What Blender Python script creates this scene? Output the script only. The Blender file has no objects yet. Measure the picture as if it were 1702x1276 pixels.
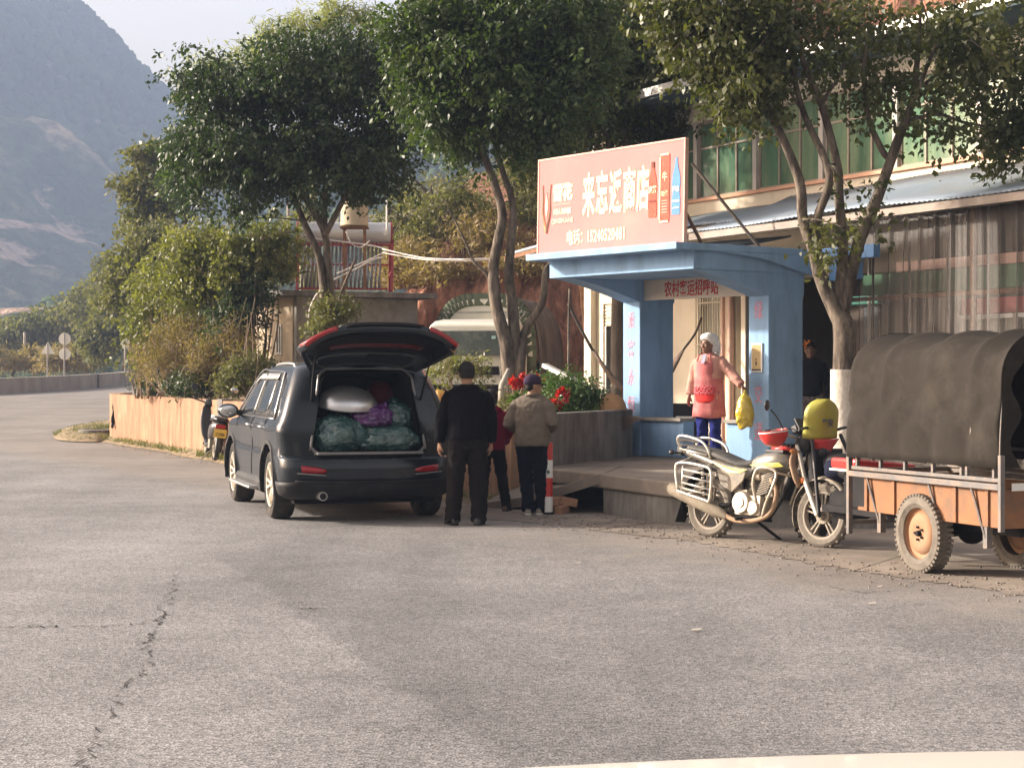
import bpy, math, random
import numpy as np
from mathutils import Vector, Matrix, Euler, noise as mnoise
R = math.radians
C = bpy.context.scene.collection
scene = bpy.context.scene
# ---------------------------------------------------------------- camera
F, EYE, HOR = 3000.0, 1.55, 620.0          # focal length in photo pixels, eye height, horizon row
cam_d = bpy.data.cameras.new('camera'); cam = bpy.data.objects.new('camera', cam_d); C.objects.link(cam)
cam.location = (0, 0, EYE); cam.rotation_euler = (R(90), 0, 0)
cam_d.sensor_width = 36; cam_d.lens = 36 * F / 1702; cam_d.shift_y = -18 / 1702
cam_d.clip_start = .1; cam_d.clip_end = 6000
scene.camera = cam
# ---------------------------------------------------------------- light
SUN_DIR = Vector((-.95, .20, 0)).normalized(); SUN_EL = R(21)
w = bpy.data.worlds.new('World'); scene.world = w; w.use_nodes = True
nt = w.node_tree; bg = nt.nodes['Background']
sky = nt.nodes.new('ShaderNodeTexSky'); sky.sky_type = 'NISHITA'; sky.sun_disc = False
sky.sun_elevation = SUN_EL; sky.sun_rotation = math.atan2(SUN_DIR.x, SUN_DIR.y)
sky.air_density = 1.2; sky.dust_density = 6.0; sky.ozone_density = 1.0
hs = nt.nodes.new('ShaderNodeHueSaturation'); hs.inputs['Saturation'].default_value = .45; nt.links.new(sky.outputs[0], hs.inputs['Color'])
wt = nt.nodes.new('ShaderNodeMixRGB'); wt.blend_type = 'MULTIPLY'; wt.inputs[0].default_value = 1; wt.inputs[2].default_value = (1.2, 1.03, .92, 1); nt.links.new(hs.outputs[0], wt.inputs[1])
nt.links.new(wt.outputs[0], bg.inputs[0]); bg.inputs[1].default_value = .15
sl = bpy.data.lights.new('sun', 'SUN'); sl.energy = 5.0; sl.angle = R(1.8); sl.color = (1, .905, .79)
sun = bpy.data.objects.new('sun', sl); C.objects.link(sun)
sd = Vector((SUN_DIR.x * math.cos(SUN_EL), SUN_DIR.y * math.cos(SUN_EL), math.sin(SUN_EL)))
sun.rotation_euler = sd.to_track_quat('Z', 'Y').to_euler()
scene.view_settings.view_transform = 'Standard'; scene.view_settings.look = 'None'
scene.view_settings.exposure = 1.1; scene.view_settings.gamma = 1
scene.cycles.max_bounces = 6; scene.cycles.transparent_max_bounces = 12
scene.cycles.volume_bounces = 0
# ---------------------------------------------------------------- helpers
def P(px, py, Z): return Vector(((px - 851) / F * Z, Z, EYE + (HOR - py) / F * Z))
def PG(px, py, z=0.0):
    Z = F * (EYE - z) / (py - HOR); return Vector(((px - 851) / F * Z, Z, z))
def tag(o, label=None, cat=None, group=None, kind=None):
    if label: o['label'] = label
    if cat: o['category'] = cat
    if group: o['group'] = group
    if kind: o['kind'] = kind
    return o
def thing(name, label, cat, loc=(0, 0, 0), rz=0, group=None):
    o = bpy.data.objects.new(name, None); C.objects.link(o); o.empty_display_size = .1
    o.location = loc; o.rotation_euler = (0, 0, rz); return tag(o, label, cat, group)
def copy_tree(o, parent=None):
    c = o.copy(); C.objects.link(c)
    if parent: c.parent = parent
    for ch in list(o.children): copy_tree(ch, c)
    return c
def catmull(pts, n):
    pts = [np.array(p, float) for p in pts]; out = []
    q = [2*pts[0]-pts[1]] + pts + [2*pts[-1]-pts[-2]]
    for i in range(1, len(q) - 2):
        for k in range(n):
            t = k / n
            a, b, c, d = q[i-1], q[i], q[i+1], q[i+2]
            out.append(.5*((2*b) + (-a+c)*t + (2*a-5*b+4*c-d)*t*t + (-a+3*b-3*c+d)*t**3))
    out.append(pts[-1]); return out
class MB:
    def __init__(s, M=None): s.v = []; s.f = []; s.M = M
    def add(s, vs, fs):
        n = len(s.v)
        for p in vs:
            p = Vector(p); s.v.append(tuple(s.M @ p) if s.M else tuple(p))
        s.f += [tuple(i + n for i in f) for f in fs]; return s
    def box(s, c, d, rot=(0, 0, 0), taper=None):
        m = Matrix.Translation(c) @ Euler(rot).to_matrix().to_4x4()
        x, y, z = d[0]/2, d[1]/2, d[2]/2; tx, ty = taper or (1, 1)
        vs = [m @ Vector(p) for p in ((-x,-y,-z),(x,-y,-z),(x,y,-z),(-x,y,-z),(-x*tx,-y*ty,z),(x*tx,-y*ty,z),(x*tx,y*ty,z),(-x*tx,y*ty,z))]
        return s.add(vs, [(0,3,2,1),(4,5,6,7),(0,1,5,4),(1,2,6,5),(2,3,7,6),(3,0,4,7)])
    def beam(s, a, b, w, h, up=(0, 0, 1)):
        a, b = Vector(a), Vector(b); d = (b-a).normalized(); u = Vector(up)
        if abs(d.dot(u)) > .98: u = Vector((0, 1, 0))
        sx = d.cross(u).normalized()*(w/2); sy = sx.cross(d).normalized()*(h/2)
        vs = [a-sx-sy, a+sx-sy, a+sx+sy, a-sx+sy, b-sx-sy, b+sx-sy, b+sx+sy, b-sx+sy]
        return s.add(vs, [(0,3,2,1),(4,5,6,7),(0,1,5,4),(1,2,6,5),(2,3,7,6),(3,0,4,7)])
    def tube(s, pts, r, n=8, caps=True, sm=0, flat=1.0):
        if sm: 
            k = len(pts); pp = catmull(pts, sm)
            if not isinstance(r, (int, float)): r = np.interp(np.linspace(0, k-1, len(pp)), range(k), r)
            pts = pp
        pts = [Vector(p) for p in pts]; m = len(pts)
        rs = [r]*m if isinstance(r, (int, float)) else list(r)
        vs = []; fs = []; prev = None
        for i, p in enumerate(pts):
            t = (pts[min(i+1, m-1)] - pts[max(i-1, 0)])
            t = t.normalized() if t.length > 1e-9 else Vector((0, 0, 1))
            if prev is None:
                a = Vector((0, 0, 1)) if abs(t.z) < .9 else Vector((1, 0, 0)); u = t.cross(a).normalized()
            else:
                u = prev - t*prev.dot(t); u = u.normalized() if u.length > 1e-6 else t.orthogonal().normalized()
            prev = u; v = t.cross(u)
            for k in range(n):
                a = 2*math.pi*k/n; vs.append(p + (u*math.cos(a) + v*math.sin(a)*flat)*rs[i])
        for i in range(m-1):
            for k in range(n):
                fs.append((i*n+k, i*n+(k+1) % n, (i+1)*n+(k+1) % n, (i+1)*n+k))
        if caps: fs.append(tuple(range(n))[::-1]); fs.append(tuple((m-1)*n+k for k in range(n)))
        return s.add(vs, fs)
    def cyl(s, a, b, r0, r1=None, n=16): return s.tube([a, b], [r0, r0 if r1 is None else r1], n)
    def loft(s, rings, cap=True, closed=True):
        n = len(rings[0]); vs = [p for r in rings for p in r]; fs = []
        for i in range(len(rings)-1):
            for k in range(n if closed else n-1):
                fs.append((i*n+k, i*n+(k+1) % n, (i+1)*n+(k+1) % n, (i+1)*n+k))
        if cap and closed: fs.append(tuple(range(n))[::-1]); fs.append(tuple((len(rings)-1)*n+k for k in range(n)))
        return s.add(vs, fs)
    def lathe(s, prof, c, axis='x', n=32, M2=None):
        rings = []
        for (r, h) in prof:
            ring = []
            for k in range(n):
                a = 2*math.pi*k/n; u, v = r*math.cos(a), r*math.sin(a)
                q = {'x': (h, u, v), 'y': (u, h, v), 'z': (u, v, h)}[axis]
                q = Vector(q)
                if M2: q = M2 @ q
                ring.append(Vector(c) + q)
            rings.append(ring)
        return s.loft(rings, cap=False)
    def ell(s, c, r, rot=(0, 0, 0), n=14, m=10):
        M = Matrix.Translation(c) @ Euler(rot).to_matrix().to_4x4(); rings = []
        for i in range(m+1):
            ph = math.pi*i/m; rr = max(math.sin(ph), .004)
            rings.append([M @ Vector((r[0]*rr*math.cos(2*math.pi*k/n), r[1]*rr*math.sin(2*math.pi*k/n), -r[2]*math.cos(ph))) for k in range(n)])
        return s.loft(rings)
    def prism(s, poly, off, cap=True):
        n = len(poly); off = Vector(off); vs = [Vector(p) for p in poly] + [Vector(p)+off for p in poly]
        fs = [tuple(range(n))[::-1], tuple(range(n, 2*n))] + [(k, (k+1) % n, n+(k+1) % n, n+k) for k in range(n)]
        return s.add(vs, fs)
    def quad(s, a, b, c, d): return s.add([a, b, c, d], [(0, 1, 2, 3)])
    def build(s, name, mat, parent=None, smooth=False, bevel=0, loc=None, seg=2, angle=40, remesh=0, rsm=4, wrinkle=0, wscale=.1):
        me = bpy.data.meshes.new(name); me.from_pydata(s.v, [], s.f); me.validate(); me.update()
        fix_normals(me)
        me.materials.append(mat)
        o = bpy.data.objects.new(name, me); C.objects.link(o)
        if parent: o.parent = parent
        if loc is not None: o.location = loc
        if smooth or remesh:
            me.polygons.foreach_set('use_smooth', [True]*len(me.polygons))
            if smooth == 'auto': me.set_sharp_from_angle(angle=R(angle))
        if bevel:
            b = o.modifiers.new('bevel', 'BEVEL'); b.width = bevel; b.segments = seg; b.limit_method = 'ANGLE'; b.angle_limit = R(35)
        if remesh:
            b = o.modifiers.new('remesh', 'REMESH'); b.mode = 'VOXEL'; b.voxel_size = remesh; b.use_smooth_shade = True
            if rsm: b = o.modifiers.new('smooth', 'SMOOTH'); b.iterations = rsm; b.factor = .5
            if wrinkle:
                t = bpy.data.textures.new(name, 'CLOUDS'); t.noise_scale = wscale; t.noise_depth = 2
                d = o.modifiers.new('displace', 'DISPLACE'); d.texture = t; d.strength = wrinkle; d.mid_level = .36
        return o
def fix_normals(me):
    import bmesh
    bm = bmesh.new(); bm.from_mesh(me); bmesh.ops.recalc_face_normals(bm, faces=bm.faces); bm.to_mesh(me); bm.free()
def np_mesh(name, v, f, mat, parent=None, smooth=False):
    """v (n,3), f (m,4) quads -> object"""
    me = bpy.data.meshes.new(name); v = np.asarray(v, np.float32); f = np.asarray(f, np.int32); k = f.shape[1]
    me.vertices.add(len(v)); me.vertices.foreach_set('co', v.ravel())
    me.loops.add(f.size); me.loops.foreach_set('vertex_index', f.ravel())
    me.polygons.add(len(f)); me.polygons.foreach_set('loop_start', np.arange(0, f.size, k, dtype=np.int32))
    me.polygons.foreach_set('loop_total', np.full(len(f), k, np.int32))
    if smooth: me.polygons.foreach_set('use_smooth', np.ones(len(f), bool))
    me.update(calc_edges=True); me.validate(); me.materials.append(mat)
    o = bpy.data.objects.new(name, me); C.objects.link(o)
    if parent: o.parent = parent
    return o
def text_mesh(txt, size=1.0, extrude=.002, sx=1.0, bold=0.0, align='CENTER', space=1.0):
    """flat lettering as (verts, faces) in the xz-plane, facing -y"""
    cu = bpy.data.curves.new('t', 'FONT'); cu.body = txt; cu.size = size; cu.extrude = extrude; cu.offset = bold
    cu.align_x = align; cu.align_y = 'CENTER'; cu.resolution_u = 3; cu.space_character = space
    o = bpy.data.objects.new('t', cu); C.objects.link(o)
    bpy.context.view_layer.update()
    me = bpy.data.meshes.new_from_object(o.evaluated_get(bpy.context.evaluated_depsgraph_get()))
    vs = [(v.co.x*sx, -v.co.z, v.co.y) for v in me.vertices]; fs = [tuple(p.vertices) for p in me.polygons]
    bpy.data.objects.remove(o); bpy.data.curves.remove(cu); bpy.data.meshes.remove(me)
    return vs, fs
# ---------------------------------------------------------------- materials
def mat(name, col, rough=.7, metal=0, var=.18, vs=3.0, bump=.15, bs=40, dirt=None, damt=.4, ds=2.0, coat=0, streak=0, spec=None, trans=0, world=False, stretch=(1, 1, 1), bdist=.01, alpha=1):
    if spec is None: spec = .5 if rough < .55 else (.3 if rough < .8 else .12)
    m = bpy.data.materials.new(name); m.use_nodes = True; t = m.node_tree; N = t.nodes; L = t.links
    b = N['Principled BSDF']; b.inputs['Roughness'].default_value = rough; b.inputs['Metallic'].default_value = metal
    b.inputs['Specular IOR Level'].default_value = spec; b.inputs['Coat Weight'].default_value = coat; b.inputs['Coat Roughness'].default_value = .06
    b.inputs['Alpha'].default_value = alpha
    if trans: b.inputs['Transmission Weight'].default_value = trans
    tc = N.new('ShaderNodeTexCoord'); mp = N.new('ShaderNodeMapping'); mp.inputs['Scale'].default_value = stretch
    if world:
        g = N.new('ShaderNodeNewGeometry'); L.new(g.outputs['Position'], mp.inputs[0])
    else: L.new(tc.outputs['Object'], mp.inputs[0])
    n1 = N.new('ShaderNodeTexNoise'); n1.inputs['Scale'].default_value = vs; n1.inputs['Detail'].default_value = 6; n1.inputs['Roughness'].default_value = .65
    L.new(mp.outputs[0], n1.inputs['Vector'])
    mr = N.new('ShaderNodeMapRange'); mr.inputs[1].default_value = .3; mr.inputs[2].default_value = .7
    mr.inputs[3].default_value = 1-var; mr.inputs[4].default_value = 1+var; L.new(n1.outputs[0], mr.inputs[0])
    mul = N.new('ShaderNodeVectorMath'); mul.operation = 'SCALE'; mul.inputs[0].default_value = col[:3]; L.new(mr.outputs[0], mul.inputs['Scale'])
    out = mul.outputs[0]
    if dirt is not None:
        n2 = N.new('ShaderNodeTexNoise'); n2.inputs['Scale'].default_value = ds; n2.inputs['Detail'].default_value = 8; n2.inputs['Roughness'].default_value = .7
        src = mp
        if streak:
            mp2 = N.new('ShaderNodeMapping'); mp2.inputs['Scale'].default_value = (1, 1, streak)
            L.new((g.outputs['Position'] if world else tc.outputs['Object']), mp2.inputs[0]); src = mp2
        L.new(src.outputs[0], n2.inputs['Vector'])
        m2 = N.new('ShaderNodeMapRange'); m2.inputs[1].default_value = .65-.45*damt; m2.inputs[2].default_value = .85-.35*damt; L.new(n2.outputs[0], m2.inputs[0])
        m2.inputs[4].default_value = min(1, .35+damt)
        mx = N.new('ShaderNodeMix'); mx.data_type = 'RGBA'; mx.inputs['B'].default_value = (*dirt[:3], 1)
        L.new(m2.outputs[0], mx.inputs[0]); L.new(out, mx.inputs['A']); out = mx.outputs['Result']
    L.new(out, b.inputs['Base Color'])
    if bump:
        n3 = N.new('ShaderNodeTexNoise'); n3.inputs['Scale'].default_value = bs; n3.inputs['Detail'].default_value = 5; L.new(mp.outputs[0], n3.inputs['Vector'])
        bp = N.new('ShaderNodeBump'); bp.inputs['Strength'].default_value = bump; bp.inputs['Distance'].default_value = bdist
        L.new(n3.outputs[0], bp.inputs['Height']); L.new(bp.outputs[0], b.inputs['Normal'])
    return m
def leaf_mat(name, c1, c2, trans=.35, rough=.45):
    m = bpy.data.materials.new(name); m.use_nodes = True; t = m.node_tree; N = t.nodes; L = t.links
    for n in list(N): N.remove(n)
    out = N.new('ShaderNodeOutputMaterial'); g = N.new('ShaderNodeNewGeometry'); r = N.new('ShaderNodeValToRGB')
    r.color_ramp.elements[0].color = (*c1, 1); r.color_ramp.elements[1].color = (*c2, 1)
    nz = N.new('ShaderNodeTexNoise'); nz.inputs['Scale'].default_value = 1.3; nz.inputs['Detail'].default_value = 3; L.new(g.outputs['Position'], nz.inputs['Vector'])
    ad = N.new('ShaderNodeMath'); ad.operation = 'MULTIPLY_ADD'; ad.inputs[1].default_value = .45
    mr = N.new('ShaderNodeMapRange'); mr.inputs[1].default_value = .3; mr.inputs[2].default_value = .7; mr.inputs[4].default_value = .55
    L.new(nz.outputs[0], mr.inputs[0]); L.new(g.outputs['Random Per Island'], ad.inputs[0]); L.new(mr.outputs[0], ad.inputs[2]); L.new(ad.outputs[0], r.inputs[0])
    p = N.new('ShaderNodeBsdfPrincipled'); p.inputs['Roughness'].default_value = rough; p.inputs['Specular IOR Level'].default_value = .4
    tr = N.new('ShaderNodeBsdfTranslucent'); mx = N.new('ShaderNodeMixShader'); mx.inputs[0].default_value = trans
    L.new(r.outputs[0], p.inputs['Base Color'])
    gm = N.new('ShaderNodeMixRGB'); gm.blend_type = 'MULTIPLY'; gm.inputs[0].default_value = 1; gm.inputs[2].default_value = (1.5, 1.6, .6, 1)
    L.new(r.outputs[0], gm.inputs[1]); L.new(gm.outputs[0], tr.inputs[0])
    L.new(p.outputs[0], mx.inputs[1]); L.new(tr.outputs[0], mx.inputs[2]); L.new(mx.outputs[0], out.inputs[0])
    return m
M = {}
M['concrete'] = mat('concrete', (.30, .28, .25), .9, var=.2, vs=2, bump=.4, bs=25, dirt=(.14, .12, .10), damt=.45, ds=2.5)
M['concrete_dark'] = mat('concrete_dark', (.20, .19, .175), .9, var=.25, vs=3, bump=.5, bs=22, dirt=(.09, .08, .07), damt=.5, ds=4, streak=.2)
M['wall_render'] = mat('wall_render', (.33, .205, .13), .95, var=.2, vs=2.2, bump=.35, bs=14, dirt=(.17, .10, .065), damt=.5, ds=4, streak=.14, world=True)
M['apron'] = mat('apron', (.25, .215, .18), .9, var=.22, vs=1.2, bump=.35, bs=30, dirt=(.15, .13, .11), damt=.5, ds=.9, world=True)
M['soil'] = mat('soil', (.24, .17, .11), 1, var=.35, vs=3, bump=.8, bs=8, bdist=.05, world=True)
M['blue'] = mat('blue', (.27, .43, .64), .9, spec=.2, var=.08, vs=2.5, bump=.12, bs=30, dirt=(.18, .28, .41), damt=.45, ds=3.2, streak=.2)
M['bluedeep'] = mat('bluedeep', (.15, .30, .56), .6, var=.06)
M['cream'] = mat('cream', (.68, .60, .47), .85, var=.07, vs=2, bump=.1, dirt=(.45, .38, .29), damt=.25, ds=2, streak=.25)
M['cream_panel'] = mat('cream_panel', (.58, .54, .48), .8, var=.07, bump=.05, dirt=(.4, .36, .3), damt=.3)
M['white'] = mat('white', (.72, .70, .66), .5, var=.05, bump=.03, dirt=(.45, .4, .34), damt=.25)
M['redtext'] = mat('redtext', (.45, .05, .05), .7, var=.25, vs=20, bump=0)
M['pinktext'] = mat('pinktext', (.62, .22, .30), .7, var=.3, vs=25, bump=0, dirt=(.45, .55, .65), damt=.4, ds=30)
M['steel'] = mat('steel', (.50, .49, .47), .35, metal=.9, var=.12, vs=8, bump=.1)
M['chrome'] = mat('chrome', (.7, .69, .67), .18, metal=1, var=.06, bump=.02, dirt=(.3, .25, .2), damt=.2, ds=9)
M['alu'] = mat('alu', (.74, .74, .76), .36, metal=.88, var=.06, vs=12, bump=.12, bs=60)
M['black'] = mat('black', (.018, .018, .02), .45, var=.3, bump=.05)
M['blackmatte'] = mat('blackmatte', (.022, .021, .022), .85, var=.3, bump=.2, bs=60)
M['rubber'] = mat('rubber', (.035, .033, .031), .9, var=.3, vs=8, bump=.5, bs=50, dirt=(.13, .11, .09), damt=.35, ds=5)
M['dustrubber'] = mat('dustrubber', (.17, .15, .125), .95, var=.25, vs=8, bump=.5, bs=45, dirt=(.10, .09, .08), damt=.4, ds=6)
M['bark'] = mat('bark', (.20, .165, .13), .95, var=.45, vs=7, bump=1, bs=14, bdist=.03, dirt=(.055, .045, .038), damt=.62, ds=9, stretch=(1, 1, .3))
M['barkdark'] = mat('barkdark', (.12, .10, .08), .95, var=.35, vs=7, bump=.8, bs=22, bdist=.02, stretch=(1, 1, .35))
M['rust'] = mat('rust', (.23, .13, .08), .85, var=.3, vs=10, bump=.3)
M['glassdark'] = mat('glassdark', (.03, .035, .04), .06, var=.1, bump=0, spec=.9, dirt=(.16, .15, .14), damt=.25, ds=1.5)
M['twig'] = mat('twig', (.27, .21, .155), 1, var=.3, bump=0)
# ================================================================ SETTING
def road_z(x, y):
    """gentle rise of the road round the bend"""
    t = max(0.0, y - 34.0); a = .0155*t if t > 12 else .0155*t*t/24 + .00*t
    if t > 12: a = .0155*(t - 6)
    if y > 112: a -= (y-112)**1.25*.10
    return a
def ground_mesh(name, m, xs, ys, dz, clip=None, extra=None):
    v = [(x, y, road_z(x, y)+dz+(extra(x, y) if extra else 0)) for y in ys for x in xs]; nx = len(xs)
    f = []
    for j in range(len(ys)-1):
        for i in range(nx-1):
            if clip is None or clip((xs[i]+xs[i+1])/2, (ys[j]+ys[j+1])/2): f.append((j*nx+i, j*nx+i+1, (j+1)*nx+i+1, (j+1)*nx+i))
    return np_mesh(name, v, f, m, smooth=True)
# asphalt: aggregate speckle, worn light lanes, a darker later patch with a diagonal seam
def asphalt():
    m = bpy.data.materials.new('asphalt'); m.use_nodes = True; t = m.node_tree; N = t.nodes; L = t.links
    b = N['Principled BSDF']; g = N.new('ShaderNodeNewGeometry'); pos = g.outputs['Position']
    def noise(s, d=4, r=.6, vec=pos):
        n = N.new('ShaderNodeTexNoise'); n.inputs['Scale'].default_value = s; n.inputs['Detail'].default_value = d; n.inputs['Roughness'].default_value = r; L.new(vec, n.inputs['Vector']); return n.outputs[0]
    def rng(x, a, b_, c, d, smooth=False):
        n = N.new('ShaderNodeMapRange'); n.inputs[1].default_value = a; n.inputs[2].default_value = b_; n.inputs[3].default_value = c; n.inputs[4].default_value = d
        if smooth: n.interpolation_type = 'SMOOTHSTEP'
        L.new(x, n.inputs[0]); return n.outputs[0]
    def math_(op, a, b_):
        n = N.new('ShaderNodeMath'); n.operation = op
        for i, q in enumerate((a, b_)):
            if isinstance(q, (int, float)): n.inputs[i].default_value = q
            else: L.new(q, n.inputs[i])
        return n.outputs[0]
    vo = N.new('ShaderNodeTexVoronoi'); vo.inputs['Scale'].default_value = 72; L.new(pos, vo.inputs['Vector'])
    sep = N.new('ShaderNodeSeparateColor'); L.new(vo.outputs['Color'], sep.inputs[0])
    speck = rng(sep.outputs[0], 0, 1, .50, 1.60); fine = rng(noise(160, 2), .3, .7, .7, 1.3)
    big = rng(noise(.35, 4), .35, .65, .86, 1.14); mid = rng(noise(2.2, 5), .3, .7, .88, 1.12)
    # seam: signed distance right of the line (-2.83,16.3)-(0,7.1)
    sx = N.new('ShaderNodeSeparateXYZ'); L.new(pos, sx.inputs[0])
    wob = rng(noise(1.5, 3), 0, 1, -.25, .25)
    d = math_('ADD', math_('ADD', math_('MULTIPLY', sx.outputs[0], .956), math_('MULTIPLY', sx.outputs[1], .294)), -2.087)
    d = math_('ADD', d, wob)
    edge = rng(d, -.05, .07, 0, 1, True); fade = rng(d, .1, 2.6, 1, .1, True)
    far = rng(sx.outputs[1], 14.5, 16.5, 1, 0, True)
    patch = math_('MULTIPLY', math_('MULTIPLY', edge, fade), far)
    pf = rng(patch, 0, 1, 1.0, .76)
    # light wheel tracks following the bend at left
    wv = N.new('ShaderNodeTexNoise'); wv.inputs['Scale'].default_value = .5; mp = N.new('ShaderNodeMapping'); mp.inputs['Scale'].default_value = (1.6, .12, 1); mp.inputs['Rotation'].default_value = (0, 0, R(-18)); L.new(pos, mp.inputs[0]); L.new(mp.outputs[0], wv.inputs['Vector']); wv.inputs['Detail'].default_value = 5
    tr = rng(wv.outputs[0], .35, .65, .86, 1.15)
    tot = speck
    for q in (fine, big, mid, pf, tr): tot = math_('MULTIPLY', tot, q)
    c = N.new('ShaderNodeVectorMath'); c.operation = 'SCALE'; c.inputs[0].default_value = (.176, .172, .171); L.new(tot, c.inputs['Scale'])
    # dust towards the right shoulder
    du = rng(math_('ADD', math_('ADD', math_('MULTIPLY', sx.outputs[0], .87), math_('MULTIPLY', sx.outputs[1], .49)), rng(noise(1.1, 6, .7), 0, 1, -1.6, 1.6)), 7.2, 9.6, 0, .75, True)
    mx = N.new('ShaderNodeMix'); mx.data_type = 'RGBA'; L.new(du, mx.inputs[0]); L.new(c.outputs[0], mx.inputs['A'])
    c2 = N.new('ShaderNodeVectorMath'); c2.operation = 'SCALE'; c2.inputs[0].default_value = (.20, .175, .15); L.new(math_('MULTIPLY', math_('MULTIPLY', fine, mid), big), c2.inputs['Scale']); L.new(c2.outputs[0], mx.inputs['B'])
    L.new(mx.outputs['Result'], b.inputs['Base Color']); b.inputs['Roughness'].default_value = .8; b.inputs['Specular IOR Level'].default_value = .35
    bp = N.new('ShaderNodeBump'); bp.inputs['Strength'].default_value = .55; bp.inputs['Distance'].default_value = .006; L.new(math_('ADD', vo.outputs['Distance'], noise(120, 3)), bp.inputs['Height']); L.new(bp.outputs[0], b.inputs['Normal'])
    return m
M['asphalt'] = asphalt()
xs = list(np.arange(-60, 60.1, 3)); ys = list(np.arange(-20, 34, 6)) + list(np.arange(34, 330, 3))
g = ground_mesh('ground', M['soil'], [-700, -300, -120] + xs + [120, 300, 700], ys, -.03); tag(g, kind='structure')
def in_road(x, y):
    if y > 108: return False
    return True
g = ground_mesh('road', M['asphalt'], list(np.arange(-36, 16.1, 1.0)), list(np.arange(-12, 108, 2)), 0); tag(g, kind='structure')
# dusty concrete apron on the right with a ragged edge
edge = [(-1.6, 20.2), (.3, 18.6), (1.0, 17.5), (1.65, 16.6), (2.15, 15.5), (2.6, 14.3), (3.1, 13.4), (3.56, 12.57), (4.6, 10.6), (7.5, 6)]
rnd = random.Random(4)
ep = []
for p in catmull([(a, b, 0) for a, b in edge], 14): ep.append((p[0]+rnd.uniform(-.05, .05), p[1]+rnd.uniform(-.07, .07)))
mb = MB(); n = len(ep)
mb.add([(x, y, .005) for x, y in ep] + [(x*.35+9, max(y, 8)*.4+22, .005) for x, y in ep], [(i, i+1, n+i+1, n+i) for i in range(n-1)])
tag(mb.build('apron', M['apron']), kind='structure')
# crumbling strip of earth along the foot of the retaining wall, and the grassy verge beyond it
M['verge'] = mat('verge', (.20, .165, .10), 1, var=.4, vs=9, bump=.9, bs=18, bdist=.03, dirt=(.38, .28, .20), damt=.5, ds=7, world=True)
wall_line = [(-9.0, 42.2), (-8.9, 40.5), (-7.6, 37.8), (-6.3, 35.0), (-5.07, 32.1), (-2.6, 26.6), (-1.2, 23.6), (.1, 20.95)]
wl = [Vector((p[0], p[1], 0)) for p in catmull([(a, b, 0) for a, b in wall_line[:]], 5)]
def offset_line(line, d):
    out = []
    for i, p in enumerate(line):
        t = (line[min(i+1, len(line)-1)]-line[max(i-1, 0)]); t.z = 0; t.normalize()
        out.append(p + Vector((-t.y, t.x, 0))*d)
    return out
rings = []
for i, p in enumerate(wl):
    t = (wl[min(i+1, len(wl)-1)]-wl[max(i-1, 0)]); t.z = 0; t.normalize(); nrm = Vector((t.y, -t.x, 0))  # towards road
    if nrm.x > 0: nrm = -nrm
    z = road_z(p.x, p.y); k = rnd.uniform(.20, .38)
    rings.append([p + Vector((0, 0, z+.13)), p+nrm*.12+Vector((0, 0, z+.10+rnd.uniform(0, .03))), p+nrm*k*.7+Vector((0, 0, z+.05)), p+nrm*(k+.08)+Vector((0, 0, z+.006))])
mb = MB(); mb.loft(rings, cap=False, closed=False)
tag(mb.build('verge', M['verge'], smooth=True), kind='structure')
vg = [(-9.05, 40.3), (-9.25, 39.6), (-10.2, 40.6), (-11.0, 43.6), (-11.1, 47.5), (-10.4, 51), (-9.2, 49), (-9.2, 44)]
vp = [Vector((p[0], p[1], 0)) for p in catmull([(a, b, 0) for a, b in vg + vg[:1]], 5)[:-1]]
mb = MB(); cc = sum(vp, Vector())/len(vp); r2 = []
for k, h in ((1, .02), (.86, .15), (.5, .2), (.02, .2)):
    r2.append([cc+(q-cc)*k+Vector((0, 0, road_z(q.x, q.y)+h)) for q in vp])
mb.loft(r2, cap=False); tag(mb.build('roadside_verge', M['verge'], smooth=True), kind='structure')
# culvert mouth beside the verge
t = thing('drain_inlet', 'dark broken drain hole at the left end of the orange wall', 'drain', (-9.5, 41.3, road_z(0, 41.3)))
m1 = MB(); m1.lathe([(.42, 0), (.42, .22), (.30, .24), (.28, .0)], (0, 0, 0), 'z', 18); m1.build('rim', M['concrete_dark'], t, smooth='auto')
m1 = MB(); m1.lathe([(.001, .205), (.33, .205)], (0, 0, 0), 'z', 18); m1.build('opening', M['blackmatte'], t)
# cracks in the asphalt
M['crack'] = mat('crack', (.06, .055, .055), 1, var=.2, bump=0)
def crack(px_pts, wid, seed):
    r_ = random.Random(seed); pts = catmull([tuple(PG(a, b)) for a, b in px_pts], 22); L_, R_ = [], []
    for i, p in enumerate(pts):
        p = Vector(p) + Vector((r_.gauss(0, .022), r_.gauss(0, .03), .004)); k = wid*.55*r_.uniform(.1, 1)
        L_.append(p-Vector((k, k*.6, 0))); R_.append(p+Vector((k, k*.6, 0)))
    mb = MB(); n = len(L_); mb.add(L_+R_, [(i, i+1, n+i+1, n+i) for i in range(n-1)]); tag(mb.build('road_crack', M['crack']), kind='structure')
crack([(290, 955), (280, 1000), (258, 1045), (246, 1062), (243, 1100), (196, 1160), (150, 1250), (130, 1300)], .011, 1)
crack([(-20, 1043), (90, 1042), (180, 1040), (250, 1034), (285, 1018)], .010, 2)
crack([(0, 764), (35, 766), (70, 765)], .03, 3); crack([(200, 797), (240, 798), (290, 800)], .03, 5)
crack([(500, 1011), (540, 1012)], .012, 6); crack([(560, 1215), (700, 1212)], .005, 7)
crack([(1380, 975), (1430, 985), (1480, 982)], .012, 8)
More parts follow.
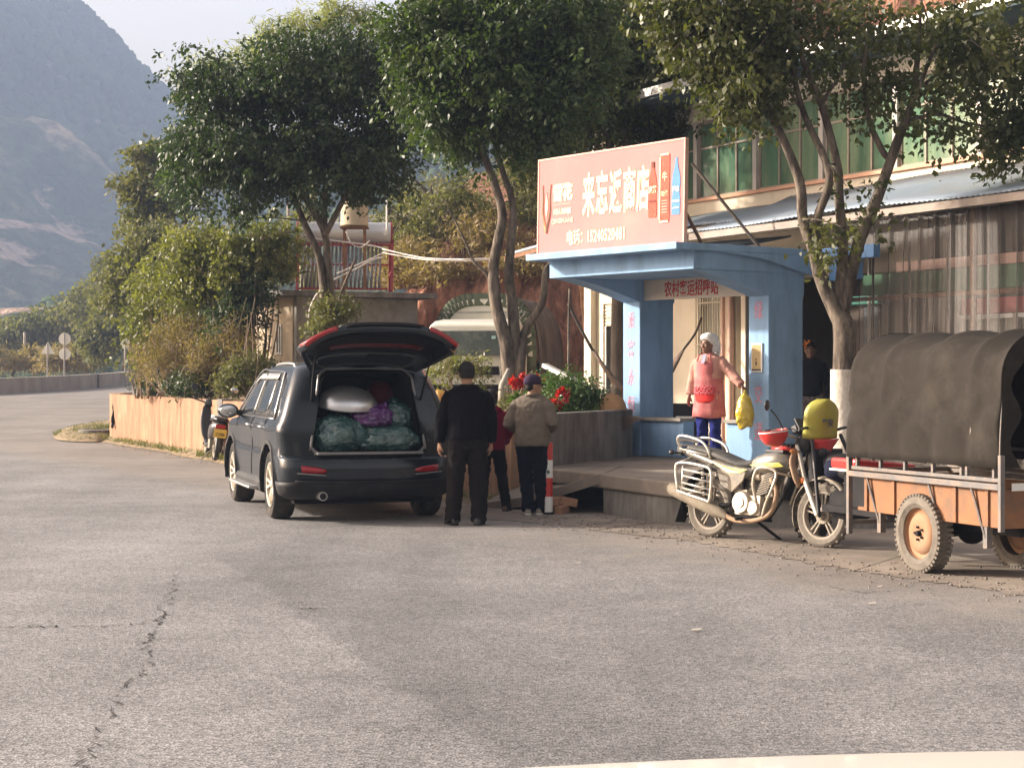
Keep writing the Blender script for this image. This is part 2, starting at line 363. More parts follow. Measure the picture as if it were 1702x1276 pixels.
# low concrete barrier wall on the outside of the bend
bl = [(-30, 60), (-26.5, 70), (-22.9, 80), (-21.6, 88), (-21.2, 96), (-21.4, 104), (-19.5, 116), (-14, 126)]
t = tag(None or thing('barrier_wall', 'long low concrete guard wall on the far outside of the bend', 'guard wall'), None)
pts = [Vector(p) for p in catmull([(a, b, 0) for a, b in bl], 6)]
def wall_ribbon(mb, pts, h0, h1, th, zf):
    rings = []
    for i, p in enumerate(pts):
        tt = (pts[min(i+1, len(pts)-1)]-pts[max(i-1, 0)]); tt.z = 0; tt.normalize(); nn = Vector((-tt.y, tt.x, 0))*th/2
        z = zf(p); rings.append([p-nn+Vector((0, 0, z+h0)), p+nn+Vector((0, 0, z+h0)), p+nn+Vector((0, 0, z+h1)), p-nn+Vector((0, 0, z+h1))])
    mb.loft(rings)
M['barrier'] = mat('barrier', (.38, .345, .30), .9, var=.12, vs=1.5, bump=.3, bs=10, dirt=(.26, .22, .18), damt=.4, ds=1.2, streak=.25, world=True)
mb = MB(); wall_ribbon(mb, pts, -.2, .70, .35, lambda p: road_z(p.x, p.y)); mb.build('wall_body', M['barrier'], t)
mb = MB()
for k in (9, 21, 33): 
    p = pts[k]; mb.box((p.x+.02, p.y, road_z(0, p.y)+.3), (.5, .12, .82))
mb.build('joint', M['concrete_dark'], t)
mb = MB(); mb.box((-21.35, 92.5, road_z(0, 92)+.42), (.16, 1.5, .42)); mb.build('drain_panel', M['blackmatte'], t)
# retaining wall (orange rendered) of the planting terrace
t = thing('retaining_wall', 'orange rendered low retaining wall behind the scooter and the car', 'wall')
zf = lambda p: road_z(p.x, p.y)*.6
L1 = wl[:21]; L2 = wl[21:]
mb = MB(); wall_ribbon(mb, L1, -.3, 1.07, .24, zf); mb.build('wall_section', M['wall_render'], t)
mb = MB(); wall_ribbon(mb, [wl[20]+Vector((.03, -.07, 0))]+L2, -.3, 1.06, .24, zf); mb.build('wall_section', M['wall_render'], t)
mb = MB(); p = wl[20]; mb.box((p.x-.03, p.y-.02, .54), (.2, .34, 1.1), (0, 0, R(24))); mb.build('joint_post', M['concrete_dark'], t)
mb = MB()
for k in range(16): 
    a = k/15; mb.ell((-8.83+.01*math.sin(k), 40.15-.02*k, 1.0-a*.62), (.03, .05+.02*math.sin(k*1.7), .05))
mb.build('water_stain', M['blackmatte'], t)
# planting terrace soil behind the wall
mb = MB(); lft = [p for p in wl]; n = len(lft)
mb.add([p+Vector((.05, 0, .98+zf(p))) for p in lft]+[Vector((p.x*.35-.9, 40+(p.y-21)*.35, 1.1)) for p in lft], [(i, i+1, n+i+1, n+i) for i in range(n-1)])
tag(mb.build('planting_soil', M['soil']), kind='structure')
# grey planter wall right of the people, standing on the terrace
t = thing('planter_wall', 'grey concrete planter wall between the people and the blue shelter', 'wall')
cor = Vector((.12, 20.9, 0)); e1 = PG(905, 757, .45); e2 = PG(1036, 756, .45)
mb = MB(); mb.prism([(.10, 21.0, 0), (.30, 20.95, 0), (e2.x+.1, e2.y-.35, 0), (e2.x+.12, e2.y-.1, 0), (.14, 21.25, 0)], (0, 0, 1.07)); mb.build('wall_body', M['concrete_dark'], t, bevel=.015)
mb = MB(); mb.add([Vector((.2, 21.2, 1.02)), Vector((e2.x, e2.y-.2, 1.02)), Vector((e2.x+.4, e2.y+4, 1.08)), Vector((-2, 32, 1.05))], [(0, 1, 2, 3)]); tag(mb.build('planter_soil', M['soil']), kind='structure')
# raised concrete terrace in front of the shop
TZ = .45
c0 = Vector((.97, 19.8, 0)); ux = Vector((.6, -.8, 0)); dx = Vector((.8, .6, 0))
tp = [(.97, 19.8), (1.60, 18.3), (1.95, 18.15), (3.6, 17.9), (5.2, 18.6), (9.5, 14.5), (16, 22), (9, 34), (0, 34), (-1, 24.6), (.25, 21.1)]
mb = MB(); mb.prism([(a, b, TZ-.16) for a, b in tp], (0, 0, .16)); tag(mb.build('terrace', M['apron'], bevel=.02), kind='structure')
mb = MB(); tq = [(c0.x+.03, c0.y+.04), (1.62, 18.36), (1.97, 18.21), (3.6, 17.96), (5.2, 18.66), (9.4, 14.6), (15.8, 22), (9, 33.8), (2, 30), (1.6, 21.0)]
mb.prism([(a, b, -.05) for a, b in tq], (0, 0, TZ-.115)); tag(mb.build('terrace_foundation', M['concrete_dark'], bevel=.02), kind='structure')
# concrete ramp slab leading up to it from the road
mb = MB(); rp = [(1.0, 19.78, TZ), (.20, 20.35, .16), (-.35, 20.75, .05), (-.1, 21.2, .07), (.3, 21.15, .35), (1.3, 21.3, TZ+.004)]
mb.prism([Vector(p)-Vector((0, 0, .10)) for p in rp], (0, 0, .104)); tag(mb.build('ramp', M['apron']), kind='structure')
# loose bricks under the ramp
M['brick'] = mat('brick', (.34, .19, .12), .9, var=.3, bump=.4)
for k, (x, y, z, rz) in enumerate([(.42, 19.95, .045, .3), (.55, 19.9, .05, 1.1), (.47, 19.93, .135, .9), (.36, 19.98, .12, -.4), (.62, 19.97, .13, .2)]):
    b = MB(); b.box((0, 0, 0), (.2, .1, .09)); b = b.build('brick', M['brick'], bevel=.008, loc=(x, y, z)); b.rotation_euler = (0, .1*k-.2, rz)
    tag(b, ['broken brick leftmost on the ground under the ramp', 'broken brick lying right on the ground under the ramp', 'brick on top of the others under the ramp', 'small brick leaning left under the ramp', 'brick jammed up against the ramp underside'][k], 'brick', 'bricks under the ramp')
# cut bank of red earth behind the yard, rising to a steep slope behind the building
def bank():
    base = [(-4.6, 52), (-3.2, 42), (-1, 40.5), (2, 40), (4.6, 39), (6.6, 38), (11, 33), (20, 26), (34, 15)]
    top = [2.4, 2.5, 3.1, 3.3, 4.4, 13, 17, 19, 20]
    bp_ = catmull([(a, b, h) for (a, b), h in zip(base, top)], 26); vs = []; m = 54
    for i, p in enumerate(bp_):
        t_ = np.array(bp_[min(i+1, len(bp_)-1)])-np.array(bp_[max(i-1, 0)]); nn = Vector((-t_[1], t_[0], 0)).normalized()
        if nn.y < 0: nn = -nn
        for j in range(m):
            if j < 34: f_ = j/33; h = p[2]*f_; back = h*.28
            else: f_ = (j-33)/(m-34); h = p[2]+f_*(9 if p[2] < 6 else 26); back = p[2]*.28+f_*f_*60
            q = Vector((p[0], p[1], h+.2)) + nn*back
            d = mnoise.fractal(q*Vector((.9, .9, .25)).x if False else Vector((q.x*.9, q.y*.9, q.z*.3)), 1, 2, 6)*.42 + mnoise.fractal(Vector((q.x*2.6, q.y*2.6, q.z*.5)), 1, 2, 4)*.26
            vs.append(q - nn*d)
    n = m; f = [(i*n+j, (i+1)*n+j, (i+1)*n+j+1, i*n+j+1) for i in range(len(bp_)-1) for j in range(n-1)]
    mm = mat('red_earth', (.33, .165, .11), 1, var=.45, vs=3.5, bump=1, bs=9, bdist=.12, stretch=(1, 1, .3), dirt=(.10, .055, .04), damt=.6, ds=4.5, streak=.16, world=True)
    o = np_mesh('cut_bank', [tuple(q) for q in vs], f, mm, smooth=True); tag(o, kind='structure'); return o
bank()
# mountains -----------------------------------------------------------------
def mountain_mat(nm='forest_slope', low0=-.13, low1=.045):
    m = bpy.data.materials.new(nm); m.use_nodes = True; t = m.node_tree; N = t.nodes; L = t.links; b = N['Principled BSDF']
    g = N.new('ShaderNodeNewGeometry'); 
    def nz(s, d=6, st=(1, 1, 1)):
        mp = N.new('ShaderNodeMapping'); mp.inputs['Scale'].default_value = st; L.new(g.outputs['Position'], mp.inputs[0])
        n = N.new('ShaderNodeTexNoise'); n.inputs['Scale'].default_value = s; n.inputs['Detail'].default_value = d; n.inputs['Roughness'].default_value = .6; L.new(mp.outputs[0], n.inputs['Vector']); return n.outputs[0]
    r = N.new('ShaderNodeValToRGB'); e = r.color_ramp; e.elements[0].position = .36; e.elements[0].color = (.016, .028, .012, 1); e.elements[1].position = .68; e.elements[1].color = (.30, .22, .14, 1)
    e2 = e.elements.new(.52); e2.color = (.045, .06, .024, 1)
    L.new(nz(.02, 9), r.inputs[0])
    # bare reddish fields, in patches with terraced edges low on the slope
    s = N.new('ShaderNodeSeparateXYZ'); L.new(g.outputs['Position'], s.inputs[0])
    low = N.new('ShaderNodeMapRange'); low.inputs[1].default_value = 95; low.inputs[2].default_value = 20; low.inputs[3].default_value = low0; low.inputs[4].default_value = low1; L.new(s.outputs[2], low.inputs[0])
    ad = N.new('ShaderNodeMath'); ad.operation = 'ADD'; L.new(nz(.021, 5, (1, .5, 2.2)), ad.inputs[0]); L.new(low.outputs[0], ad.inputs[1])
    pr = N.new('ShaderNodeMapRange'); pr.inputs[1].default_value = .54; pr.inputs[2].default_value = .585; L.new(ad.outputs[0], pr.inputs[0])
    mx = N.new('ShaderNodeMix'); mx.data_type = 'RGBA'; mx.inputs['B'].default_value = (.38, .27, .21, 1); L.new(pr.outputs[0], mx.inputs[0]); L.new(r.outputs[0], mx.inputs['A'])
    sp = N.new('ShaderNodeMapRange'); sp.inputs[1].default_value = .3; sp.inputs[2].default_value = .7; sp.inputs[3].default_value = .45; sp.inputs[4].default_value = 1.5; L.new(nz(.16, 4), sp.inputs[0])
    sc = N.new('ShaderNodeVectorMath'); sc.operation = 'SCALE'; L.new(mx.outputs['Result'], sc.inputs[0]); L.new(sp.outputs[0], sc.inputs['Scale'])
    L.new(sc.outputs[0], b.inputs['Base Color']); b.inputs['Roughness'].default_value = 1; b.inputs['Specular IOR Level'].default_value = .1
    bp = N.new('ShaderNodeBump'); bp.inputs['Strength'].default_value = 1; bp.inputs['Distance'].default_value = 5; L.new(nz(.12, 5), bp.inputs['Height']); L.new(bp.outputs[0], b.inputs['Normal'])
    return m
M['forest'] = mountain_mat(); M['scrub'] = mountain_mat('scrub_slope', -.2, -.09)
def ridge(name, pts, Z, depth, base, nx, ny, amp, seed, pw=1.0, mm='forest'):
    """pts: (px,py) of the skyline at distance Z; the slope comes down towards us over depth"""
    px = [p[0] for p in pts]; v = []; x0, x1 = px[0], px[-1]
    off = Vector((seed*37.1, seed*11.3, 0))
    for j in range(ny):
        a = j/(ny-1); 
        for i in range(nx):
            q = x0+(x1-x0)*i/(nx-1); hy = np.interp(q, px, [p[1] for p in pts]); H = EYE+(HOR-hy)/F*Z
            X = (q-851)/F*Z; t_ = 1-a
            if a <= .85: f_ = (a/.85)**pw; Y = Z-depth*(1-a/.85)
            else: f_ = 1-(a-.85)*2.2; Y = Z+(a-.85)*depth*1.2
            p = Vector((X, Y, 0)); 
            nse = mnoise.fractal((p+off)*.009, 1, 2, 6)*amp*3*math.sin(min(1, a/.85)*math.pi)*1.0 + mnoise.fractal((p+off)*.05, 1, 2, 3)*amp*.35
            gully = abs(mnoise.noise(Vector((X*.012+seed, Y*.004, 0))))*amp*1.6*math.sin(min(1, a/.85)*math.pi)
            v.append((X, Y, base+(H-base)*f_+nse-gully))
    f = [(j*nx+i, j*nx+i+1, (j+1)*nx+i+1, (j+1)*nx+i) for j in range(ny-1) for i in range(nx-1)]
    o = np_mesh(name, v, f, M[mm], smooth=True); tag(o, kind='structure'); return v, nx, ny
mv = ridge('mountain', [(-260, -260), (-150, -210), (-20, -110), (60, -30), (95, -2), (130, 22), (170, 55), (200, 84), (235, 125), (262, 153), (290, 180), (320, 205), (400, 260), (520, 320), (700, 380), (900, 430)], 1050, 680, -18, 190, 120, 9, 1, .72)
mv2 = ridge('far_hill', [(-300, 650), (-100, 640), (150, 600), (300, 530), (420, 440), (520, 350), (600, 295), (660, 262), (700, 240), (740, 225), (800, 215), (900, 190), (1100, 120), (1500, -60)], 420, 250, 0, 150, 90, 4, 5, .8, 'scrub')
def scatter_wood(name, src, n, size, seed, m, zlow):
    v, nx, ny = src; r_ = np.random.default_rng(seed); V = np.array(v).reshape(ny, nx, 3)
    ico = MB(); ico.ell((0, 0, 0), (1, 1, 1), n=6, m=4); bv = np.array(ico.v); bf = [f for f in ico.f if len(f) == 4]
    bf = np.array(bf); out_v = []; out_f = []; k = 0
    for _ in range(n):
        j = r_.integers(int(ny*zlow), int(ny*.86)); i = r_.integers(0, nx-1)
        if r_.random() < .25: j = int(ny*.84)
        p = V[j, i]+(V[j, i+1]-V[j, i])*r_.random(); s = size*r_.uniform(.6, 1.4)
        q = bv*np.array([s, s, s*r_.uniform(.8, 1.25)])*(1+r_.normal(0, .10, (len(bv), 1)))+p+np.array([0, 0, s*.7])
        out_v.append(q); out_f.append(bf+k); k += len(bv)
    o = np_mesh(name, np.concatenate(out_v), np.concatenate(out_f), m, smooth=False)
    return tag(o, None, None, None, 'stuff')
M['far_leaf'] = mat('far_leaf', (.035, .055, .02), 1, var=.6, vs=.02, bump=0, world=True, spec=.1)
tag(scatter_wood('mountain_forest', mv, 9000, 3.4, 3, M['far_leaf'], .42), 'dark hazy forest covering the blue grey mountain slope', 'forest')
tag(scatter_wood('hill_forest', mv2, 6500, 1.5, 4, M['far_leaf'], .35), 'hazy scrub wood on the hill behind the hut', 'forest')
# haze ----------------------------------------------------------------------
mb = MB(); mb.box((-60, 690, 146), (850, 1400, 350)); hz = mb.build('haze', M['white']); hm = bpy.data.materials.new('haze'); hm.use_nodes = True
for n_ in list(hm.node_tree.nodes):
    if n_.type == 'BSDF_PRINCIPLED': hm.node_tree.nodes.remove(n_)
pv = hm.node_tree.nodes.new('ShaderNodeVolumePrincipled'); pv.inputs['Density'].default_value = .0006; pv.inputs['Color'].default_value = (.52, .68, 1, 1); pv.inputs['Anisotropy'].default_value = .0
hm.node_tree.links.new(pv.outputs[0], hm.node_tree.nodes['Material Output'].inputs['Volume'])
hz.data.materials[0] = hm; tag(hz, 'pale blue haze hanging in the valley air', 'haze', None, 'stuff')
# ================================================================ BUS SHELTER
A0 = Vector((1.50, 24.4, TZ)); U = Vector((.6, -.8, 0)); D = Vector((.8, .6, 0)); LS = 2.76
MS = Matrix(((U.x, D.x, 0, A0.x), (U.y, D.y, 0, A0.y), (0, 0, 1, A0.z), (0, 0, 0, 1)))   # local: x along the front, y into depth, z up
t = thing('bus_shelter', 'small pale blue concrete bus shelter with cream name board under its flat roof', 'bus shelter')
t.matrix_world = MS
def shp(name, m, bev=.01, **k):
    mb = MB(); return mb
for x0, x1 in ((0, .35), (LS-.35, LS)):
    mb = MB(); mb.box(((x0+x1)/2, .30, 1.2), (.35, .60, 2.44)); mb.build('pillar', M['blue'], t, bevel=.012)
    # cantilever bracket with curved soffit
    yz = [(.60, 2.33), (.60, 2.06)]
    yz = [(0.001, 2.05)] + [(-1.22*q, 2.335-.285*(1-q)**1.35) for q in np.linspace(.08, .97, 9)] + [(-1.22, 2.335), (.62, 2.335), (.62, 2.05)]
    mb = MB(); mb.prism([(x0+.004 if x0 else .003, y, z) for y, z in yz], (.343, 0, 0)); mb.build('bracket', M['blue'], t)
def wl_(x0, x1):
    mb = MB(); mb.box(((x0+x1)/2, .12, .235), (x1-x0, .2, .47)); mb.build('low_wall', M['blue'], t, bevel=.012)
    mb = MB(); mb.box(((x0+x1)/2, .14, .49), (x1-x0+.0, .34, .045)); mb.build('seat_slab', M['concrete'], t, bevel=.008)
wl_(.352, 1.18); wl_(1.98, LS-.352)
mb = MB(); mb.box((LS/2, -.28, 2.45), (LS+.02, 1.95, .225)); mb.build('roof_beam', M['blue'], t, bevel=.01)
mb = MB(); mb.box((LS/2, -.42, 2.60), (LS+.16, 2.35, .085)); mb.build('roof_slab', M['blue'], t, bevel=.01)
mb = MB(); mb.prism([(LS+.078, .75, 2.557), (LS+.078, -.9, 2.557), (LS+.078, -.2, 2.50), (LS+.078, .75, 2.30)], (.004, 0, 0)); mb.build('side_trim', M['blue'], t)
# name board
mb = MB(); mb.box((LS/2, .10, 2.205), (LS-.70, .06, .27)); nb = mb.build('name_board', M['cream_panel'], t, bevel=.004)
vs, fs = text_mesh('农村客运招呼站', .205, .002, .72, .002, space=1.0)
mb = MB(); mb.add([(x+LS/2-.10, y+.066, z*1.1+2.19) for x, y, z in vs], fs); mb.build('board_lettering', M['redtext'], nb)
# vertical slogans
for x, chars, zs in ((.175, '乘客永恒', (1.79, 1.41, 1.03, .66)), (LS-.175, '绿交通', (1.86, .82, .36))):
    for ch, z in zip(chars, zs):
        vs, fs = text_mesh(ch, .215, .0015, .70, .001); mb = MB(); mb.add([(a+x, b-.003, c*1.12+z) for a, b, c in vs], fs); mb.build('slogan_character', M['pinktext'], t)
n = thing('notice_plate', 'small cream framed notice plate fixed on the right blue pillar', 'notice'); n.matrix_world = MS
mb = MB(); mb.box((LS-.19, -.012, 1.29), (.19, .02, .36)); mb.build('frame', M['white'], n, bevel=.003)
mb = MB(); mb.box((LS-.19, -.024, 1.30), (.145, .004, .30)); mb.build('plate', mat('notice', (.50, .38, .20), .9, var=.08, bump=0), n)
mb = MB(); mb.box((LS-.19, -.026, 1.14), (.15, .008, .02)); mb.box((LS-.19, -.028, 1.22), (.02, .004, .05)); mb.box((LS-.19, -.028, 1.27), (.014, .004, .02)); mb.build('mark', M['black'], n)
# ---------------------------------------------------------------- billboard on its roof
M['signred'] = mat('signred', (.62, .22, .21), .95, spec=.12, var=.05, vs=1.5, bump=.05, dirt=(.64, .28, .24), damt=.35, ds=.9)
M['signcream'] = mat('signcream', (.80, .73, .48), .95, spec=.12, var=.08, vs=9, bump=0)
M['signpale'] = mat('signpale', (.70, .45, .37), .95, spec=.12, var=.1, vs=12, bump=0)
bb = thing('shop_billboard', 'faded pink red shop billboard standing on the blue shelter roof', 'billboard'); bb.matrix_world = MS @ Matrix.Translation((-.05, -1.42, 2.645)) @ Matrix.Rotation(R(-1.2), 4, 'X')
W, H = 2.80, 1.22
mb = MB(); mb.box((W/2, .03, H/2), (W, .04, H)); mb.build('panel', M['signred'], bb, bevel=.003)
mb = MB()
mb.box((W/2, .03, H+.012), (W+.05, .055, .022)); mb.box((W/2, .03, -.0), (W+.05, .055, .02)); mb.box((-.012, .03, H/2), (.022, .055, H+.0)); mb.box((W+.012, .03, H/2), (.022, .055, H+.0)); mb.build('frame', M['signpale'], bb)
def letters(name, txt, size, x, z, m, sx=1, bold=0, sz=1, space=1, y=.006, par=None):
    vs, fs = text_mesh(txt, size, .0015, sx, bold, space=space); mb = MB(); mb.add([(a+x, b+y, c*sz+z) for a, b, c in vs], fs); return mb.build(name, m, par or bb)
for i, ch in enumerate('来忘返商店'):
    letters('shop_name_character', ch, .40, 1.03+i*.262 + (0 if i < 3 else -.01*(i-3)), .66, M['signcream'], .60, .013, 1.42)
letters('telephone_lettering', '电话：', .15, .80, .17, M['signcream'], .93, .004, 1.35); letters('telephone_number', '15240520481', .15, 1.38, .17, M['signcream'], .93, .004, 1.35)
letters('brand_lettering', '雪花', .21, .50, .76, M['signcream'], .95, .012, 1.05)
mb = MB(); mb.box((.50, .006, .885), (.30, .004, .012)); mb.build('logo_line', M['signpale'], bb); mb = MB(); mb.box((.50, .006, .625), (.36, .004, .008)); mb.build('logo_line', M['signpale'], bb)
letters('caption_lettering', 'PULA DISHIJIE', .075, .50, .53, M['signcream'], .78, .004, 1.2)
letters('caption_lettering', 'QINGSHUANG', .07, .50, .41, M['signpale'], .95, .004, 1.2)
mb = MB()   # tall v shaped emblem with a lozenge between its arms
for sx in (-1, 1):
    pts = [(.17+sx*.085, .90), (.17+sx*.07, .72), (.17+sx*.075, .55), (.17+sx*.035, .40), (.17, .27)]
    mb.tube([(a, .004, b) for a, b in pts], [.008, .012, .016, .02, .02], 6, sm=4, flat=.2)
mb.build('emblem_arms', M['signcream'], bb)
mb = MB(); mb.prism([(.17, .002, .80), (.205, .002, .62), (.17, .002, .46), (.135, .002, .62)], (0, .006, 0)); mb.build('emblem_lozenge', M['signpale'], bb)
def flatprof(name, x, prof, m, y=.004, th=.006):
    """flat printed bottle silhouette: prof = [(half width, z)]"""
    poly = [(x-w_, y, z) for w_, z in prof] + [(x+w_, y, z) for w_, z in prof[::-1]]
    mb = MB(); mb.prism(poly, (0, th, 0)); return mb.build(name, m, bb)
bot = [(.02, 1.0), (.02, .96), (.03, .90), (.062, .80), (.072, .70), (.060, .60), (.072, .5), (.070, .36), (.06, .33)]
M['p_cola'] = mat('p_cola', (.40, .12, .085), .95, spec=.1, var=.2, vs=14, bump=0, dirt=(.50, .36, .24), damt=.22, ds=12)
M['p_blue'] = mat('p_blue', (.13, .27, .45), .95, spec=.1, var=.12, vs=14, bump=0, dirt=(.22, .36, .50), damt=.25, ds=12)
flatprof('bottle_picture', 2.25, [(a*1.05, b) for a, b in bot], M['p_cola']); mb = MB(); mb.box((2.25, .0, .97), (.05, .004, .07)); mb.build('bottle_cap', mat('capb', (.20, .08, .06), .9), bb)
mb = MB(); mb.box((2.25, .0, .53), (.11, .004, .025)); mb.build('bottle_band', mat('capc', (.25, .08, .07), .9), bb); letters('bottle_lettering', '凉茶', .085, 2.25, .66, M['signcream'], .9, .003, 1.1, y=0)
mb = MB(); mb.box((2.46, .006, .67), (.185, .006, .80)); mb.build('can_picture', M['p_cola'], bb)
mb = MB(); mb.box((2.385, .0, .67), (.02, .004, .76)); mb.box((2.46, .001, 1.075), (.15, .004, .02)); mb.box((2.46, .001, .27), (.16, .004, .02)); mb.build('can_highlight', M['signcream'], bb)
letters('can_lettering', '牛', .12, 2.47, .80, mat('capd', (.7, .6, .4), .9), .8, .003, 1, y=0); letters('can_lettering', '功能', .07, 2.47, .60, mat('cape', (.7, .6, .4), .9), .9, .002, 1, y=0)
mb = MB(); 
for k in range(5): mb.box((2.47, .001, .52-k*.035), (.10, .003, .010))
mb.build('can_small_print', M['signpale'], bb)
flatprof('bottle_picture', 2.67, [(a*1.05, b*1.02) for a, b in bot], M['p_blue']); letters('bottle_lettering', '纯水', .07, 2.67, .64, M['white'], .9, .003, 1, y=0)
mb = MB(); mb.box((2.67, .001, .50), (.125, .003, .02)); mb.box((2.67, .001, .42), (.12, .003, .012)); mb.build('bottle_band', M['signcream'], bb)

for x in (.3, W-.3): mb = MB(); mb.beam((x, .06, .75), (x, .62, .0), .03, .03); mb.build('rear_brace', M['rust'], bb)

# ================================================================ SHOP BUILDING
B0 = Vector((2.85, 28.2, 0)); UB = Vector((.453, -.8915, 0)); NBv = Vector((.8915, .453, 0))   # into the building
MBld = Matrix(((UB.x, NBv.x, 0, B0.x), (UB.y, NBv.y, 0, B0.y), (0, 0, 1, 0), (0, 0, 0, 1)))   # local: x along facade, y inwards, z world height
sb = thing('shop_building', 'long two storey cream shop building with a band of green upstairs windows', 'building'); sb.matrix_world = MBld
XL, XR = -3.3, 13.0
def bx(name, m, boxes, bev=.008, par=None):
    mb = MB()
    for c_, d_ in boxes: mb.box(c_, d_)
    return mb.build(name, m, par or sb, bevel=bev)
def span(x0, x1, y0, y1, z0, z1): return (((x0+x1)/2, (y0+y1)/2, (z0+z1)/2), (x1-x0, y1-y0, z1-z0))
# ground floor wall pieces round the openings
bx('wall', M['cream'], [span(XL, -2.86, 0, .25, .3, 3.6), span(-2.06, -1.2, 0, .25, .3, 3.6), span(-2.86, -2.06, 0, .25, 2.72, 3.6), span(-1.2, .12, 0, .25, .3, 3.6),
   span(.12, .78, 0, .25, .3, 1.72), span(.12, .78, 0, .25, 2.95, 3.6), span(.78, 1.15, 0, .25, .3, 3.6), span(1.15, 5.4, 0, .25, 2.9, 3.6)])
bx('pilaster', M['cream'], [span(XL-.02, XL+.22, -.12, .0, .3, 3.55)]); 
bx('upper_wall', M['cream'], [span(XL, XR, -.02, .25, 3.6, 4.2), span(XL, XR, 0, .25, 5.45, 5.75)])
bx('end_wall', M['cream'], [span(XL, XL+.2, .25, 6, .3, 5.7)]); bx('rear_wall', M['cream'], [span(XL, XR, 6, 6.2, .3, 5.7)])
bx('floor_slab', M['concrete'], [span(XL+.2, XR, .26, 5.98, 3.55, 3.7)]); bx('ground_floor', M['concrete_dark'], [span(XL+.2, XR, .02, 5.98, .36, .464)])
bx('sill', mat('sill', (.62, .36, .24), .9, var=.15), [span(XL, XR, -.075, .0, 4.2, 4.25)], .004)
# shutter door with dark room behind
bx('roller_shutter', mat('shutter', (.60, .54, .42), .7, var=.06, bump=.1), [span(-2.86, -2.06, .04, .07, 2.35, 2.72)] + [span(-2.86, -2.06, .025, .045, 2.37+k*.06, 2.40+k*.06) for k in range(6)])
bx('door_frame', M['steel'], [span(-2.86, -2.80, .02, .12, .3, 2.35), span(-2.62, -2.56, .02, .12, .3, 2.35), span(-2.12, -2.06, .02, .12, .3, 2.35)])
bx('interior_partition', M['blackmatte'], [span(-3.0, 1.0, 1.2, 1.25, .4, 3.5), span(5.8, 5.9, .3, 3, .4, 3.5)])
# red round door ornament
orn = thing('door_ornament', 'round red paper ornament hanging in the dark left doorway', 'ornament'); orn.matrix_world = MBld @ Matrix.Translation((-2.3, .06, 1.92))
mb = MB()
for k in range(14):
    a = k*2*math.pi/14; mb.tube([(0, 0, 0), (.09*math.cos(a), -.02, .13*math.sin(a)), (.15*math.cos(a+.25), 0, .24*math.sin(a+.25))], [.012, .02, .006], 5, flat=.3)
M['red'] = mat('red', (.60, .035, .03), .5, var=.15, bump=.05); mb.build('paper_rays', M['red'], orn)
mb = MB(); mb.lathe([(.001, -.01), (.09, -.01), (.10, .01), (.001, .012)], (0, 0, 0), 'y', 18); mb.build('centre', M['red'], orn)
# barred window
wf = bx('window', M['steel'], [span(.10, .80, .0, .05, 1.70, 1.74), span(.10, .80, .0, .05, 2.93, 2.97), span(.10, .14, .0, .05, 1.74, 2.93), span(.76, .80, .0, .05, 1.74, 2.93)])
bx('pane', mat('pane', (.25, .26, .2), .15, var=.2, bump=0, spec=.8), [span(.14, .76, .10, .12, 1.74, 2.93)], 0, wf)
M['bar'] = mat('bar', (.52, .44, .30), .5, var=.1, bump=0)
bx('window_grille', M['bar'], [span(.115+k*.0685, .131+k*.0685, -.06, -.045, 1.62, 3.02) for k in range(11)] + [span(.10, .82, -.068, -.045, z, z+.02) for z in (1.64, 1.98, 2.62, 2.98)] + [span(x, x+.02, -.06, .02, z, z+.02) for x in (.10, .80) for z in (1.98, 2.62)], 0, wf)
mb = MB(); mb.cyl((.92, -.08, .45), (.92, -.08, 3.5), .035); mb.cyl((1.10, -.06, .45), (1.10, -.06, 3.5), .05); mb.build('drain_pipe', mat('pvc', (.62, .40, .30), .5, var=.1), sb, smooth='auto')
# shop opening: dark interior, folded shutter posts, red poster, fridge-like grey shutter edge
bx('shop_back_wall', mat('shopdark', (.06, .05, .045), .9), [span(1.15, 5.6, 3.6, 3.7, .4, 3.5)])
bx('door_post', M['cream'], [span(1.28, 1.40, .0, .2, .45, 2.9)]); bx('door_post', mat('navy', (.02, .022, .05), .6), [span(1.52, 1.72, .0, .16, .45, 2.9)])
# red poster and stacked goods in the doorway
ps = thing('red_poster', 'tall red printed poster panel behind the woman in the shelter', 'poster'); ps.matrix_world = MBld @ Matrix.Translation((1.98, .1, 0))
mb = MB(); mb.box((0, 0, 2.45), (.38, .03, 1.1)); mb.build('panel', mat('poster', (.42, .03, .04), .5, var=.3, vs=7, bump=0), ps)
mb = MB(); mb.lathe([(.001, -.02), (.075, -.02), (.075, -.016)], (0.02, 0, 2.28), 'y', 18); mb.box((-.09, -.02, 2.47), (.05, .01, .11)); mb.box((.10, -.02, 2.47), (.05, .01, .12)); mb.build('printed_mark', M['white'], ps)
mb = MB(); mb.box((.0, -.02, 1.99), (.26, .01, .018)); mb.build('printed_line', M['signpale'], ps)
bx('goods_shelf', mat('shelfwood', (.3, .22, .15), .8), [span(1.80, 2.16, .05, .3, z, z+.03) for z in (1.45, 1.15, .85)], .003)
rnd = random.Random(8); cols = [(.6, .55, .45), (.45, .05, .05), (.2, .2, .22), (.65, .6, .5), (.5, .3, .1)]
gm = [mat('goods', c_, .5, bump=0) for c_ in cols]
for z in (1.48, 1.18):
    for k in range(4):
        b = MB(); b.box((0, 0, .09), (.075, .08, .18)); b.box((0, 0, .19), (.05, .06, .02)); b = b.build('packet', gm[rnd.randrange(5)], bevel=.006)
        b.matrix_world = MBld @ Matrix.Translation((1.84+k*.09, .12, z))
        tag(b, f'small packet, {["leftmost","second","third","rightmost"][k]} on the {"upper" if z > 1.3 else "lower"} shelf below the red poster', 'packet', 'packets on the shop shelf')
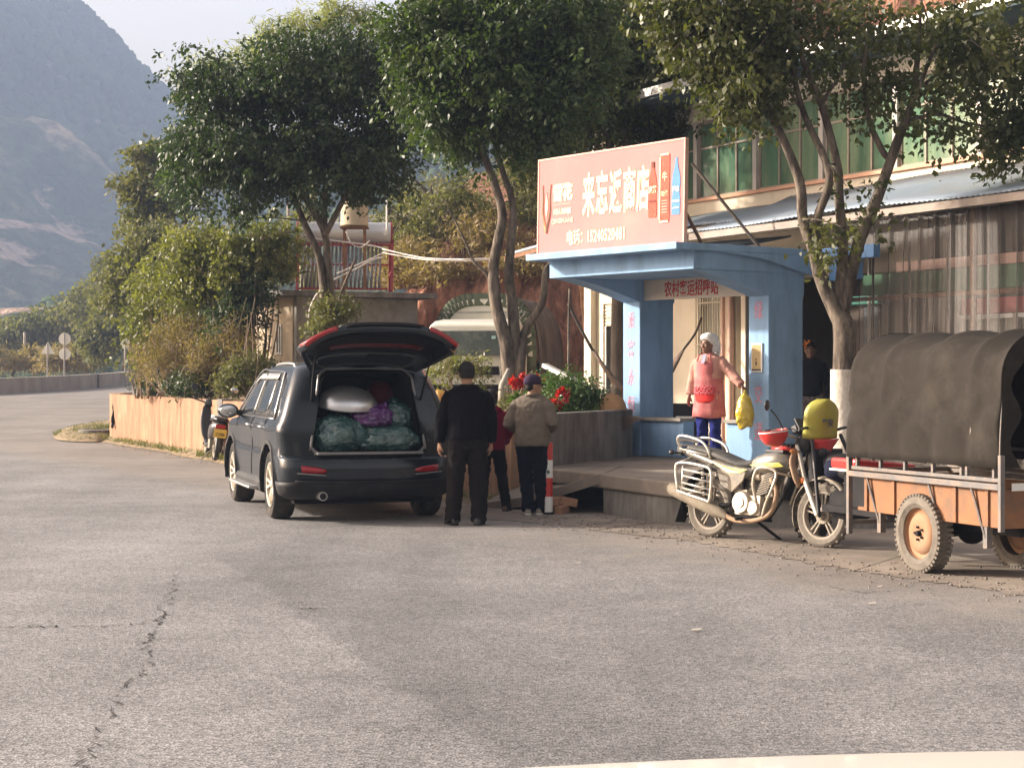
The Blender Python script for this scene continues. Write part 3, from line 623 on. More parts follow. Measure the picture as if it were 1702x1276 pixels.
bx('shutter_panel', M['cream_panel'], [span(2.30, 2.75, -.30, -.26, .47, 3.0)]); bx('shutter_edge', M['steel'], [span(2.78, 2.84, -.34, -.24, .47, 3.0), span(2.92, 2.95, -.34, -.24, .47, 3.0)])
bx('green_lintel', mat('greenl', (.03, .28, .20), .5), [span(4.25, 5.15, -.5, -.38, 2.45, 2.56)])
bx('dark_door', mat('darkdoor', (.03, .05, .06), .5), [span(4.75, 5.05, -.42, -.36, .47, 2.45)]); bx('brown_door', mat('browndoor', (.12, .09, .07), .7), [span(4.30, 4.72, -.40, -.36, .47, 2.45)])
mb = MB(); mb.tube([(5.13, -.62, .47), (5.13, -.62, 3.2)], .022, 8); mb.build('white_pipe', M['white'], sb)
# upstairs window band
M['greenglass'] = mat('greenglass', (.085, .16, .10), .12, var=.4, vs=1.6, bump=.03, bs=3, spec=.9, dirt=(.30, .34, .20), damt=.5, ds=1.3, stretch=(1, 1, .25))
M['winframe'] = mat('winframe', (.33, .27, .21), .6, var=.1); M['mullion'] = mat('mullion', (.50, .45, .40), .6, var=.1)
x = XL+.02; k = 0
while x < XR-.1:
    x1 = min(x+1.62, XR)
    wf = bx('window', M['winframe'], [span(x+.10, x1, .05, .10, 4.25, 4.29), span(x+.10, x1, .05, .10, 5.41, 5.45), span(x+.10, x+.135, .05, .10, 4.29, 5.41), span(x1-.035, x1, .05, .10, 4.29, 5.41), span(x+.135, x1-.035, .055, .095, 5.02, 5.05)] +
        [span(x+.10+q*(x1-x-.1)/3-.015, x+.10+q*(x1-x-.1)/3+.015, .052, .098, 4.29, 5.41) for q in (1, 2)], 0)
    for q in range(3):
        a0 = x+.135+q*(x1-x-.135)/3
        bx('pane', M['greenglass'], [span(a0, a0+(x1-x-.135)/3, .07+.004*q, .078+.004*q, 4.29, 5.41)], 0, wf)
    bx('mullion', M['mullion'], [span(x, x+.10, .0, .12, 4.25, 5.45)], .004); x += 1.62; k += 1
M['curtain'] = mat('curtain', (.60, .56, .30), .9, var=.2, bump=0)
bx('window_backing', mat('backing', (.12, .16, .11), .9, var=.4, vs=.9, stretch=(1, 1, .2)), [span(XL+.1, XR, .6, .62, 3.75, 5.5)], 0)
# roof with deep dark eave and white fascia
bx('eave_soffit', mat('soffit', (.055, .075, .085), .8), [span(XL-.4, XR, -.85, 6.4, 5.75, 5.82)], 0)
bx('roof_fascia', M['white'], [span(XL-.42, XR, -.90, -.86, 5.80, 5.93)], .003)
mb = MB(); mb.prism([(XL-.42, -.86, 5.84), (XL-.42, 6.4, 6.3), (XL-.42, 6.4, 6.34), (XL-.42, -.86, 5.90)], (XR-XL+.42, 0, 0)); mb.build('roof_sheet', mat('roofsheet', (.55, .52, .50), .5, var=.15), sb)
# corrugated awnings
def corr(name, x0, x1, y0, z0, y1, z1, m, par, amp=.014, pitch=.09, th=.012, sag=0):
    amp = .008
    n = int((x1-x0)/pitch*4); v = []; 
    for i in range(n+1):
        x = x0+(x1-x0)*i/n; h = amp*math.sin(i*math.pi/2)
        for j in range(5):
            q = j/4; z = z0+(z1-z0)*q+h - sag*math.sin(math.pi*q)+.02*math.sin(x*1.3)
            v.append((x, y0+(y1-y0)*q, z))
    f = [(i*5+j, (i+1)*5+j, (i+1)*5+j+1, i*5+j+1) for i in range(n) for j in range(4)]
    o = np_mesh(name, v, f, m, par, smooth=True); s_ = o.modifiers.new('s', 'SOLIDIFY'); s_.thickness = th; return o
M['awnblue'] = mat('awnblue', (.27, .33, .40), .5, metal=.2, var=.12, vs=1.2, bump=.05, dirt=(.36, .33, .30), damt=.4, ds=.8)
aw = thing('awning', 'short blue grey corrugated awning left of the trunk above the shelter roof', 'awning'); aw.matrix_world = MBld
corr('corrugated_sheet', -1.6, 2.9, -.03, 3.98, -1.25, 3.66, M['awnblue'], aw); mb = MB(); mb.box((.65, -1.24, 3.60), (4.5, .04, .05)); 
for k in range(6): mb.box((-1.5+k*.86, -.63, 3.76), (.04, 1.2, .04), (R(15), 0, 0))
mb.build('awning_frame', M['steel'], aw)
aw = thing('awning', 'long blue grey corrugated awning over the curtained shop front', 'awning'); aw.matrix_world = MBld
corr('corrugated_sheet', 2.6, XR, -.03, 4.08, -1.75, 3.52, M['awnblue'], aw, sag=.05)
corr('corrugated_sheet', -.6, 3.4, -.6, 3.45, -1.95, 3.22, M['awnblue'], aw, sag=.02)
M['woodrail'] = mat('woodrail', (.34, .29, .25), .8)
mb = MB(); mb.box((7.8, -1.74, 3.44), (10.4, .05, .09)); mb.box((1.4, -1.94, 3.17), (4.0, .05, .06)); mb.build('edge_rail', M['woodrail'], aw)
mb = MB(); 
for k in range(9): mb.box((3.0+k*1.2, -.9, 3.68), (.05, 1.75, .05), (R(17), 0, 0))
mb.build('rafter', M['rust'], aw)
# translucent ribbed curtain wall under the awning
def clear_mat():
    m = mat('ribbed_plastic', (.085, .072, .062), .4, var=.35, vs=1.2, bump=.1, dirt=(.055, .047, .04), damt=.45, ds=1.1, streak=.12, spec=.5); m.node_tree.nodes['Principled BSDF'].inputs['Alpha'].default_value = .60; return m  # sheet colour darkened to stand for the shade of awning and trees
cw = thing('plastic_curtain_wall', 'brown translucent ribbed plastic wall enclosing the shop front under the long awning', 'plastic wall'); cw.matrix_world = MBld
n = 330; v = []
for i in range(n+1):
    x = 5.5+7.5*i/n; ph = (i % 12); h = .035 if ph in (0, 1) else (.0 + .006*math.sin(i*1.7))
    for j in range(7):
        z = .47+(3.42-.47)*j/6; v.append((x, -1.45-h+.012*math.sin(z*2+x), z))
cl = np_mesh('ribbed_sheet', v, [(i*7+j, (i+1)*7+j, (i+1)*7+j+1, i*7+j+1) for i in range(n) for j in range(6)], clear_mat(), cw, smooth=True)
mb = MB()
for k in range(12): mb.box((5.52+k*.68, -1.40, 1.95), (.022, .02, 2.94))
mb.build('light_rib', mat('lightrib', (.26, .235, .21), .5), cw)
mb = MB()
for k in range(4): mb.box((5.5+k*2.45, -1.36, 1.95), (.06, .05, 2.95))
mb.box((9.2, -1.37, 2.46), (7.5, .05, .05)); mb.build('support_frame', M['rust'], cw)
# things seen dimly through it
gb = thing('green_sign_beam', 'green painted beam seen dimly through the plastic wall', 'beam'); gb.matrix_world = MBld
mb = MB(); mb.box((7.2, -.9, 2.66), (3.6, .08, .26)); mb.build('beam_body', mat('greenb', (.07, .20, .10), .6, var=.3), gb); mb = MB(); mb.box((7.4, -.95, 2.86), (2.6, .03, .12)); mb.build('pale_strip', M['signpale'], gb)
bl_ = thing('blue_metal_frame', 'blue square frame piece sticking out behind the tree fork', 'frame'); bl_.matrix_world = MBld
mb = MB(); mb.box((6.0, -1.62, 3.02), (1.1, .1, .16)); mb.box((5.95, -1.62, 2.82), (.55, .1, .25)); mb.build('frame_body', M['bluedeep'], bl_, bevel=.005)
wn = thing('white_framed_window', 'white framed window with a red strip above, seen through the plastic wall', 'window'); wn.matrix_world = MBld
mb = MB()
for c_, d_ in [span(7.3, 9.3, -1.0, -.95, 2.18, 2.23), span(7.3, 9.3, -1.0, -.95, 1.2, 1.25), span(7.3, 7.36, -1.0, -.95, 1.2, 2.2), span(8.2, 8.28, -1.0, -.95, 1.2, 2.2), span(9.24, 9.3, -1.0, -.95, 1.2, 2.2)]: mb.box(c_, d_)
mb.build('frame', M['white'], wn); mb = MB(); mb.box((8.3, -.95, 2.33), (2.0, .03, .18)); mb.build('red_strip', mat('rs', (.5, .12, .12), .6), wn); mb = MB(); mb.box((8.3, -.93, 1.7), (1.9, .02, 1)); mb.build('pane', mat('pn', (.25, .25, .22), .3), wn)
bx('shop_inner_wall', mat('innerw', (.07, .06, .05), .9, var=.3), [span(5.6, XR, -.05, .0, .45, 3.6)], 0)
# diagonal stay pole from the eave to the shelter roof
sp = MB(); sp.tube([P(1150, 272, 23.6), P(1268, 418, 23.2)], .022, 8); tag(sp.build('stay_pole', M['barkdark']), 'thin dark pole slanting down onto the blue shelter roof', 'pole')
# far corrugated roof left of the billboard and dark signboard in the yard
yr = thing('yard_roof', 'small corrugated roof edge left of the billboard in front of red earth', 'roof')
pa, pb = P(840, 425, 34), P(960, 392, 31.5); mb = MB(); mb.prism([pa, pb, pb+Vector((1.5, 2, .5)), pa+Vector((1.5, 2, .5))], (0, 0, .04)); mb.build('roof_sheet', M['awnblue'], yr); mb = MB(); mb.beam(pa-Vector((0, 0, .06)), pb-Vector((0, 0, .06)), .05, .08); mb.beam(pb, Vector((pb.x+.3, pb.y, TZ)), .08, .08); mb.build('frame', M['rust'], yr)
dsg = thing('parked_goods_crate', 'black crate with white markings behind the left low shelter wall', 'crate'); q = P(1132, 690, 26.2); dsg.location = (q.x, q.y, TZ+.0); dsg.rotation_euler = (0, 0, -.35)
mb = MB(); mb.box((0, 0, .33), (.62, .4, .66)); mb.build('crate_body', M['blackmatte'], dsg, bevel=.02)
vs, fs = text_mesh('贵B16', .12, .002, .8, .002); mb = MB(); mb.add([(x+.06, y-.205, z+.22) for x, y, z in vs], fs); mb.build('plate_lettering', M['white'], dsg)
mb = MB(); mb.tube([(-.24, -.21, .42), (-.19, -.21, .38), (-.12, -.21, .58), (-.2, -.21, .60)], .014, 6); mb.box((.1, -.205, .47), (.24, .01, .02)); mb.build('white_marking', M['white'], dsg)
# ================================================================ VEGETATION
def leaves(rs, centers, per, L, Wd, spread, droop, jit=.35, tw=None):
    """folded diamond leaves strung along short drooping twigs; centers (n,3)"""
    n = len(centers); d = rs.normal(size=(n, 3)); d[:, 2] = d[:, 2]*.5 - droop*.6; d /= np.linalg.norm(d, axis=1)[:, None]
    c = np.repeat(centers, per, 0); dd = np.repeat(d, per, 0); m = n*per
    tt = rs.random(m)[:, None]*spread; c = c + dd*tt + rs.normal(size=(m, 3))*spread*jit*.5; c[:, 2] -= (tt[:, 0]**2)*droop*.8
    a = rs.normal(size=(m, 3)); a[:, 2] -= droop*1.6; a += dd*.7; a /= np.linalg.norm(a, axis=1)[:, None]
    b = np.cross(a, rs.normal(size=(m, 3))); b /= np.linalg.norm(b, axis=1)[:, None]; nn = np.cross(a, b)
    s = rs.uniform(.45, 1.4, m)[:, None]; l = L*s; w_ = Wd*s
    v = np.empty((m, 4, 3)); v[:, 0] = c; v[:, 1] = c+a*l*.42+b*w_*.5+nn*w_*.13; v[:, 2] = c+a*l; v[:, 3] = c+a*l*.42-b*w_*.5+nn*w_*.13
    return v.reshape(-1, 3)
def lobe_pts(rs, lobes, n, shell=.45):
    """lobes: (px,py,rx,ry,Z,rz[m][,weight]) -> n points, more of them towards each lobe's surface"""
    vol = np.array([l[2]*l[3]*(l[6] if len(l) > 6 else 1) for l in lobes], float); vol /= vol.sum(); out = []
    for l, k in zip(lobes, rs.multinomial(n, vol)):
        c = np.array(P(l[0], l[1], l[4])); s = l[4]/F; u = rs.normal(size=(k, 3)); u /= np.linalg.norm(u, axis=1)[:, None]
        r = rs.random(k)**shell; r *= 1+.12*np.sin(u[:, 0]*5+l[0])*np.cos(u[:, 2]*4+l[1]); out.append(c + u*r[:, None]*np.array([l[2]*s, l[5], l[3]*s]))
    return np.concatenate(out)
def crown(name, parent, lobes, n, per, L, Wd, m, seed, droop=.5, spread=.28, shell=.45, clump=0):
    rs = np.random.default_rng(seed); c = lobe_pts(rs, lobes, n if not clump else n//clump, shell)
    if clump: c = np.repeat(c, clump, 0)+rs.normal(size=(len(c)*clump, 3))*np.array([.16, .16, .13])
    v = leaves(rs, c, per, L, Wd, spread, droop); f = np.arange(len(v)).reshape(-1, 4)
    if parent: v = v-np.array(parent.location)
    return np_mesh(name, v, f, m, parent), c
def stems(name, parent, paths, m, n=8, sm=5, twigs=None, seed=0, twl=.5, twr=.006):
    """paths: list of (points px,py,Z or Vector ; radii)"""
    rn = random.Random(seed); mb = MB(); o = Vector(parent.location) if parent else Vector()
    for pts, rr in paths:
        q = [(Vector(p) if isinstance(p, Vector) else P(*p)) - o for p in pts]; q = [p+Vector((rn.gauss(0, .018), rn.gauss(0, .03), 0)) for p in q]
        mb.tube(q, rr, n, sm=sm)
    if twigs is not None:
        ends = [( (Vector(p) if isinstance(p, Vector) else P(*p)) - o) for pts, rr in paths for p in pts[len(pts)//2:]]
        for c in twigs:
            c = Vector(c)-o; e = min(ends, key=lambda e_: (e_-c).length+rn.random()*.5); mid = (c+e)/2+Vector((rn.gauss(0, .12), rn.gauss(0, .12), rn.gauss(.05, .08)))
            mb.tube([e, mid, c], [twr*2.6, twr*1.7, twr*.8], 5, sm=3, caps=False)
    return mb.build(name, m, parent, smooth=True)
LM = {}
LM['ficus'] = leaf_mat('ficus', (.022, .045, .014), (.085, .125, .034), .3)
LM['ficus_dark'] = leaf_mat('ficus_dark', (.016, .034, .014), (.06, .09, .034), .25)
LM['ficus_brown'] = leaf_mat('ficus_brown', (.03, .045, .015), (.115, .118, .042), .3)
LM['shrub'] = leaf_mat('shrub', (.055, .075, .025), (.24, .24, .085), .35)
LM['dry'] = leaf_mat('dry', (.14, .10, .05), (.30, .24, .12), .3, .7)
LM['olive'] = leaf_mat('olive', (.06, .075, .03), (.20, .19, .08), .3, .7)
LM['bush'] = leaf_mat('bush', (.02, .05, .015), (.09, .16, .04), .25)
LM['flower'] = leaf_mat('flower', (.22, .008, .014), (.48, .025, .025), .35)
LM['bamboo'] = leaf_mat('bamboo', (.10, .12, .05), (.34, .36, .18), .45, .6)
# --- tree 1, behind the car
Z = 30
t = thing('shade_tree', 'dense dark green tree with drooping leaves standing behind the black car', 'tree', tuple(P(548, 668, Z)))
lo = [(390, 190, 72, 92, Z, 1.1), (465, 135, 75, 85, Z, 1.1), (560, 125, 85, 85, Z, 1.2), (640, 170, 55, 110, Z, 1.1), (335, 130, 38, 45, Z, .6, .8), (338, 262, 56, 58, Z, .8), (430, 262, 80, 58, Z, 1.1),
      (530, 255, 95, 78, Z, 1.2), (625, 275, 68, 62, Z, 1.0), (655, 110, 42, 40, Z, .8, .7), (505, 108, 48, 34, Z, .7, .7), (590, 95, 46, 28, Z, .7, .6), (410, 330, 40, 25, Z, .5, .6)]
_, tw = crown('crown', t, lo, 4300, 14, .088, .046, LM['ficus_dark'], 11, droop=.55, spread=.28, shell=.42, clump=9)
stems('trunk', t, [([(548, 668, Z), (546, 600, Z), (545, 540, Z), (541, 515, Z)], [.13, .11, .10, .08]),
   ([(543, 540, Z), (538, 500, Z), (531, 429, Z), (507, 368, Z), (480, 315, Z), (430, 240, Z), (370, 180, Z)], [.075, .07, .062, .052, .045, .035, .015]),
   ([(548, 535, Z), (549, 500, Z), (544, 440, Z), (539, 381, Z), (493, 304, Z), (470, 220, Z), (480, 120, Z)], [.075, .07, .06, .055, .045, .035, .015]),
   ([(539, 385, Z), (541, 330, Z), (545, 240, Z), (560, 120, Z)], [.05, .042, .035, .015]), ([(541, 392, Z), (573, 325, Z), (610, 260, Z), (640, 170, Z)], [.05, .045, .035, .015]),
   ([(556, 520, Z+.4), (572, 480, Z+.4), (590, 430, Z+.4)], [.03, .025, .02])], M['bark'], twigs=tw[::55], seed=1)
# feathery bamboo behind it
t = thing('bamboo', 'pale feathery bamboo rising behind the top of the dense tree', 'bamboo', tuple(P(500, 640, 38)))
pth = []; tips = []
for k, (a, b, c_, d_) in enumerate([(470, 60, 410, 85), (450, 40, 425, 72), (520, 35, 545, 40), (540, 5, 575, 18), (560, 28, 620, 15), (470, 80, 350, 95), (420, 95, 300, 120), (590, 30, 640, 45), (400, 120, 320, 105), (500, 22, 470, 48)]):
    pth.append(([(500+k*4, 640, 38), (500+k*3, 400, 38), (a+10, b+90, 38), (a, b, 38), (c_, d_, 38)], [.04, .035, .02, .012, .005]))
    for q in np.linspace(0, 1, 26): tips.append(np.array(P(a+(c_-a)*q+(1-q)*6, b+(d_-b)*q, 38)))
    for q in np.linspace(0, 1, 16): tips.append(np.array(P(a+10-10*q, b+90-90*q, 38)))
rs = np.random.default_rng(5); tp_ = np.repeat(np.array(tips), 2, 0)+rs.normal(size=(len(tips)*2, 3))*.12
v = leaves(rs, tp_, 11, .17, .022, .36, .55); o_ = np_mesh('foliage', v-np.array(t.location), np.arange(len(v)).reshape(-1, 4), LM['bamboo'], t)
stems('canes', t, pth, mat('cane', (.3, .3, .16), .6), 5, 4)
# --- tree 2, in the planter in front of the truck
Z = 26.5
t = thing('shade_tree', 'tree with three slender forking stems in front of the parked truck', 'tree', tuple(P(852, 668, Z)))
lo = [(700, 60, 62, 70, Z, 1.0), (765, 100, 85, 95, Z, 1.2), (850, 75, 95, 90, Z, 1.3), (820, 175, 90, 68, Z, 1.1), (735, 190, 52, 58, Z, .8), (905, 150, 85, 85, Z, 1.2), (950, 55, 85, 80, Z, 1.2), (800, 5, 110, 50, Z, 1.2), (880, 235, 45, 40, Z, .7, .7), (770, 235, 35, 25, Z, .5, .5), (690, 140, 40, 60, Z, .7, .6)]
_, tw = crown('crown', t, lo, 4900, 14, .088, .047, LM['ficus'], 12, shell=.42, clump=9)
stems('trunk', t, [([(850, 668, Z), (846, 612, Z), (839, 569, Z), (825, 506, Z), (822, 447, Z), (829, 400, Z), (835, 343, Z), (797, 234, Z), (770, 150, Z), (745, 60, Z)], [.15, .12, .10, .088, .08, .074, .064, .05, .03, .012]),
   ([(862, 668, Z), (860, 600, Z), (854, 499, Z), (848, 454, Z), (850, 400, Z), (852, 335, Z), (832, 235, Z), (856, 130, Z), (860, 40, Z)], [.13, .095, .078, .07, .062, .05, .038, .025, .012]),
   ([(862, 640, Z), (866, 593, Z), (876, 550, Z), (900, 503, Z), (907, 452, Z), (925, 420, Z+.3), (930, 300, Z+.5), (915, 160, Z)], [.09, .07, .06, .055, .05, .04, .03, .012]),
   ([(823, 478, Z), (806, 454, Z), (792, 435, Z), (773, 400, Z), (752, 360, Z), (735, 330, Z)], [.035, .028, .024, .018, .012, .006])], M['bark'], twigs=tw[::60], seed=2)
# --- tree 3, behind the billboard
Z = 29
t = thing('shade_tree', 'dark tree rising behind the pink shop billboard', 'tree', tuple(P(1030, 700, Z)))
lo = [(1000, 70, 90, 85, Z, 1.2), (1090, 55, 90, 85, Z, 1.2), (1165, 110, 80, 75, Z, 1.2), (1060, 140, 90, 62, Z, 1.2), (1150, 190, 62, 50, Z, .9), (1000, 165, 70, 50, Z, 1.0), (950, 215, 35, 45, Z, .7, .8), (1135, 262, 32, 60, Z+.5, .6, .5), (910, 270, 26, 50, Z, .5, .4), (1080, 215, 60, 35, Z, .8, .7)]
_, tw = crown('crown', t, lo, 4100, 14, .095, .052, LM['ficus_brown'], 13, shell=.42, clump=9)
stems('trunk', t, [([(1030, 700, Z), (1030, 600, Z), (1028, 420, Z), (1012, 260, Z), (1005, 200, Z), (1000, 90, Z)], [.14, .13, .11, .06, .045, .015]), ([(1029, 420, Z), (1045, 250, Z), (1040, 190, Z), (1090, 60, Z)], [.08, .05, .04, .015]),
   ([(1029, 430, Z), (1070, 260, Z), (1080, 200, Z), (1150, 110, Z)], [.07, .05, .04, .015]), ([(1028, 400, Z), (950, 290, Z), (915, 260, Z)], [.04, .02, .01])], M['barkdark'], twigs=tw[::50], seed=3)
# --- tree 4, whitewashed trunk by the tricycle
Z = 20.2
t = thing('street_tree', 'spreading tree with whitewashed lower trunk beside the canvas topped tricycle', 'tree', (P(1403, 620, Z).x, Z, TZ))
lo = [(1205, 70, 80, 80, Z, 1.1, 1.6), (1245, 140, 48, 55, Z, .8, 1.3), (1310, 20, 60, 40, Z, 1, .6), (1400, 50, 60, 50, Z, 1.1, .4), (1490, 30, 60, 50, Z, 1, .35), (1600, 50, 90, 52, Z, 1.2, .7), (1650, 120, 55, 50, Z, 1, .8), (1692, 210, 32, 55, Z, .8, 1.0),
      (1560, 160, 65, 30, Z, .9, .5), (1480, 125, 50, 36, Z, .9, .3), (1440, 170, 34, 20, Z, .6, .4), (1370, 110, 40, 32, Z, .8, .35), (1418, 345, 24, 36, Z, .3, .5), (1565, 222, 34, 16, Z, .4, .8), (1405, 385, 28, 22, Z, .3, .5), (1285, 180, 30, 22, Z, .5, .6), (1150, 20, 70, 50, Z, 1, 1.2), (1372, 400, 22, 26, Z-.2, .3, .35), (1655, 270, 20, 16, Z, .4, .6)]
_, tw = crown('crown', t, lo, 2500, 12, .08, .05, LM['ficus_brown'], 14, spread=.24, shell=.6, clump=7)
stems('trunk', t, [([(1403, 764, Z), (1402, 700, Z), (1401, 613, Z), (1398, 545, Z), (1389, 518, Z), (1366, 462, Z), (1352, 417, Z), (1335, 365, Z), (1325, 301, Z), (1291, 212, Z), (1264, 164, Z), (1225, 100, Z), (1200, 40, Z)], [.155, .135, .13, .125, .095, .075, .065, .06, .055, .045, .035, .02, .01]),
   ([(1366, 462, Z), (1361, 424, Z), (1359, 365, Z), (1373, 291, Z-.2), (1339, 191, Z), (1315, 120, Z), (1300, 20, Z)], [.05, .05, .05, .045, .035, .028, .012]),
   ([(1398, 520, Z), (1399, 472, Z), (1401, 413, Z), (1394, 330, Z), (1388, 273, Z), (1366, 171, Z), (1332, 85, Z), (1318, -10, Z)], [.07, .065, .06, .055, .05, .04, .03, .015]),
   ([(1400, 530, Z), (1409, 483, Z), (1432, 401, Z), (1460, 330, Z), (1489, 239, Z), (1517, 154, Z), (1530, 0, Z)], [.09, .075, .07, .065, .055, .04, .015]),
   ([(1480, 262, Z), (1466, 250, Z), (1438, 188, Z), (1430, 100, Z), (1450, 20, Z)], [.04, .038, .03, .022, .008]), ([(1500, 215, Z), (1547, 85, Z), (1600, 17, Z)], [.03, .02, .008]), ([(1515, 200, Z), (1560, 190, Z), (1610, 205, Z), (1690, 215, Z)], [.025, .02, .016, .008]),
   ([(1366, 171, Z), (1400, 110, Z), (1410, 20, Z)], [.022, .016, .008]), ([(1339, 191, Z), (1290, 120, Z), (1270, 60, Z)], [.02, .015, .007]), ([(1517, 154, Z), (1580, 110, Z), (1680, 60, Z)], [.022, .016, .007])], M['bark'], twigs=tw[::42], seed=4)
M['limewash'] = mat('limewash', (.62, .57, .50), .95, var=.12, vs=6, bump=.6, bs=22, bdist=.02, dirt=(.24, .20, .16), damt=.38, ds=6)
mb = MB(); o = Vector(t.location); q = [P(1403, 764, Z)-o, P(1402, 700, Z)-o, P(1401, 640, Z)-o, P(1401, 614, Z)-o]; mb.tube(q, [.165, .1445, .139, .137], 18, sm=4, caps=False); mb.build('whitewash', M['limewash'], t, smooth=True)
# --- shrubs and trees on the terrace above the orange wall
def shrub(name, label, cat, base, lobes, n, per, L, Wd, m, seed, stemn=9, droop=.3, spread=.25, shell=.5, bark='twig', sr=.018, group=None, clump=0):
    t = thing(name, label, cat, tuple(P(*base)), 0, group); _, tw = crown('foliage', t, lobes, n, per, L, Wd, m, seed, droop, spread, shell, clump)
    rn = random.Random(seed); pth = []; b = P(*base); idx = [rn.randrange(len(tw)) for _ in range(stemn)]
    for i in idx:
        c = Vector(tw[i]); s = b+Vector(((c.x-b.x)*.45, (c.y-b.y)*.4, 0)); mid = (s+c)/2+Vector((rn.gauss(0, .1), rn.gauss(0, .1), .1)); pth.append(([s, mid, c], [sr, sr*.7, sr*.3]))
    stems('stems', t, pth, M[bark], 5, 4, twigs=tw[::max(1, len(tw)//40)], seed=seed, twr=sr*.22); return t
shrub('leafy_shrub', 'tall yellow green leafy shrub above the left end of the orange wall', 'shrub', (320, 655, 37), [(325, 420, 62, 46, 35.3, .7), (262, 478, 52, 50, 37, .9), (330, 480, 60, 50, 35.3, .7), (240, 545, 34, 45, 37, .7, .8), (300, 560, 60, 50, 37, .9, .6)], 1500, 13, .095, .05, LM['shrub'], 21, shell=.5, clump=6, sr=.022)
shrub('leafy_shrub', 'green leafy shrub left of the hut, mounting up beside its roof', 'shrub', (420, 655, 34.7), [(400, 420, 68, 42, 34.7, .6), (455, 405, 42, 45, 34.7, .6), (390, 465, 50, 40, 34.7, .6, .8), (462, 440, 24, 24, 34.7, .4, .7)], 1000, 13, .095, .05, LM['shrub'], 22, shell=.5, clump=6, sr=.022)
shrub('dark_shrub', 'dark green bushy tree in the shade left of the hut wall', 'tree', (425, 655, 34.5), [(402, 505, 34, 40, 34.5, .5), (385, 555, 38, 38, 34.5, .5, .7), (425, 470, 20, 18, 34.5, .4)], 420, 12, .09, .045, LM['ficus_dark'], 23, sr=.03, bark='barkdark', clump=2)
shrub('dry_scrub', 'thicket of dry brown stalks above the orange wall', 'scrub', (300, 657, 35.5), [(280, 600, 60, 45, 35.6, .5), (240, 600, 26, 50, 37.5, .4), (350, 590, 50, 55, 34.2, .3), (300, 550, 60, 40, 35.6, .5, .6), (400, 570, 34, 50, 33.8, .25, .6)], 1150, 7, .11, .018, LM['dry'], 24, stemn=120, droop=0, shell=.6, sr=.012)
shrub('low_bush', 'small grey green bush behind the wall above the front of the black car', 'bush', (410, 660, 33.5), [(420, 615, 46, 34, 33.5, .5), (385, 635, 28, 22, 33.5, .4), (455, 632, 26, 24, 33.2, .4)], 700, 12, .07, .03, LM['olive'], 25, stemn=14, sr=.01)
shrub('low_bush', 'dark weedy bush behind the orange wall above the scooter', 'bush', (340, 660, 34.6), [(335, 632, 40, 24, 34.6, .4), (300, 640, 30, 16, 35.2, .3), (255, 640, 34, 16, 37.6, .3), (360, 600, 24, 40, 35, .3, .5)], 560, 12, .075, .03, LM['ficus_dark'], 26, stemn=10, sr=.01)
t = thing('bare_sapling', 'pale leafless saplings standing behind the orange wall', 'sapling', tuple(P(360, 660, 34.5))); rn = random.Random(9); pth = []
for k in range(46):
    x = rn.uniform(225, 440); z_ = 37.3-(x-225)*.0215; pth.append(([(x, 662, z_), (x+rn.gauss(0, 5), 600, z_), (x+rn.gauss(0, 12), rn.uniform(480, 560), z_)], [.016, .012, .006]))
pth += [([(365, 662, 34.3), (380, 600, 34.3), (412, 545, 34.3)], [.03, .02, .01]), ([(372, 625, 34.3), (366, 560, 34.3), (372, 500, 34.3)], [.02, .014, .007])]
stems('stems', t, pth, M['twig'], 5, 4)
t = thing('leaning_fence', 'small broken grey slat fence leaning beside the lit hut wall', 'fence', tuple(P(428, 610, 37.8))); mb = MB(); b = Vector(t.location)
for k in range(8): mb.beam(P(404+k*7, 545, 38)-b, P(398+k*7, 600, 38)-b, .035, .03)
mb.beam(P(400, 552, 37.95)-b, P(462, 552, 37.95)-b, .03, .05); mb.beam(P(398, 585, 37.95)-b, P(456, 585, 37.95)-b, .03, .05); mb.build('slats', M['winframe'], t)
# --- mid distance trees by the bend
def tree(label, base, fork, lobes, n, m, seed, per=11, L=.16, Wd=.09, group=None, clump=3, droop=.35, shell=.42, tr=.12, name='roadside_tree', spread=.5):
    t = thing(name, label, 'tree', tuple(P(*base)), 0, group); _, tw = crown('crown', t, lobes, n, per, L, Wd, m, seed, droop, spread, shell, clump)
    pth = [([base, ((base[0]+fork[0])/2+3, (base[1]+fork[1])/2, base[2]), fork], [tr, tr*.85, tr*.6])]
    for l in lobes: pth.append(([fork, ((fork[0]+l[0])/2, (fork[1]+l[1])/2+8, l[4]), (l[0], l[1], l[4])], [tr*.5, tr*.35, tr*.12]))
    stems('trunk', t, pth, M['barkdark'], 6, 4, twigs=tw[::max(1, len(tw)//60)], seed=seed, twr=.012); return t
tree('slender open tree with leaf clumps against the hazy mountain', (282, 480, 66), (276, 360, 66), [(250, 262, 24, 26, 66, .8), (222, 315, 28, 24, 66, .8), (262, 318, 30, 22, 66, .8), (228, 362, 22, 14, 66, .5), (290, 290, 18, 24, 66, .5, .6), (270, 350, 34, 18, 66, .6, .5)], 650, LM['olive'], 31, L=.2, Wd=.11)
tree('tall leafy tree immediately left of the dense tree crown', (312, 500, 58), (308, 370, 58), [(305, 235, 26, 30, 58, 1), (330, 270, 34, 40, 58, 1), (300, 300, 26, 30, 58, .8, .8), (325, 330, 22, 20, 58, .6, .6)], 700, LM['ficus'], 32, L=.17, Wd=.09)
tree('dark bushy tree above the yellow green shrub by the bend', (245, 600, 62), (245, 470, 62), [(250, 400, 42, 30, 62, 1.4), (215, 445, 40, 40, 62, 1.3), (270, 440, 40, 40, 62, 1.2), (200, 490, 26, 30, 62, 1)], 1000, LM['olive'], 33, L=.2, Wd=.1, tr=.14)
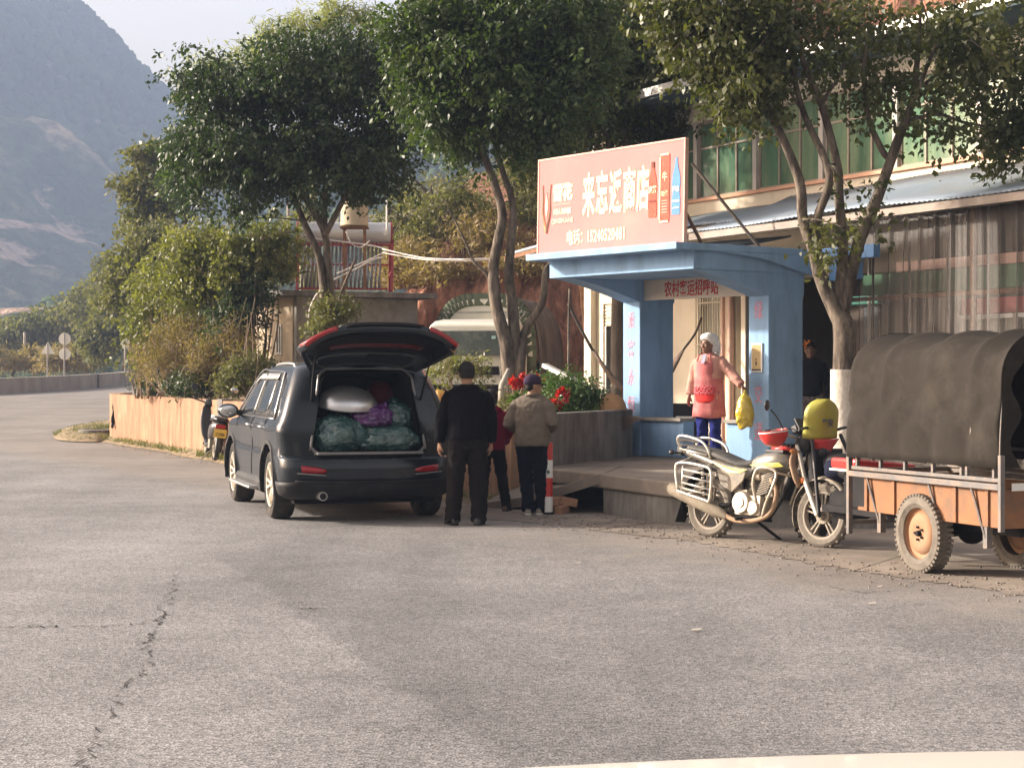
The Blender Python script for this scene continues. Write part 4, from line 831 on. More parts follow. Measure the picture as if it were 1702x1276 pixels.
tree('dark bush tree behind the far single round sign', (205, 615, 104), (205, 560, 104), [(195, 540, 34, 40, 106, 2), (160, 560, 26, 32, 106, 2), (225, 520, 36, 50, 106, 2), (180, 500, 20, 26, 106, 1.5)], 900, LM['olive'], 34, L=.32, Wd=.17, spread=.7)
tree('pale dry shrub between the far road signs', (110, 618, 112), (112, 595, 112), [(120, 590, 30, 22, 112, 2), (85, 595, 22, 18, 112, 2), (150, 592, 24, 22, 112, 2)], 420, LM['dry'], 35, L=.3, Wd=.08, name='dry_shrub')
tree('low reddish dry shrub at the left edge beyond the guard wall', (20, 625, 118), (22, 600, 118), [(15, 598, 30, 16, 118, 2), (55, 592, 26, 22, 118, 2), (-20, 590, 30, 20, 118, 2)], 380, LM['dry'], 36, L=.3, Wd=.1, name='dry_shrub')
tree('hazy green tree beyond the guard wall left of the triangular sign', (50, 620, 150), (50, 570, 150), [(45, 545, 34, 26, 150, 3), (90, 540, 28, 30, 150, 3), (5, 555, 30, 24, 150, 3), (130, 520, 34, 34, 150, 3)], 700, LM['olive'], 37, L=.45, Wd=.25, spread=1)
tree('hazy tree with a pointed crown beyond the bend', (160, 600, 140), (160, 520, 140), [(165, 480, 22, 30, 140, 3), (145, 510, 26, 26, 140, 3), (190, 455, 20, 30, 140, 2)], 520, LM['olive'], 38, L=.4, Wd=.22, spread=1)
# --- dry wood on the bank behind the hut and the truck
def drytree(label, base, paths, lobes, n, seed, m='dry', per=8):
    t = thing('bare_tree', label, 'tree', tuple(P(*base))); _, tw = crown('foliage', t, lobes, n, per, .13, .05, LM[m], seed, .2, .4, .8); stems('trunk', t, paths, M['barkdark'], 6, 5, twigs=tw[::max(1, len(tw)//120)], seed=seed, twr=.009)
Zb = 44
drytree('crooked bare tree right of the solar heater', (745, 470, Zb), [([(745, 475, Zb), (742, 430, Zb), (745, 390, Zb), (722, 335, Zb), (690, 300, Zb), (672, 285, Zb)], [.12, .10, .09, .06, .04, .02]), ([(742, 432, Zb), (700, 415, Zb), (668, 365, Zb), (645, 345, Zb)], [.07, .06, .04, .02]), ([(745, 392, Zb), (770, 330, Zb), (765, 290, Zb)], [.05, .03, .01])], [(700, 390, 60, 60, Zb, 1.5), (760, 330, 50, 50, Zb, 1.5), (670, 420, 40, 40, Zb, 1)], 900, 41, 'olive')
drytree('leafless dark tree just left of the billboard', (880, 460, Zb), [([(880, 465, Zb), (885, 400, Zb), (880, 330, Zb), (890, 260, Zb)], [.12, .1, .07, .03]), ([(884, 395, Zb), (860, 330, Zb), (855, 280, Zb)], [.06, .04, .02]), ([(882, 350, Zb), (905, 300, Zb)], [.05, .02])], [(885, 330, 34, 80, Zb, 1.5), (860, 280, 34, 40, Zb, 1.2)], 900, 42, 'olive')
shrub('dry_scrub', 'tangled dry scrub on top of the red bank above the truck', 'scrub', (790, 470, 43), [(700, 430, 50, 40, 43, 1.5), (790, 400, 60, 50, 43, 1.5), (860, 420, 50, 40, 43, 1.2), (650, 450, 30, 30, 43, 1), (740, 455, 80, 22, 42, 1), (860, 440, 60, 26, 41.5, 1), (950, 400, 50, 40, 43, 1)], 2600, 8, .13, .045, LM['dry'], 43, stemn=110, shell=.7, droop=.05, sr=.02)
shrub('dry_scrub', 'greyish green scrub behind the solar water heater', 'scrub', (660, 480, 46), [(640, 400, 40, 50, 46, 1.5), (690, 350, 50, 50, 46, 1.5), (790, 360, 50, 40, 46, 1.5), (470, 440, 40, 30, 46, 1.5)], 1200, 8, .14, .05, LM['olive'], 44, stemn=90, shell=.7, droop=.05, sr=.02)
shrub('climbing_plant', 'small pale climbing plant round the foot of the dense tree', 'plant', (545, 600, 29.6), [(545, 520, 22, 30, 29.6, .3), (530, 550, 16, 16, 29.6, .3), (575, 510, 14, 20, 29.6, .3)], 260, 12, .07, .035, LM['olive'], 45, stemn=8, sr=.008)
# --- planter plants behind the people
shrub('leafy_sapling', 'young leafy sapling in front of the white truck cab', 'sapling', (765, 672, 25.6), [(750, 605, 26, 20, 25.6, .3), (790, 610, 30, 22, 25.6, .3), (730, 620, 18, 14, 25.6, .3), (800, 635, 20, 18, 25.6, .3, .5)], 85, 11, .07, .03, LM['shrub'], 46, stemn=14, sr=.007)
shrub('round_bush', 'round dark green bush at the right end of the grey planter wall', 'bush', (955, 685, 24.0), [(950, 656, 44, 30, 24.0, .34), (925, 645, 26, 22, 24.2, .3), (978, 662, 22, 22, 24.0, .3)], 900, 12, .05, .022, LM['bush'], 47, stemn=16, sr=.006)
shrub('planter_weeds', 'low weedy greenery in the planter round the tree stems', 'plant', (860, 690, 24.5), [(850, 672, 40, 16, 25, .5), (900, 668, 30, 20, 24.6, .4), (800, 676, 30, 14, 25.2, .4), (740, 676, 30, 16, 25.4, .4)], 520, 11, .055, .022, LM['olive'], 48, stemn=24, sr=.006)
def poinsettia(label, base, heads, seed):
    t = thing('poinsettia', label, 'flowering plant', tuple(P(*base)), 0, 'red flowering plants in the planter'); rs = np.random.default_rng(seed); rn = random.Random(seed); o = np.array(t.location); b = P(*base); pth = []; vv = []
    for (x, y) in heads:
        c = P(x, y, base[2]-.05); pth.append(([b+Vector((rn.gauss(0, .03), 0, 0)), (b+c)/2+Vector((rn.gauss(0, .04), 0, 0)), c], [.01, .008, .006]))
        m = 16; a = rs.uniform(0, 2*math.pi, m); d = np.stack([np.cos(a), rs.uniform(-.9, .2, m), np.sin(a)*.9], 1); d /= np.linalg.norm(d, axis=1)[:, None]; c0_ = np.array(c)
        bb_ = np.cross(d, rs.normal(size=(m, 3))); bb_ /= np.linalg.norm(bb_, axis=1)[:, None]; l = rs.uniform(.06, .10, m)[:, None]
        v = np.empty((m, 4, 3)); v[:, 0] = c0_; v[:, 1] = c0_+d*l*.5+bb_*l*.25; v[:, 2] = c0_+d*l; v[:, 3] = c0_+d*l*.5-bb_*l*.25; vv.append(v.reshape(-1, 3))
    v = np.concatenate(vv)-o; np_mesh('flower_heads', v, np.arange(len(v)).reshape(-1, 4), LM['flower'], t); stems('stems', t, pth, M['twig'], 5, 3)
    pts = np.array([np.array(P(*base))*.5+np.array(P(x, y+10, base[2]))*.5 for x, y in heads]); v = leaves(rs, np.repeat(pts, 3, 0), 8, .09, .045, .12, .1); np_mesh('green_leaves', v-o, np.arange(len(v)).reshape(-1, 4), LM['bush'], t)
poinsettia('red poinsettia behind the capped person, left of the cap', (858, 685, 24.2), [(852, 633), (862, 628), (866, 638), (872, 626), (857, 642), (868, 634)], 61)
poinsettia('orange tinged red flowering plant straight above the cap', (892, 680, 24.6), [(882, 630), (893, 627), (905, 632), (900, 640), (884, 638)], 62)
poinsettia('low red poinsettia between the cap and the round green bush', (925, 690, 23.6), [(932, 655), (938, 662), (922, 668), (928, 674), (940, 650), (918, 676)], 63)
mb = MB(); mb.ell((0, 0, 0), (.24, .2, .20), n=20, m=14); mb.v = [tuple(Vector(p)*(1+.14*mnoise.noise(Vector(p)*5)+.05*mnoise.noise(Vector(p)*17))) for p in mb.v]
o = mb.build('boulder', mat('boulder', (.42, .25, .13), .95, var=.2, vs=6, bump=.5), None, smooth=True, loc=tuple(P(1018, 682, 23.9))); o.scale = (.85, 1, 1.15); tag(o, 'sunlit sandy boulder between the round bush and the left blue pillar', 'rock')
# dry grass tufts at the foot of the terrace
for i, (a, b, zz) in enumerate([(1112, 862, 0), (1092, 858, 0), (1128, 850, 0)]):
    t = thing('dry_weed', ['tuft of dry grey weeds right by the rear wheel of the motorcycle', 'small dry weed in the middle of the terrace foot', 'dry weed tuft leaning on the terrace edge behind the exhaust'][i], 'weed', tuple(PG(a, b)), 0, 'dry weeds at the terrace foot'); rs = np.random.default_rng(70+i)
    c = np.zeros((120, 3)); c[:, :2] = rs.normal(size=(120, 2))*.09; d = rs.normal(size=(120, 3))*.5; d[:, 2] = 1; l = rs.uniform(.1, .28, 120)[:, None]; bb_ = rs.normal(size=(120, 3))*.006
    v = np.empty((120, 4, 3)); v[:, 0] = c-bb_; v[:, 1] = c+bb_; v[:, 2] = c+d*l+bb_*.3; v[:, 3] = c+d*l-bb_*.3; np_mesh('blades', v.reshape(-1, 3), np.arange(480).reshape(-1, 4), LM['dry'], t)
# ================================================================ THE CAR
def wheel(mb_t, mb_r, c, r, w_, spokes=5, rr=.62, side=-1, style='car'):
    """tyre + rim lathed about the x axis; side = -1: outer face to -x"""
    c = Vector(c); h = w_/2
    mb_t.lathe([(rr*r, -h*.8), (r*.80, -h), (r*.93, -h*.96), (r*.985, -h*.75), (r, -h*.4), (r*1.003, 0), (r, h*.4), (r*.985, h*.75), (r*.93, h*.96), (r*.80, h), (rr*r, h*.8), (rr*r, -h*.8)], c, 'x', 40)
CARM = {}
CARM['paint'] = mat('car_paint', (.010, .014, .019), .22, metal=0, spec=.35, var=.1, vs=2, bump=0, coat=.25, dirt=(.06, .056, .052), damt=.26, ds=1.4)
CARM['trim'] = mat('car_trim', (.014, .014, .015), .6, var=.2, bump=.1, bs=90, dirt=(.06, .054, .045), damt=.3, ds=3)
CARM['inner'] = mat('car_inner', (.012, .012, .013), .8, var=.2, bump=.05)
CARM['lens'] = mat('red_lens', (.32, .012, .016), .15, var=.2, vs=9, bump=.05, coat=.6)
CARM['rim'] = mat('rim', (.58, .53, .45), .4, metal=.55, var=.1, bump=.05, dirt=(.40, .32, .23), damt=.45, ds=6)
CARM['seal'] = mat('seal', (.22, .215, .21), .35, metal=.3, var=.1, bump=0)
car = thing('suv', 'black estate type off-road car with its tailgate raised and luggage showing', 'car', (-1.452, 18.67, 0), R(17))
def outline(z, w_, r, f, rc=.28, fc=.7, bow=.05, n=14):
    """rounded plan outline at height z, from the rear centre clockwise; rear edge bowed"""
    pts = []
    def arc(cx, cy, rx, ry, a0, a1, k): 
        for i in range(k): 
            a = a0+(a1-a0)*i/(k-1); pts.append(Vector((cx+rx*math.cos(a), cy+ry*math.sin(a), z)))
    m = 9
    for i in range(m): q = i/m; pts.append(Vector((q*(w_-rc), r+bow*q*q, z)))
    arc(w_-rc, r+bow+rc, rc, rc, -math.pi/2, 0, 9)
    for i in range(1, 40): q = i/40; y = r+bow+rc+(f-fc-(r+bow+rc))*q; pts.append(Vector((w_, y, z)))
    arc(w_-fc*.8, f-fc, fc*.8, fc, 0, math.pi/2, 10)
    for i in range(1, m): pts.append(Vector(((w_-fc*.8)*(1-i/m), f, z)))
    L_ = [Vector((-p.x, p.y, p.z)) for p in pts[1:]][::-1]
    return pts + [Vector((0, f, z))] + L_
lev = [(.24, .80, .16, 4.40, .2), (.30, .895, .05, 4.52, .22), (.40, .925, .0, 4.60, .24), (.55, .928, -.01, 4.62, .24), (.655, .925, .0, 4.60, .22), (.675, .925, .02, 4.6, .22), (.695, .915, .10, 4.58, .18), (.80, .918, .105, 4.52, .17), (.93, .925, .11, 4.42, .16),
       (1.0, .918, .115, 4.2, .16), (1.04, .905, .12, 3.75, .16), (1.07, .895, .125, 3.45, .16), (1.12, .875, .135, 3.33, .15), (1.25, .835, .165, 3.10, .15), (1.38, .79, .215, 2.86, .15), (1.50, .745, .28, 2.62, .15), (1.58, .71, .345, 2.44, .15), (1.625, .67, .41, 2.30, .16), (1.655, .60, .52, 2.12, .17), (1.672, .50, .7, 1.95, .2), (1.68, .36, .95, 1.7, .2)]
bow_ = lambda z: .05 if z < .69 else .10
def fender(p):   # slight swelling above each wheel
    for yc in (.90, 3.60):
        d = math.hypot((p.y-yc)/.62, (p.z-.62)/.42)
        if d < 1 and abs(p.x) > .7: p.x += math.copysign(.022*(1-d*d), p.x)
    if .93 < p.z < 1.03 and abs(p.x) > .85: p.x += math.copysign(.012, p.x)
    return p
mb = MB(); mb.loft([[fender(p) for p in outline(z, w_, r, f, rc, .7 if z < 1.05 else .35, bow_(z))] for z, w_, r, f, rc in lev])
body = mb.build('body', CARM['paint'], car, smooth='auto', angle=50); bpy.context.view_layer.update()
def cutter(mb): 
    me = bpy.data.meshes.new('cut'); me.from_pydata(mb.v, [], mb.f); me.validate(); fix_normals(me); o = bpy.data.objects.new('cut', me); C.objects.link(o); o.matrix_world = car.matrix_world.copy(); return o
cuts = []
for yc in (.90, 3.60):
    for s in (-1, 1): m_ = MB(); m_.cyl((s*.60, yc, .37), (s*1.2, yc, .37), .425, n=36); cuts.append(cutter(m_))
def boot_ring(y, gr=0):
    pr = []; z0, z1, wb, wt = .735-gr, 1.575+gr, .575+gr, .47+gr
    for cx, cz, a0 in ((wb-.09, z0+.09, -90), (wt-.12, z1-.12, 0), (-(wt-.12), z1-.12, 90), (-(wb-.09), z0+.09, 180)):
        rr_ = .09 if cz < 1 else .12
        for i in range(7): a = R(a0+90*i/6); pr.append(Vector((cx+rr_*math.cos(a), y, cz+rr_*math.sin(a))))
    # bulge the sides outwards at mid height
    for p in pr:
        q = (p.z-z0)/(z1-z0); p.x += math.copysign(.035*math.sin(math.pi*min(max(q, 0), 1)), p.x) if abs(p.x) > .3 else 0
    return pr
m_ = MB(); m_.loft([boot_ring(-.3), boot_ring(1.0)] + [[Vector((p.x*.95, 1.9, p.z)) for p in boot_ring(0)]]); cuts.append(cutter(m_))
bpy.context.view_layer.update()
for c_ in cuts:
    b = body.modifiers.new('b', 'BOOLEAN'); b.operation = 'DIFFERENCE'; b.object = c_; b.solver = 'EXACT'
bpy.context.view_layer.update()
me2 = bpy.data.meshes.new_from_object(body.evaluated_get(bpy.context.evaluated_depsgraph_get())); body.modifiers.clear()
body.data = me2
for c_ in cuts: bpy.data.objects.remove(c_)
# interior lining of the boot
m_ = MB(); m_.loft([boot_ring(.28, -.012), boot_ring(.9, -.014)] + [[Vector((p.x*.94, 1.86, p.z)) for p in boot_ring(0, -.012)]], cap=False); 
li = m_.build('boot_lining', CARM['inner'], car, smooth=True); s_ = li.modifiers.new('s', 'SOLIDIFY'); s_.thickness = .01
m_ = MB(); m_.box((0, 1.5, 1.15), (1.0, .12, .75)); m_.box((-.3, 1.45, 1.56), (.22, .1, .12)); m_.box((.3, 1.45, 1.56), (.22, .1, .12)); m_.build('rear_seat', CARM['inner'], car, bevel=.03)
def ysurf(z):  # rear skin y at height z
    return float(np.interp(z, [l[0] for l in lev], [l[2] for l in lev]))
ring = [Vector((p.x, ysurf(p.z)+.105*(abs(p.x)/.75)**2-.012, p.z)) for p in boot_ring(0, .018)]
m_ = MB(); m_.tube(ring+[ring[0]], .014, 8, sm=2); m_.build('opening_seal', CARM['seal'], car, smooth=True)
m_ = MB(); m_.box((0, .12, .722), (1.12, .2, .025)); m_.build('sill_plate', CARM['seal'], car, bevel=.006)
# bumper: dark lower cladding, red reflectors, exhaust
def band(z0, z1, off, y1, m, name, n=2, lo=0):
    rings = []
    for z in np.linspace(z0, z1, 5):
        w_ = float(np.interp(z, [l[0] for l in lev], [l[1] for l in lev])); r = float(np.interp(z, [l[0] for l in lev], [l[2] for l in lev])); rc = float(np.interp(z, [l[0] for l in lev], [l[4] for l in lev]))
        o_ = [q for q in outline(z, w_+off, r-off, 4.5, rc, .7, .05) if q.y < y1]
        o_.sort(key=lambda q: math.atan2(q.x, -(q.y-1.2)))
        rings.append(o_)
    k = min(len(r_) for r_ in rings); rings = [r_[:k] for r_ in rings]
    mb = MB(); mb.loft(rings, cap=False, closed=False); o_ = mb.build(name, m, car, smooth=True); s_ = o_.modifiers.new('s', 'SOLIDIFY'); s_.thickness = .012; s_.offset = 0; return o_
band(.25, .43, .014, .44, CARM['trim'], 'bumper_cladding')
for s in (-1, 1):
    m_ = MB(); pts = []
    for i in range(9):
        x = s*(.87-.40*i/8); y = -.005+.05*(abs(x)/.65)**2+ (.10 if abs(x) > .84 else (.045 if abs(x) > .80 else (.02 if abs(x) > .74 else 0))); pts.append((x, y-.014))
    h = [.02, .034, .036, .036, .034, .032, .03, .026, .012]
    vs_ = [(x, y, .575+h[i]-.004*i) for i, (x, y) in enumerate(pts)] + [(x, y, .575-h[i]-.004*i) for i, (x, y) in enumerate(pts)]
    m_.add(vs_, [(i, i+1, 9+i+1, 9+i) for i in range(8)]); o_ = m_.build('reflector', CARM['lens'], car, smooth=True); s_ = o_.modifiers.new('s', 'SOLIDIFY'); s_.thickness = .02
    m_ = MB(); m_.tube([(x*(1.0), y-.006, .53-.004*i) for i, (x, y) in enumerate(pts)], .008, 6); m_.build('reflector_trim', CARM['seal'], car, smooth=True)
m_ = MB(); m_.cyl((-.52, -.06, .29), (-.52, .25, .29), .045, n=20); m_.build('exhaust_pipe', M['steel'], car, smooth='auto'); m_ = MB(); m_.cyl((-.52, -.064, .29), (-.52, -.05, .29), .036, n=20); m_.build('exhaust_bore', M['blackmatte'], car)
m_ = MB(); m_.tube([(-.8, -.0, .44), (-.4, -.028, .43), (0, -.032, .43), (.4, -.028, .43), (.8, .0, .44)], .012, 6, sm=5); m_.build('bumper_crease', CARM['trim'], car, smooth=True)
m_ = MB(); m_.box((0, 2.25, .235), (1.5, 3.9, .09)); m_.box((0, .9, .30), (1.4, .12, .12)); m_.box((0, .35, .26), (.7, .3, .12)); m_.build('underbody', CARM['inner'], car)
# wheels
for yc in (3.60, .90):
    for s in (-1, 1):
        mt = MB(); wheel(mt, None, (0, 0, 0), .365, .235); wo = mt.build('wheel', M['rubber'], car, smooth='auto', loc=(s*.80, yc, .365)); r = .365
        mr = MB(); q = s
        mr.lathe([(.235, -q*.0), (.245, q*.09), (.235, q*.112), (.222, q*.108), (.215, q*.05), (.06, q*.045), (.001, q*.045)], (0, 0, 0), 'x', 36)
        mr.build('rim', CARM['rim'], wo, smooth='auto', angle=30)
        msp = MB()
        for k in range(10):
            a = 2*math.pi*(k//2)/5 + (.13 if k % 2 else -.13); a2 = 2*math.pi*(k//2)/5 + (.21 if k % 2 else -.21); ca, sa, cb, sb_ = math.cos(a), math.sin(a), math.cos(a2), math.sin(a2)
            msp.beam((q*.075, .03*ca, .03*sa), (q*.098, .222*cb, .222*sb_), .028, .03, up=(1, 0, 0))
        msp.lathe([(.001, q*.10), (.035, q*.10), (.045, q*.085), (.05, q*.05)], (0, 0, 0), 'x', 16); msp.build('spokes', CARM['rim'], wo, bevel=.003)
    for s in (-1, 1):
        m_ = MB(); rings = []
        for i in range(25):
            a = R(-12+204*i/24); c_, sn = math.cos(a), math.sin(a); ww = float(np.interp(.37+.42*max(sn, 0), [l[0] for l in lev], [l[1] for l in lev]))+.012
            rings.append([Vector((s*(ww-.03), yc+.43*c_, .37+.43*sn)), Vector((s*(ww+.018), yc+.43*c_, .37+.43*sn)), Vector((s*(ww+.016), yc+.475*c_, .37+.475*sn)), Vector((s*(ww-.03), yc+.495*c_, .37+.495*sn))])
        m_.loft(rings); m_.build('wheel_arch_trim', CARM['trim'], car, smooth='auto')
for s in (-1, 1):
    m_ = MB(); m_.prism([(s*.915, 1.36, .25), (s*.915, 3.14, .25), (s*.95, 3.14, .30), (s*.95, 3.14, .36), (s*.94, 3.14, .40)][:1] and [(s*.88, 1.34, .24), (s*.945, 1.34, .27), (s*.952, 1.34, .36), (s*.92, 1.34, .41), (s*.88, 1.34, .41)], (0, 1.82, 0)); m_.build('sill_cladding', CARM['trim'], car, bevel=.006)
    m_ = MB(); m_.box((s*.985, 2.25, .30), (.13, 1.5, .03)); m_.box((s*.93, 1.7, .28), (.1, .05, .03)); m_.box((s*.93, 2.8, .28), (.1, .05, .03)); m_.build('side_step', M['steel'], car, bevel=.012)
# side glass, pillars, weather strips: follows the lofted surface
def wz(z): return float(np.interp(z, [l[0] for l in lev], [l[1] for l in lev]))
def side_panel(name, poly, m, s, off=.004, par=None, th=.004):
    """poly in (y,z) laid on the flank, subdivided so that it hugs the tumblehome"""
    zs = sorted(set([p[1] for p in poly])); z0, z1 = min(zs), max(zs); rows = []
    for z in np.linspace(z0+.001, z1-.001, 7):
        ys_ = []
        for i in range(len(poly)):
            (ya, za), (yb, zb) = poly[i], poly[(i+1) % len(poly)]
            if (za-z)*(zb-z) < 0: ys_.append(ya+(yb-ya)*(z-za)/(zb-za))
        rows.append((z, min(ys_), max(ys_)))
    m_ = MB(); vs_ = []
    for z, ya, yb in rows:
        for i in range(7): vs_.append((s*(wz(z)+off), ya+(yb-ya)*i/6, z))
    m_.add(vs_, [(j*7+i, j*7+i+1, (j+1)*7+i+1, (j+1)*7+i) for j in range(6) for i in range(6)]); o_ = m_.build(name, m, par or car, smooth=True); md = o_.modifiers.new('s', 'SOLIDIFY'); md.thickness = th; return o_
for s in (-1, 1):
    side_panel('window_surround', [(.62, 1.06), (3.22, 1.06), (2.55, 1.545), (1.0, 1.56), (.75, 1.5)], CARM['trim'], s, .003)
    side_panel('rear_quarter_window', [(.74, 1.10), (1.12, 1.10), (1.16, 1.50), (.92, 1.46)], M['glassdark'], s, .009)
    side_panel('rear_door_window', [(1.20, 1.09), (1.98, 1.085), (1.95, 1.525), (1.24, 1.51)], M['glassdark'], s, .009)
    side_panel('front_door_window', [(2.07, 1.085), (3.02, 1.085), (2.48, 1.52), (2.04, 1.525)], M['glassdark'], s, .009)
    pts = [(.66, 1.08), (.90, 1.50), (1.05, 1.56), (1.9, 1.575), (2.55, 1.555), (3.2, 1.10)]
    m_ = MB(); m_.tube([(s*(wz(z)+.012), y, z) for y, z in pts], .011, 6, sm=4); m_.build('window_chrome', M['chrome'], car, smooth=True)
    m_ = MB(); m_.tube([(s*(wz(1.07)+.01), y, 1.068) for y in np.linspace(.66, 3.2, 8)], .008, 6); m_.build('waist_chrome', M['chrome'], car, smooth=True)
    # rain visors over the doors
    for ya, yb in ((1.2, 1.98), (2.05, 2.62)):
        m_ = MB(); n_ = 8; vs_ = []
        for i in range(n_+1): y = ya+(yb-ya)*i/n_; zt = 1.55-(.0 if y < 2.4 else (y-2.4)*.35); vs_ += [(s*(wz(zt)+.012), y, zt), (s*(wz(zt)+.055), y, zt-.065)]
        m_.add(vs_, [(2*i, 2*i+1, 2*i+3, 2*i+2) for i in range(n_)]); o_ = m_.build('rain_visor', M['steel'], car, smooth=True); md = o_.modifiers.new('s', 'SOLIDIFY'); md.thickness = .006
    for y in (1.28, 2.16):
        m_ = MB(); m_.tube([(s*.925, y, .965), (s*.955, y+.03, .97), (s*.955, y+.17, .975), (s*.925, y+.20, .975)], .013, 8, sm=3); m_.build('door_handle', M['chrome'], car, smooth=True)
    for pp in ([(1.14, 1.06), (1.12, .80), (1.30, .62), (1.36, .42)], [(2.04, 1.06), (2.05, .7), (2.05, .42)], [(3.10, 1.05), (3.14, .8), (3.10, .42)]):
        m_ = MB(); pp = catmull(pp, 6); m_.tube([(s*(wz(p[1])+.001+(.012 if .93 < p[1] < 1.03 else 0)), p[0], p[1]) for p in pp], .005, 5); m_.build('door_seam', M['blackmatte'], car)
    m_ = MB(); m_.tube([(s*.655, .80, 1.62), (s*.655, .86, 1.645), (s*.645, 1.4, 1.655), (s*.63, 2.0, 1.645), (s*.63, 2.08, 1.62)], .016, 8, sm=4); m_.build('roof_rail', M['steel'], car, smooth=True)
    m_ = MB(); m_.ell((s*1.06, 2.98, 1.11), (.125, .075, .085), n=16, m=12); mi = m_.build('door_mirror', CARM['paint'], car, smooth=True)
    m_ = MB(); m_.tube([(s*.87, 2.98, 1.08), (s*1.0, 2.98, 1.09)], [.04, .028], 8); m_.build('mirror_arm', CARM['trim'], mi)
    m_ = MB(); m_.ell((s*1.065, 2.915, 1.11), (.10, .012, .065), n=16, m=8); m_.build('mirror_glass', M['chrome'], mi, smooth=True)
    m_ = MB(); m_.prism([(s*.60, 4.40, .72), (s*.88, 4.10, .74), (s*.89, 3.98, .88), (s*.62, 4.46, .82)], (0, .03, .0)); m_.build('headlight', M['white'], car, bevel=.01)
# rear quarter dark panel round the opening (tail lamp recess)
# windscreen
m_ = MB(); m_.add([(-.78, 3.36, 1.09), (.78, 3.36, 1.09), (.62, 2.46, 1.60), (-.62, 2.46, 1.60)], [(0, 1, 2, 3)]); o_ = m_.build('windscreen', M['glassdark'], car); md = o_.modifiers.new('s', 'SOLIDIFY'); md.thickness = .05
# ---- raised tailgate
def gate_surface(s_, t_, off=0):
    """s 0 hinge .. 1 lower edge; t -1..1"""
    hw = .58 + .24*min(1, s_/.75)**1.1 - (.05*max(0, s_-.8)/.2)
    x = t_*hw
    y = .42 - 1.02*s_
    z = 1.66 + .44*s_ - .17*max(0, s_-.50)**2*4*.55 - .04*math.sin(s_*math.pi)
    droop = .20*abs(t_)**3.2*(.35+.65*s_)
    return Vector((x, y+.10*abs(t_)**2.5*s_, z-droop+off*(1)))
def gate_mesh(s0, s1, t0, t1, off, th, name, m, ns=14, nt=26, smooth=True):
    vs_ = []
    for i in range(ns+1):
        for j in range(nt+1): vs_.append(gate_surface(s0+(s1-s0)*i/ns, t0+(t1-t0)*j/nt, off))
    fs_ = [(i*(nt+1)+j, i*(nt+1)+j+1, (i+1)*(nt+1)+j+1, (i+1)*(nt+1)+j) for i in range(ns) for j in range(nt)]
    m_ = MB(); m_.add(vs_, fs_); o_ = m_.build(name, m, car if name == 'tailgate' else gate, smooth=True); md = o_.modifiers.new('s', 'SOLIDIFY'); md.thickness = th; md.offset = 0; return o_
gate = None
gate = gate_mesh(0, 1, -1, 1, 0, .075, 'tailgate', CARM['paint'])
gate_mesh(.03, .42, -.86, .86, -.046, .01, 'rear_window', M['glassdark'])
gate_mesh(.50, .93, -.80, .80, -.048, .02, 'inner_panel', CARM['inner'])
gate_mesh(.60, .68, -.62, .62, -.062, .012, 'inner_reflector', mat('dimred', (.10, .008, .01), .3, var=.3, vs=8))
gate_mesh(.88, 1.012, -1.02, -.62, .032, .045, 'tail_lamp', CARM['lens'], 6, 8); gate_mesh(.88, 1.012, .62, 1.02, .032, .045, 'tail_lamp', CARM['lens'], 6, 8)
gate_mesh(.88, .95, -.55, .55, .052, .03, 'number_plate_trim', CARM['trim'], 3, 12)
gate_mesh(.955, 1.01, -.50, .50, .034, .02, 'gate_handle_strip', M['blackmatte'], 3, 12)
m_ = MB(); m_.ell((.47, -.12, 1.875), (.045, .03, .035), n=10, m=8); m_.build('grab_recess', mat('recess', (.45, .30, .24), .6), gate, smooth=True)
for s in (-1, 1):
    m_ = MB(); m_.cyl((s*.575, .30, 1.20), (s*.60, .06, 1.52), .013, n=8); m_.cyl((s*.60, .06, 1.52), (s*.615, -.10, 1.74), .008, n=8); m_.build('gas_strut', CARM['trim'], car, smooth='auto')
# ---- luggage in the boot (each piece a thing of its own)
MC = car.matrix_basis.copy(); MC = Matrix.Translation(car.location) @ Matrix.Rotation(R(17), 4, 'Z')
def lumpy(name, label, cat, c, r, m, seed, amp=.16, fold=.06, group=None, rot=(0, 0, 0), knot=None):
    mb = MB(); mb.ell((0, 0, 0), (1, 1, 1), n=90, m=60); vv = []
    for p in mb.v:
        p = Vector(p); k = 1+amp*mnoise.noise(p*1.6+Vector((seed, 0, 0)))+fold*(1-abs(mnoise.noise(p*4+Vector((0, seed, 0))))*3)*.6+fold*.55*(1-abs(mnoise.noise(p*9+Vector((0, seed, 0))))*3)+fold*.35*(1-abs(mnoise.noise(Vector((p.x*22, p.y*22, p.z*9))+Vector((0, seed, 0))))*3)
        q = Vector((math.copysign(abs(p.x)**.8, p.x), math.copysign(abs(p.y)**.8, p.y), math.copysign(abs(p.z)**.8, p.z)))*k
        if q.z < -.82: q.z = -.82
        vv.append((q.x*r[0], q.y*r[1], q.z*r[2]))
    mb.v = vv
    if knot: mb.tube([(0, 0, r[2]*.8), (knot[0]*.6, knot[1]*.6, r[2]*.9+knot[2]*.5), (knot[0], knot[1], r[2]*.9+knot[2])], [.05, .018, .05], 9, sm=3)
    o = mb.build(name, m, None, smooth=True); o.matrix_world = MC @ Matrix.Translation(c) @ Euler(rot).to_matrix().to_4x4(); return tag(o, label, cat, group)
def plastic(n_, c_): return mat(n_, c_, .14, var=.35, vs=6, bump=1, bs=13, bdist=.035, spec=1, coat=.5)
TB = plastic('teal_plastic', (.035, .095, .09)); PB = plastic('purple_plastic', (.11, .012, .17))
g_ = 'teal plastic sacks in the car boot'
lumpy('plastic_sack', 'large teal plastic sack under the silver basin at the left of the boot', 'sack', (-.285, .40, .905), (.285, .25, .20), TB, 1, group=g_, rot=(0, 0, .1))
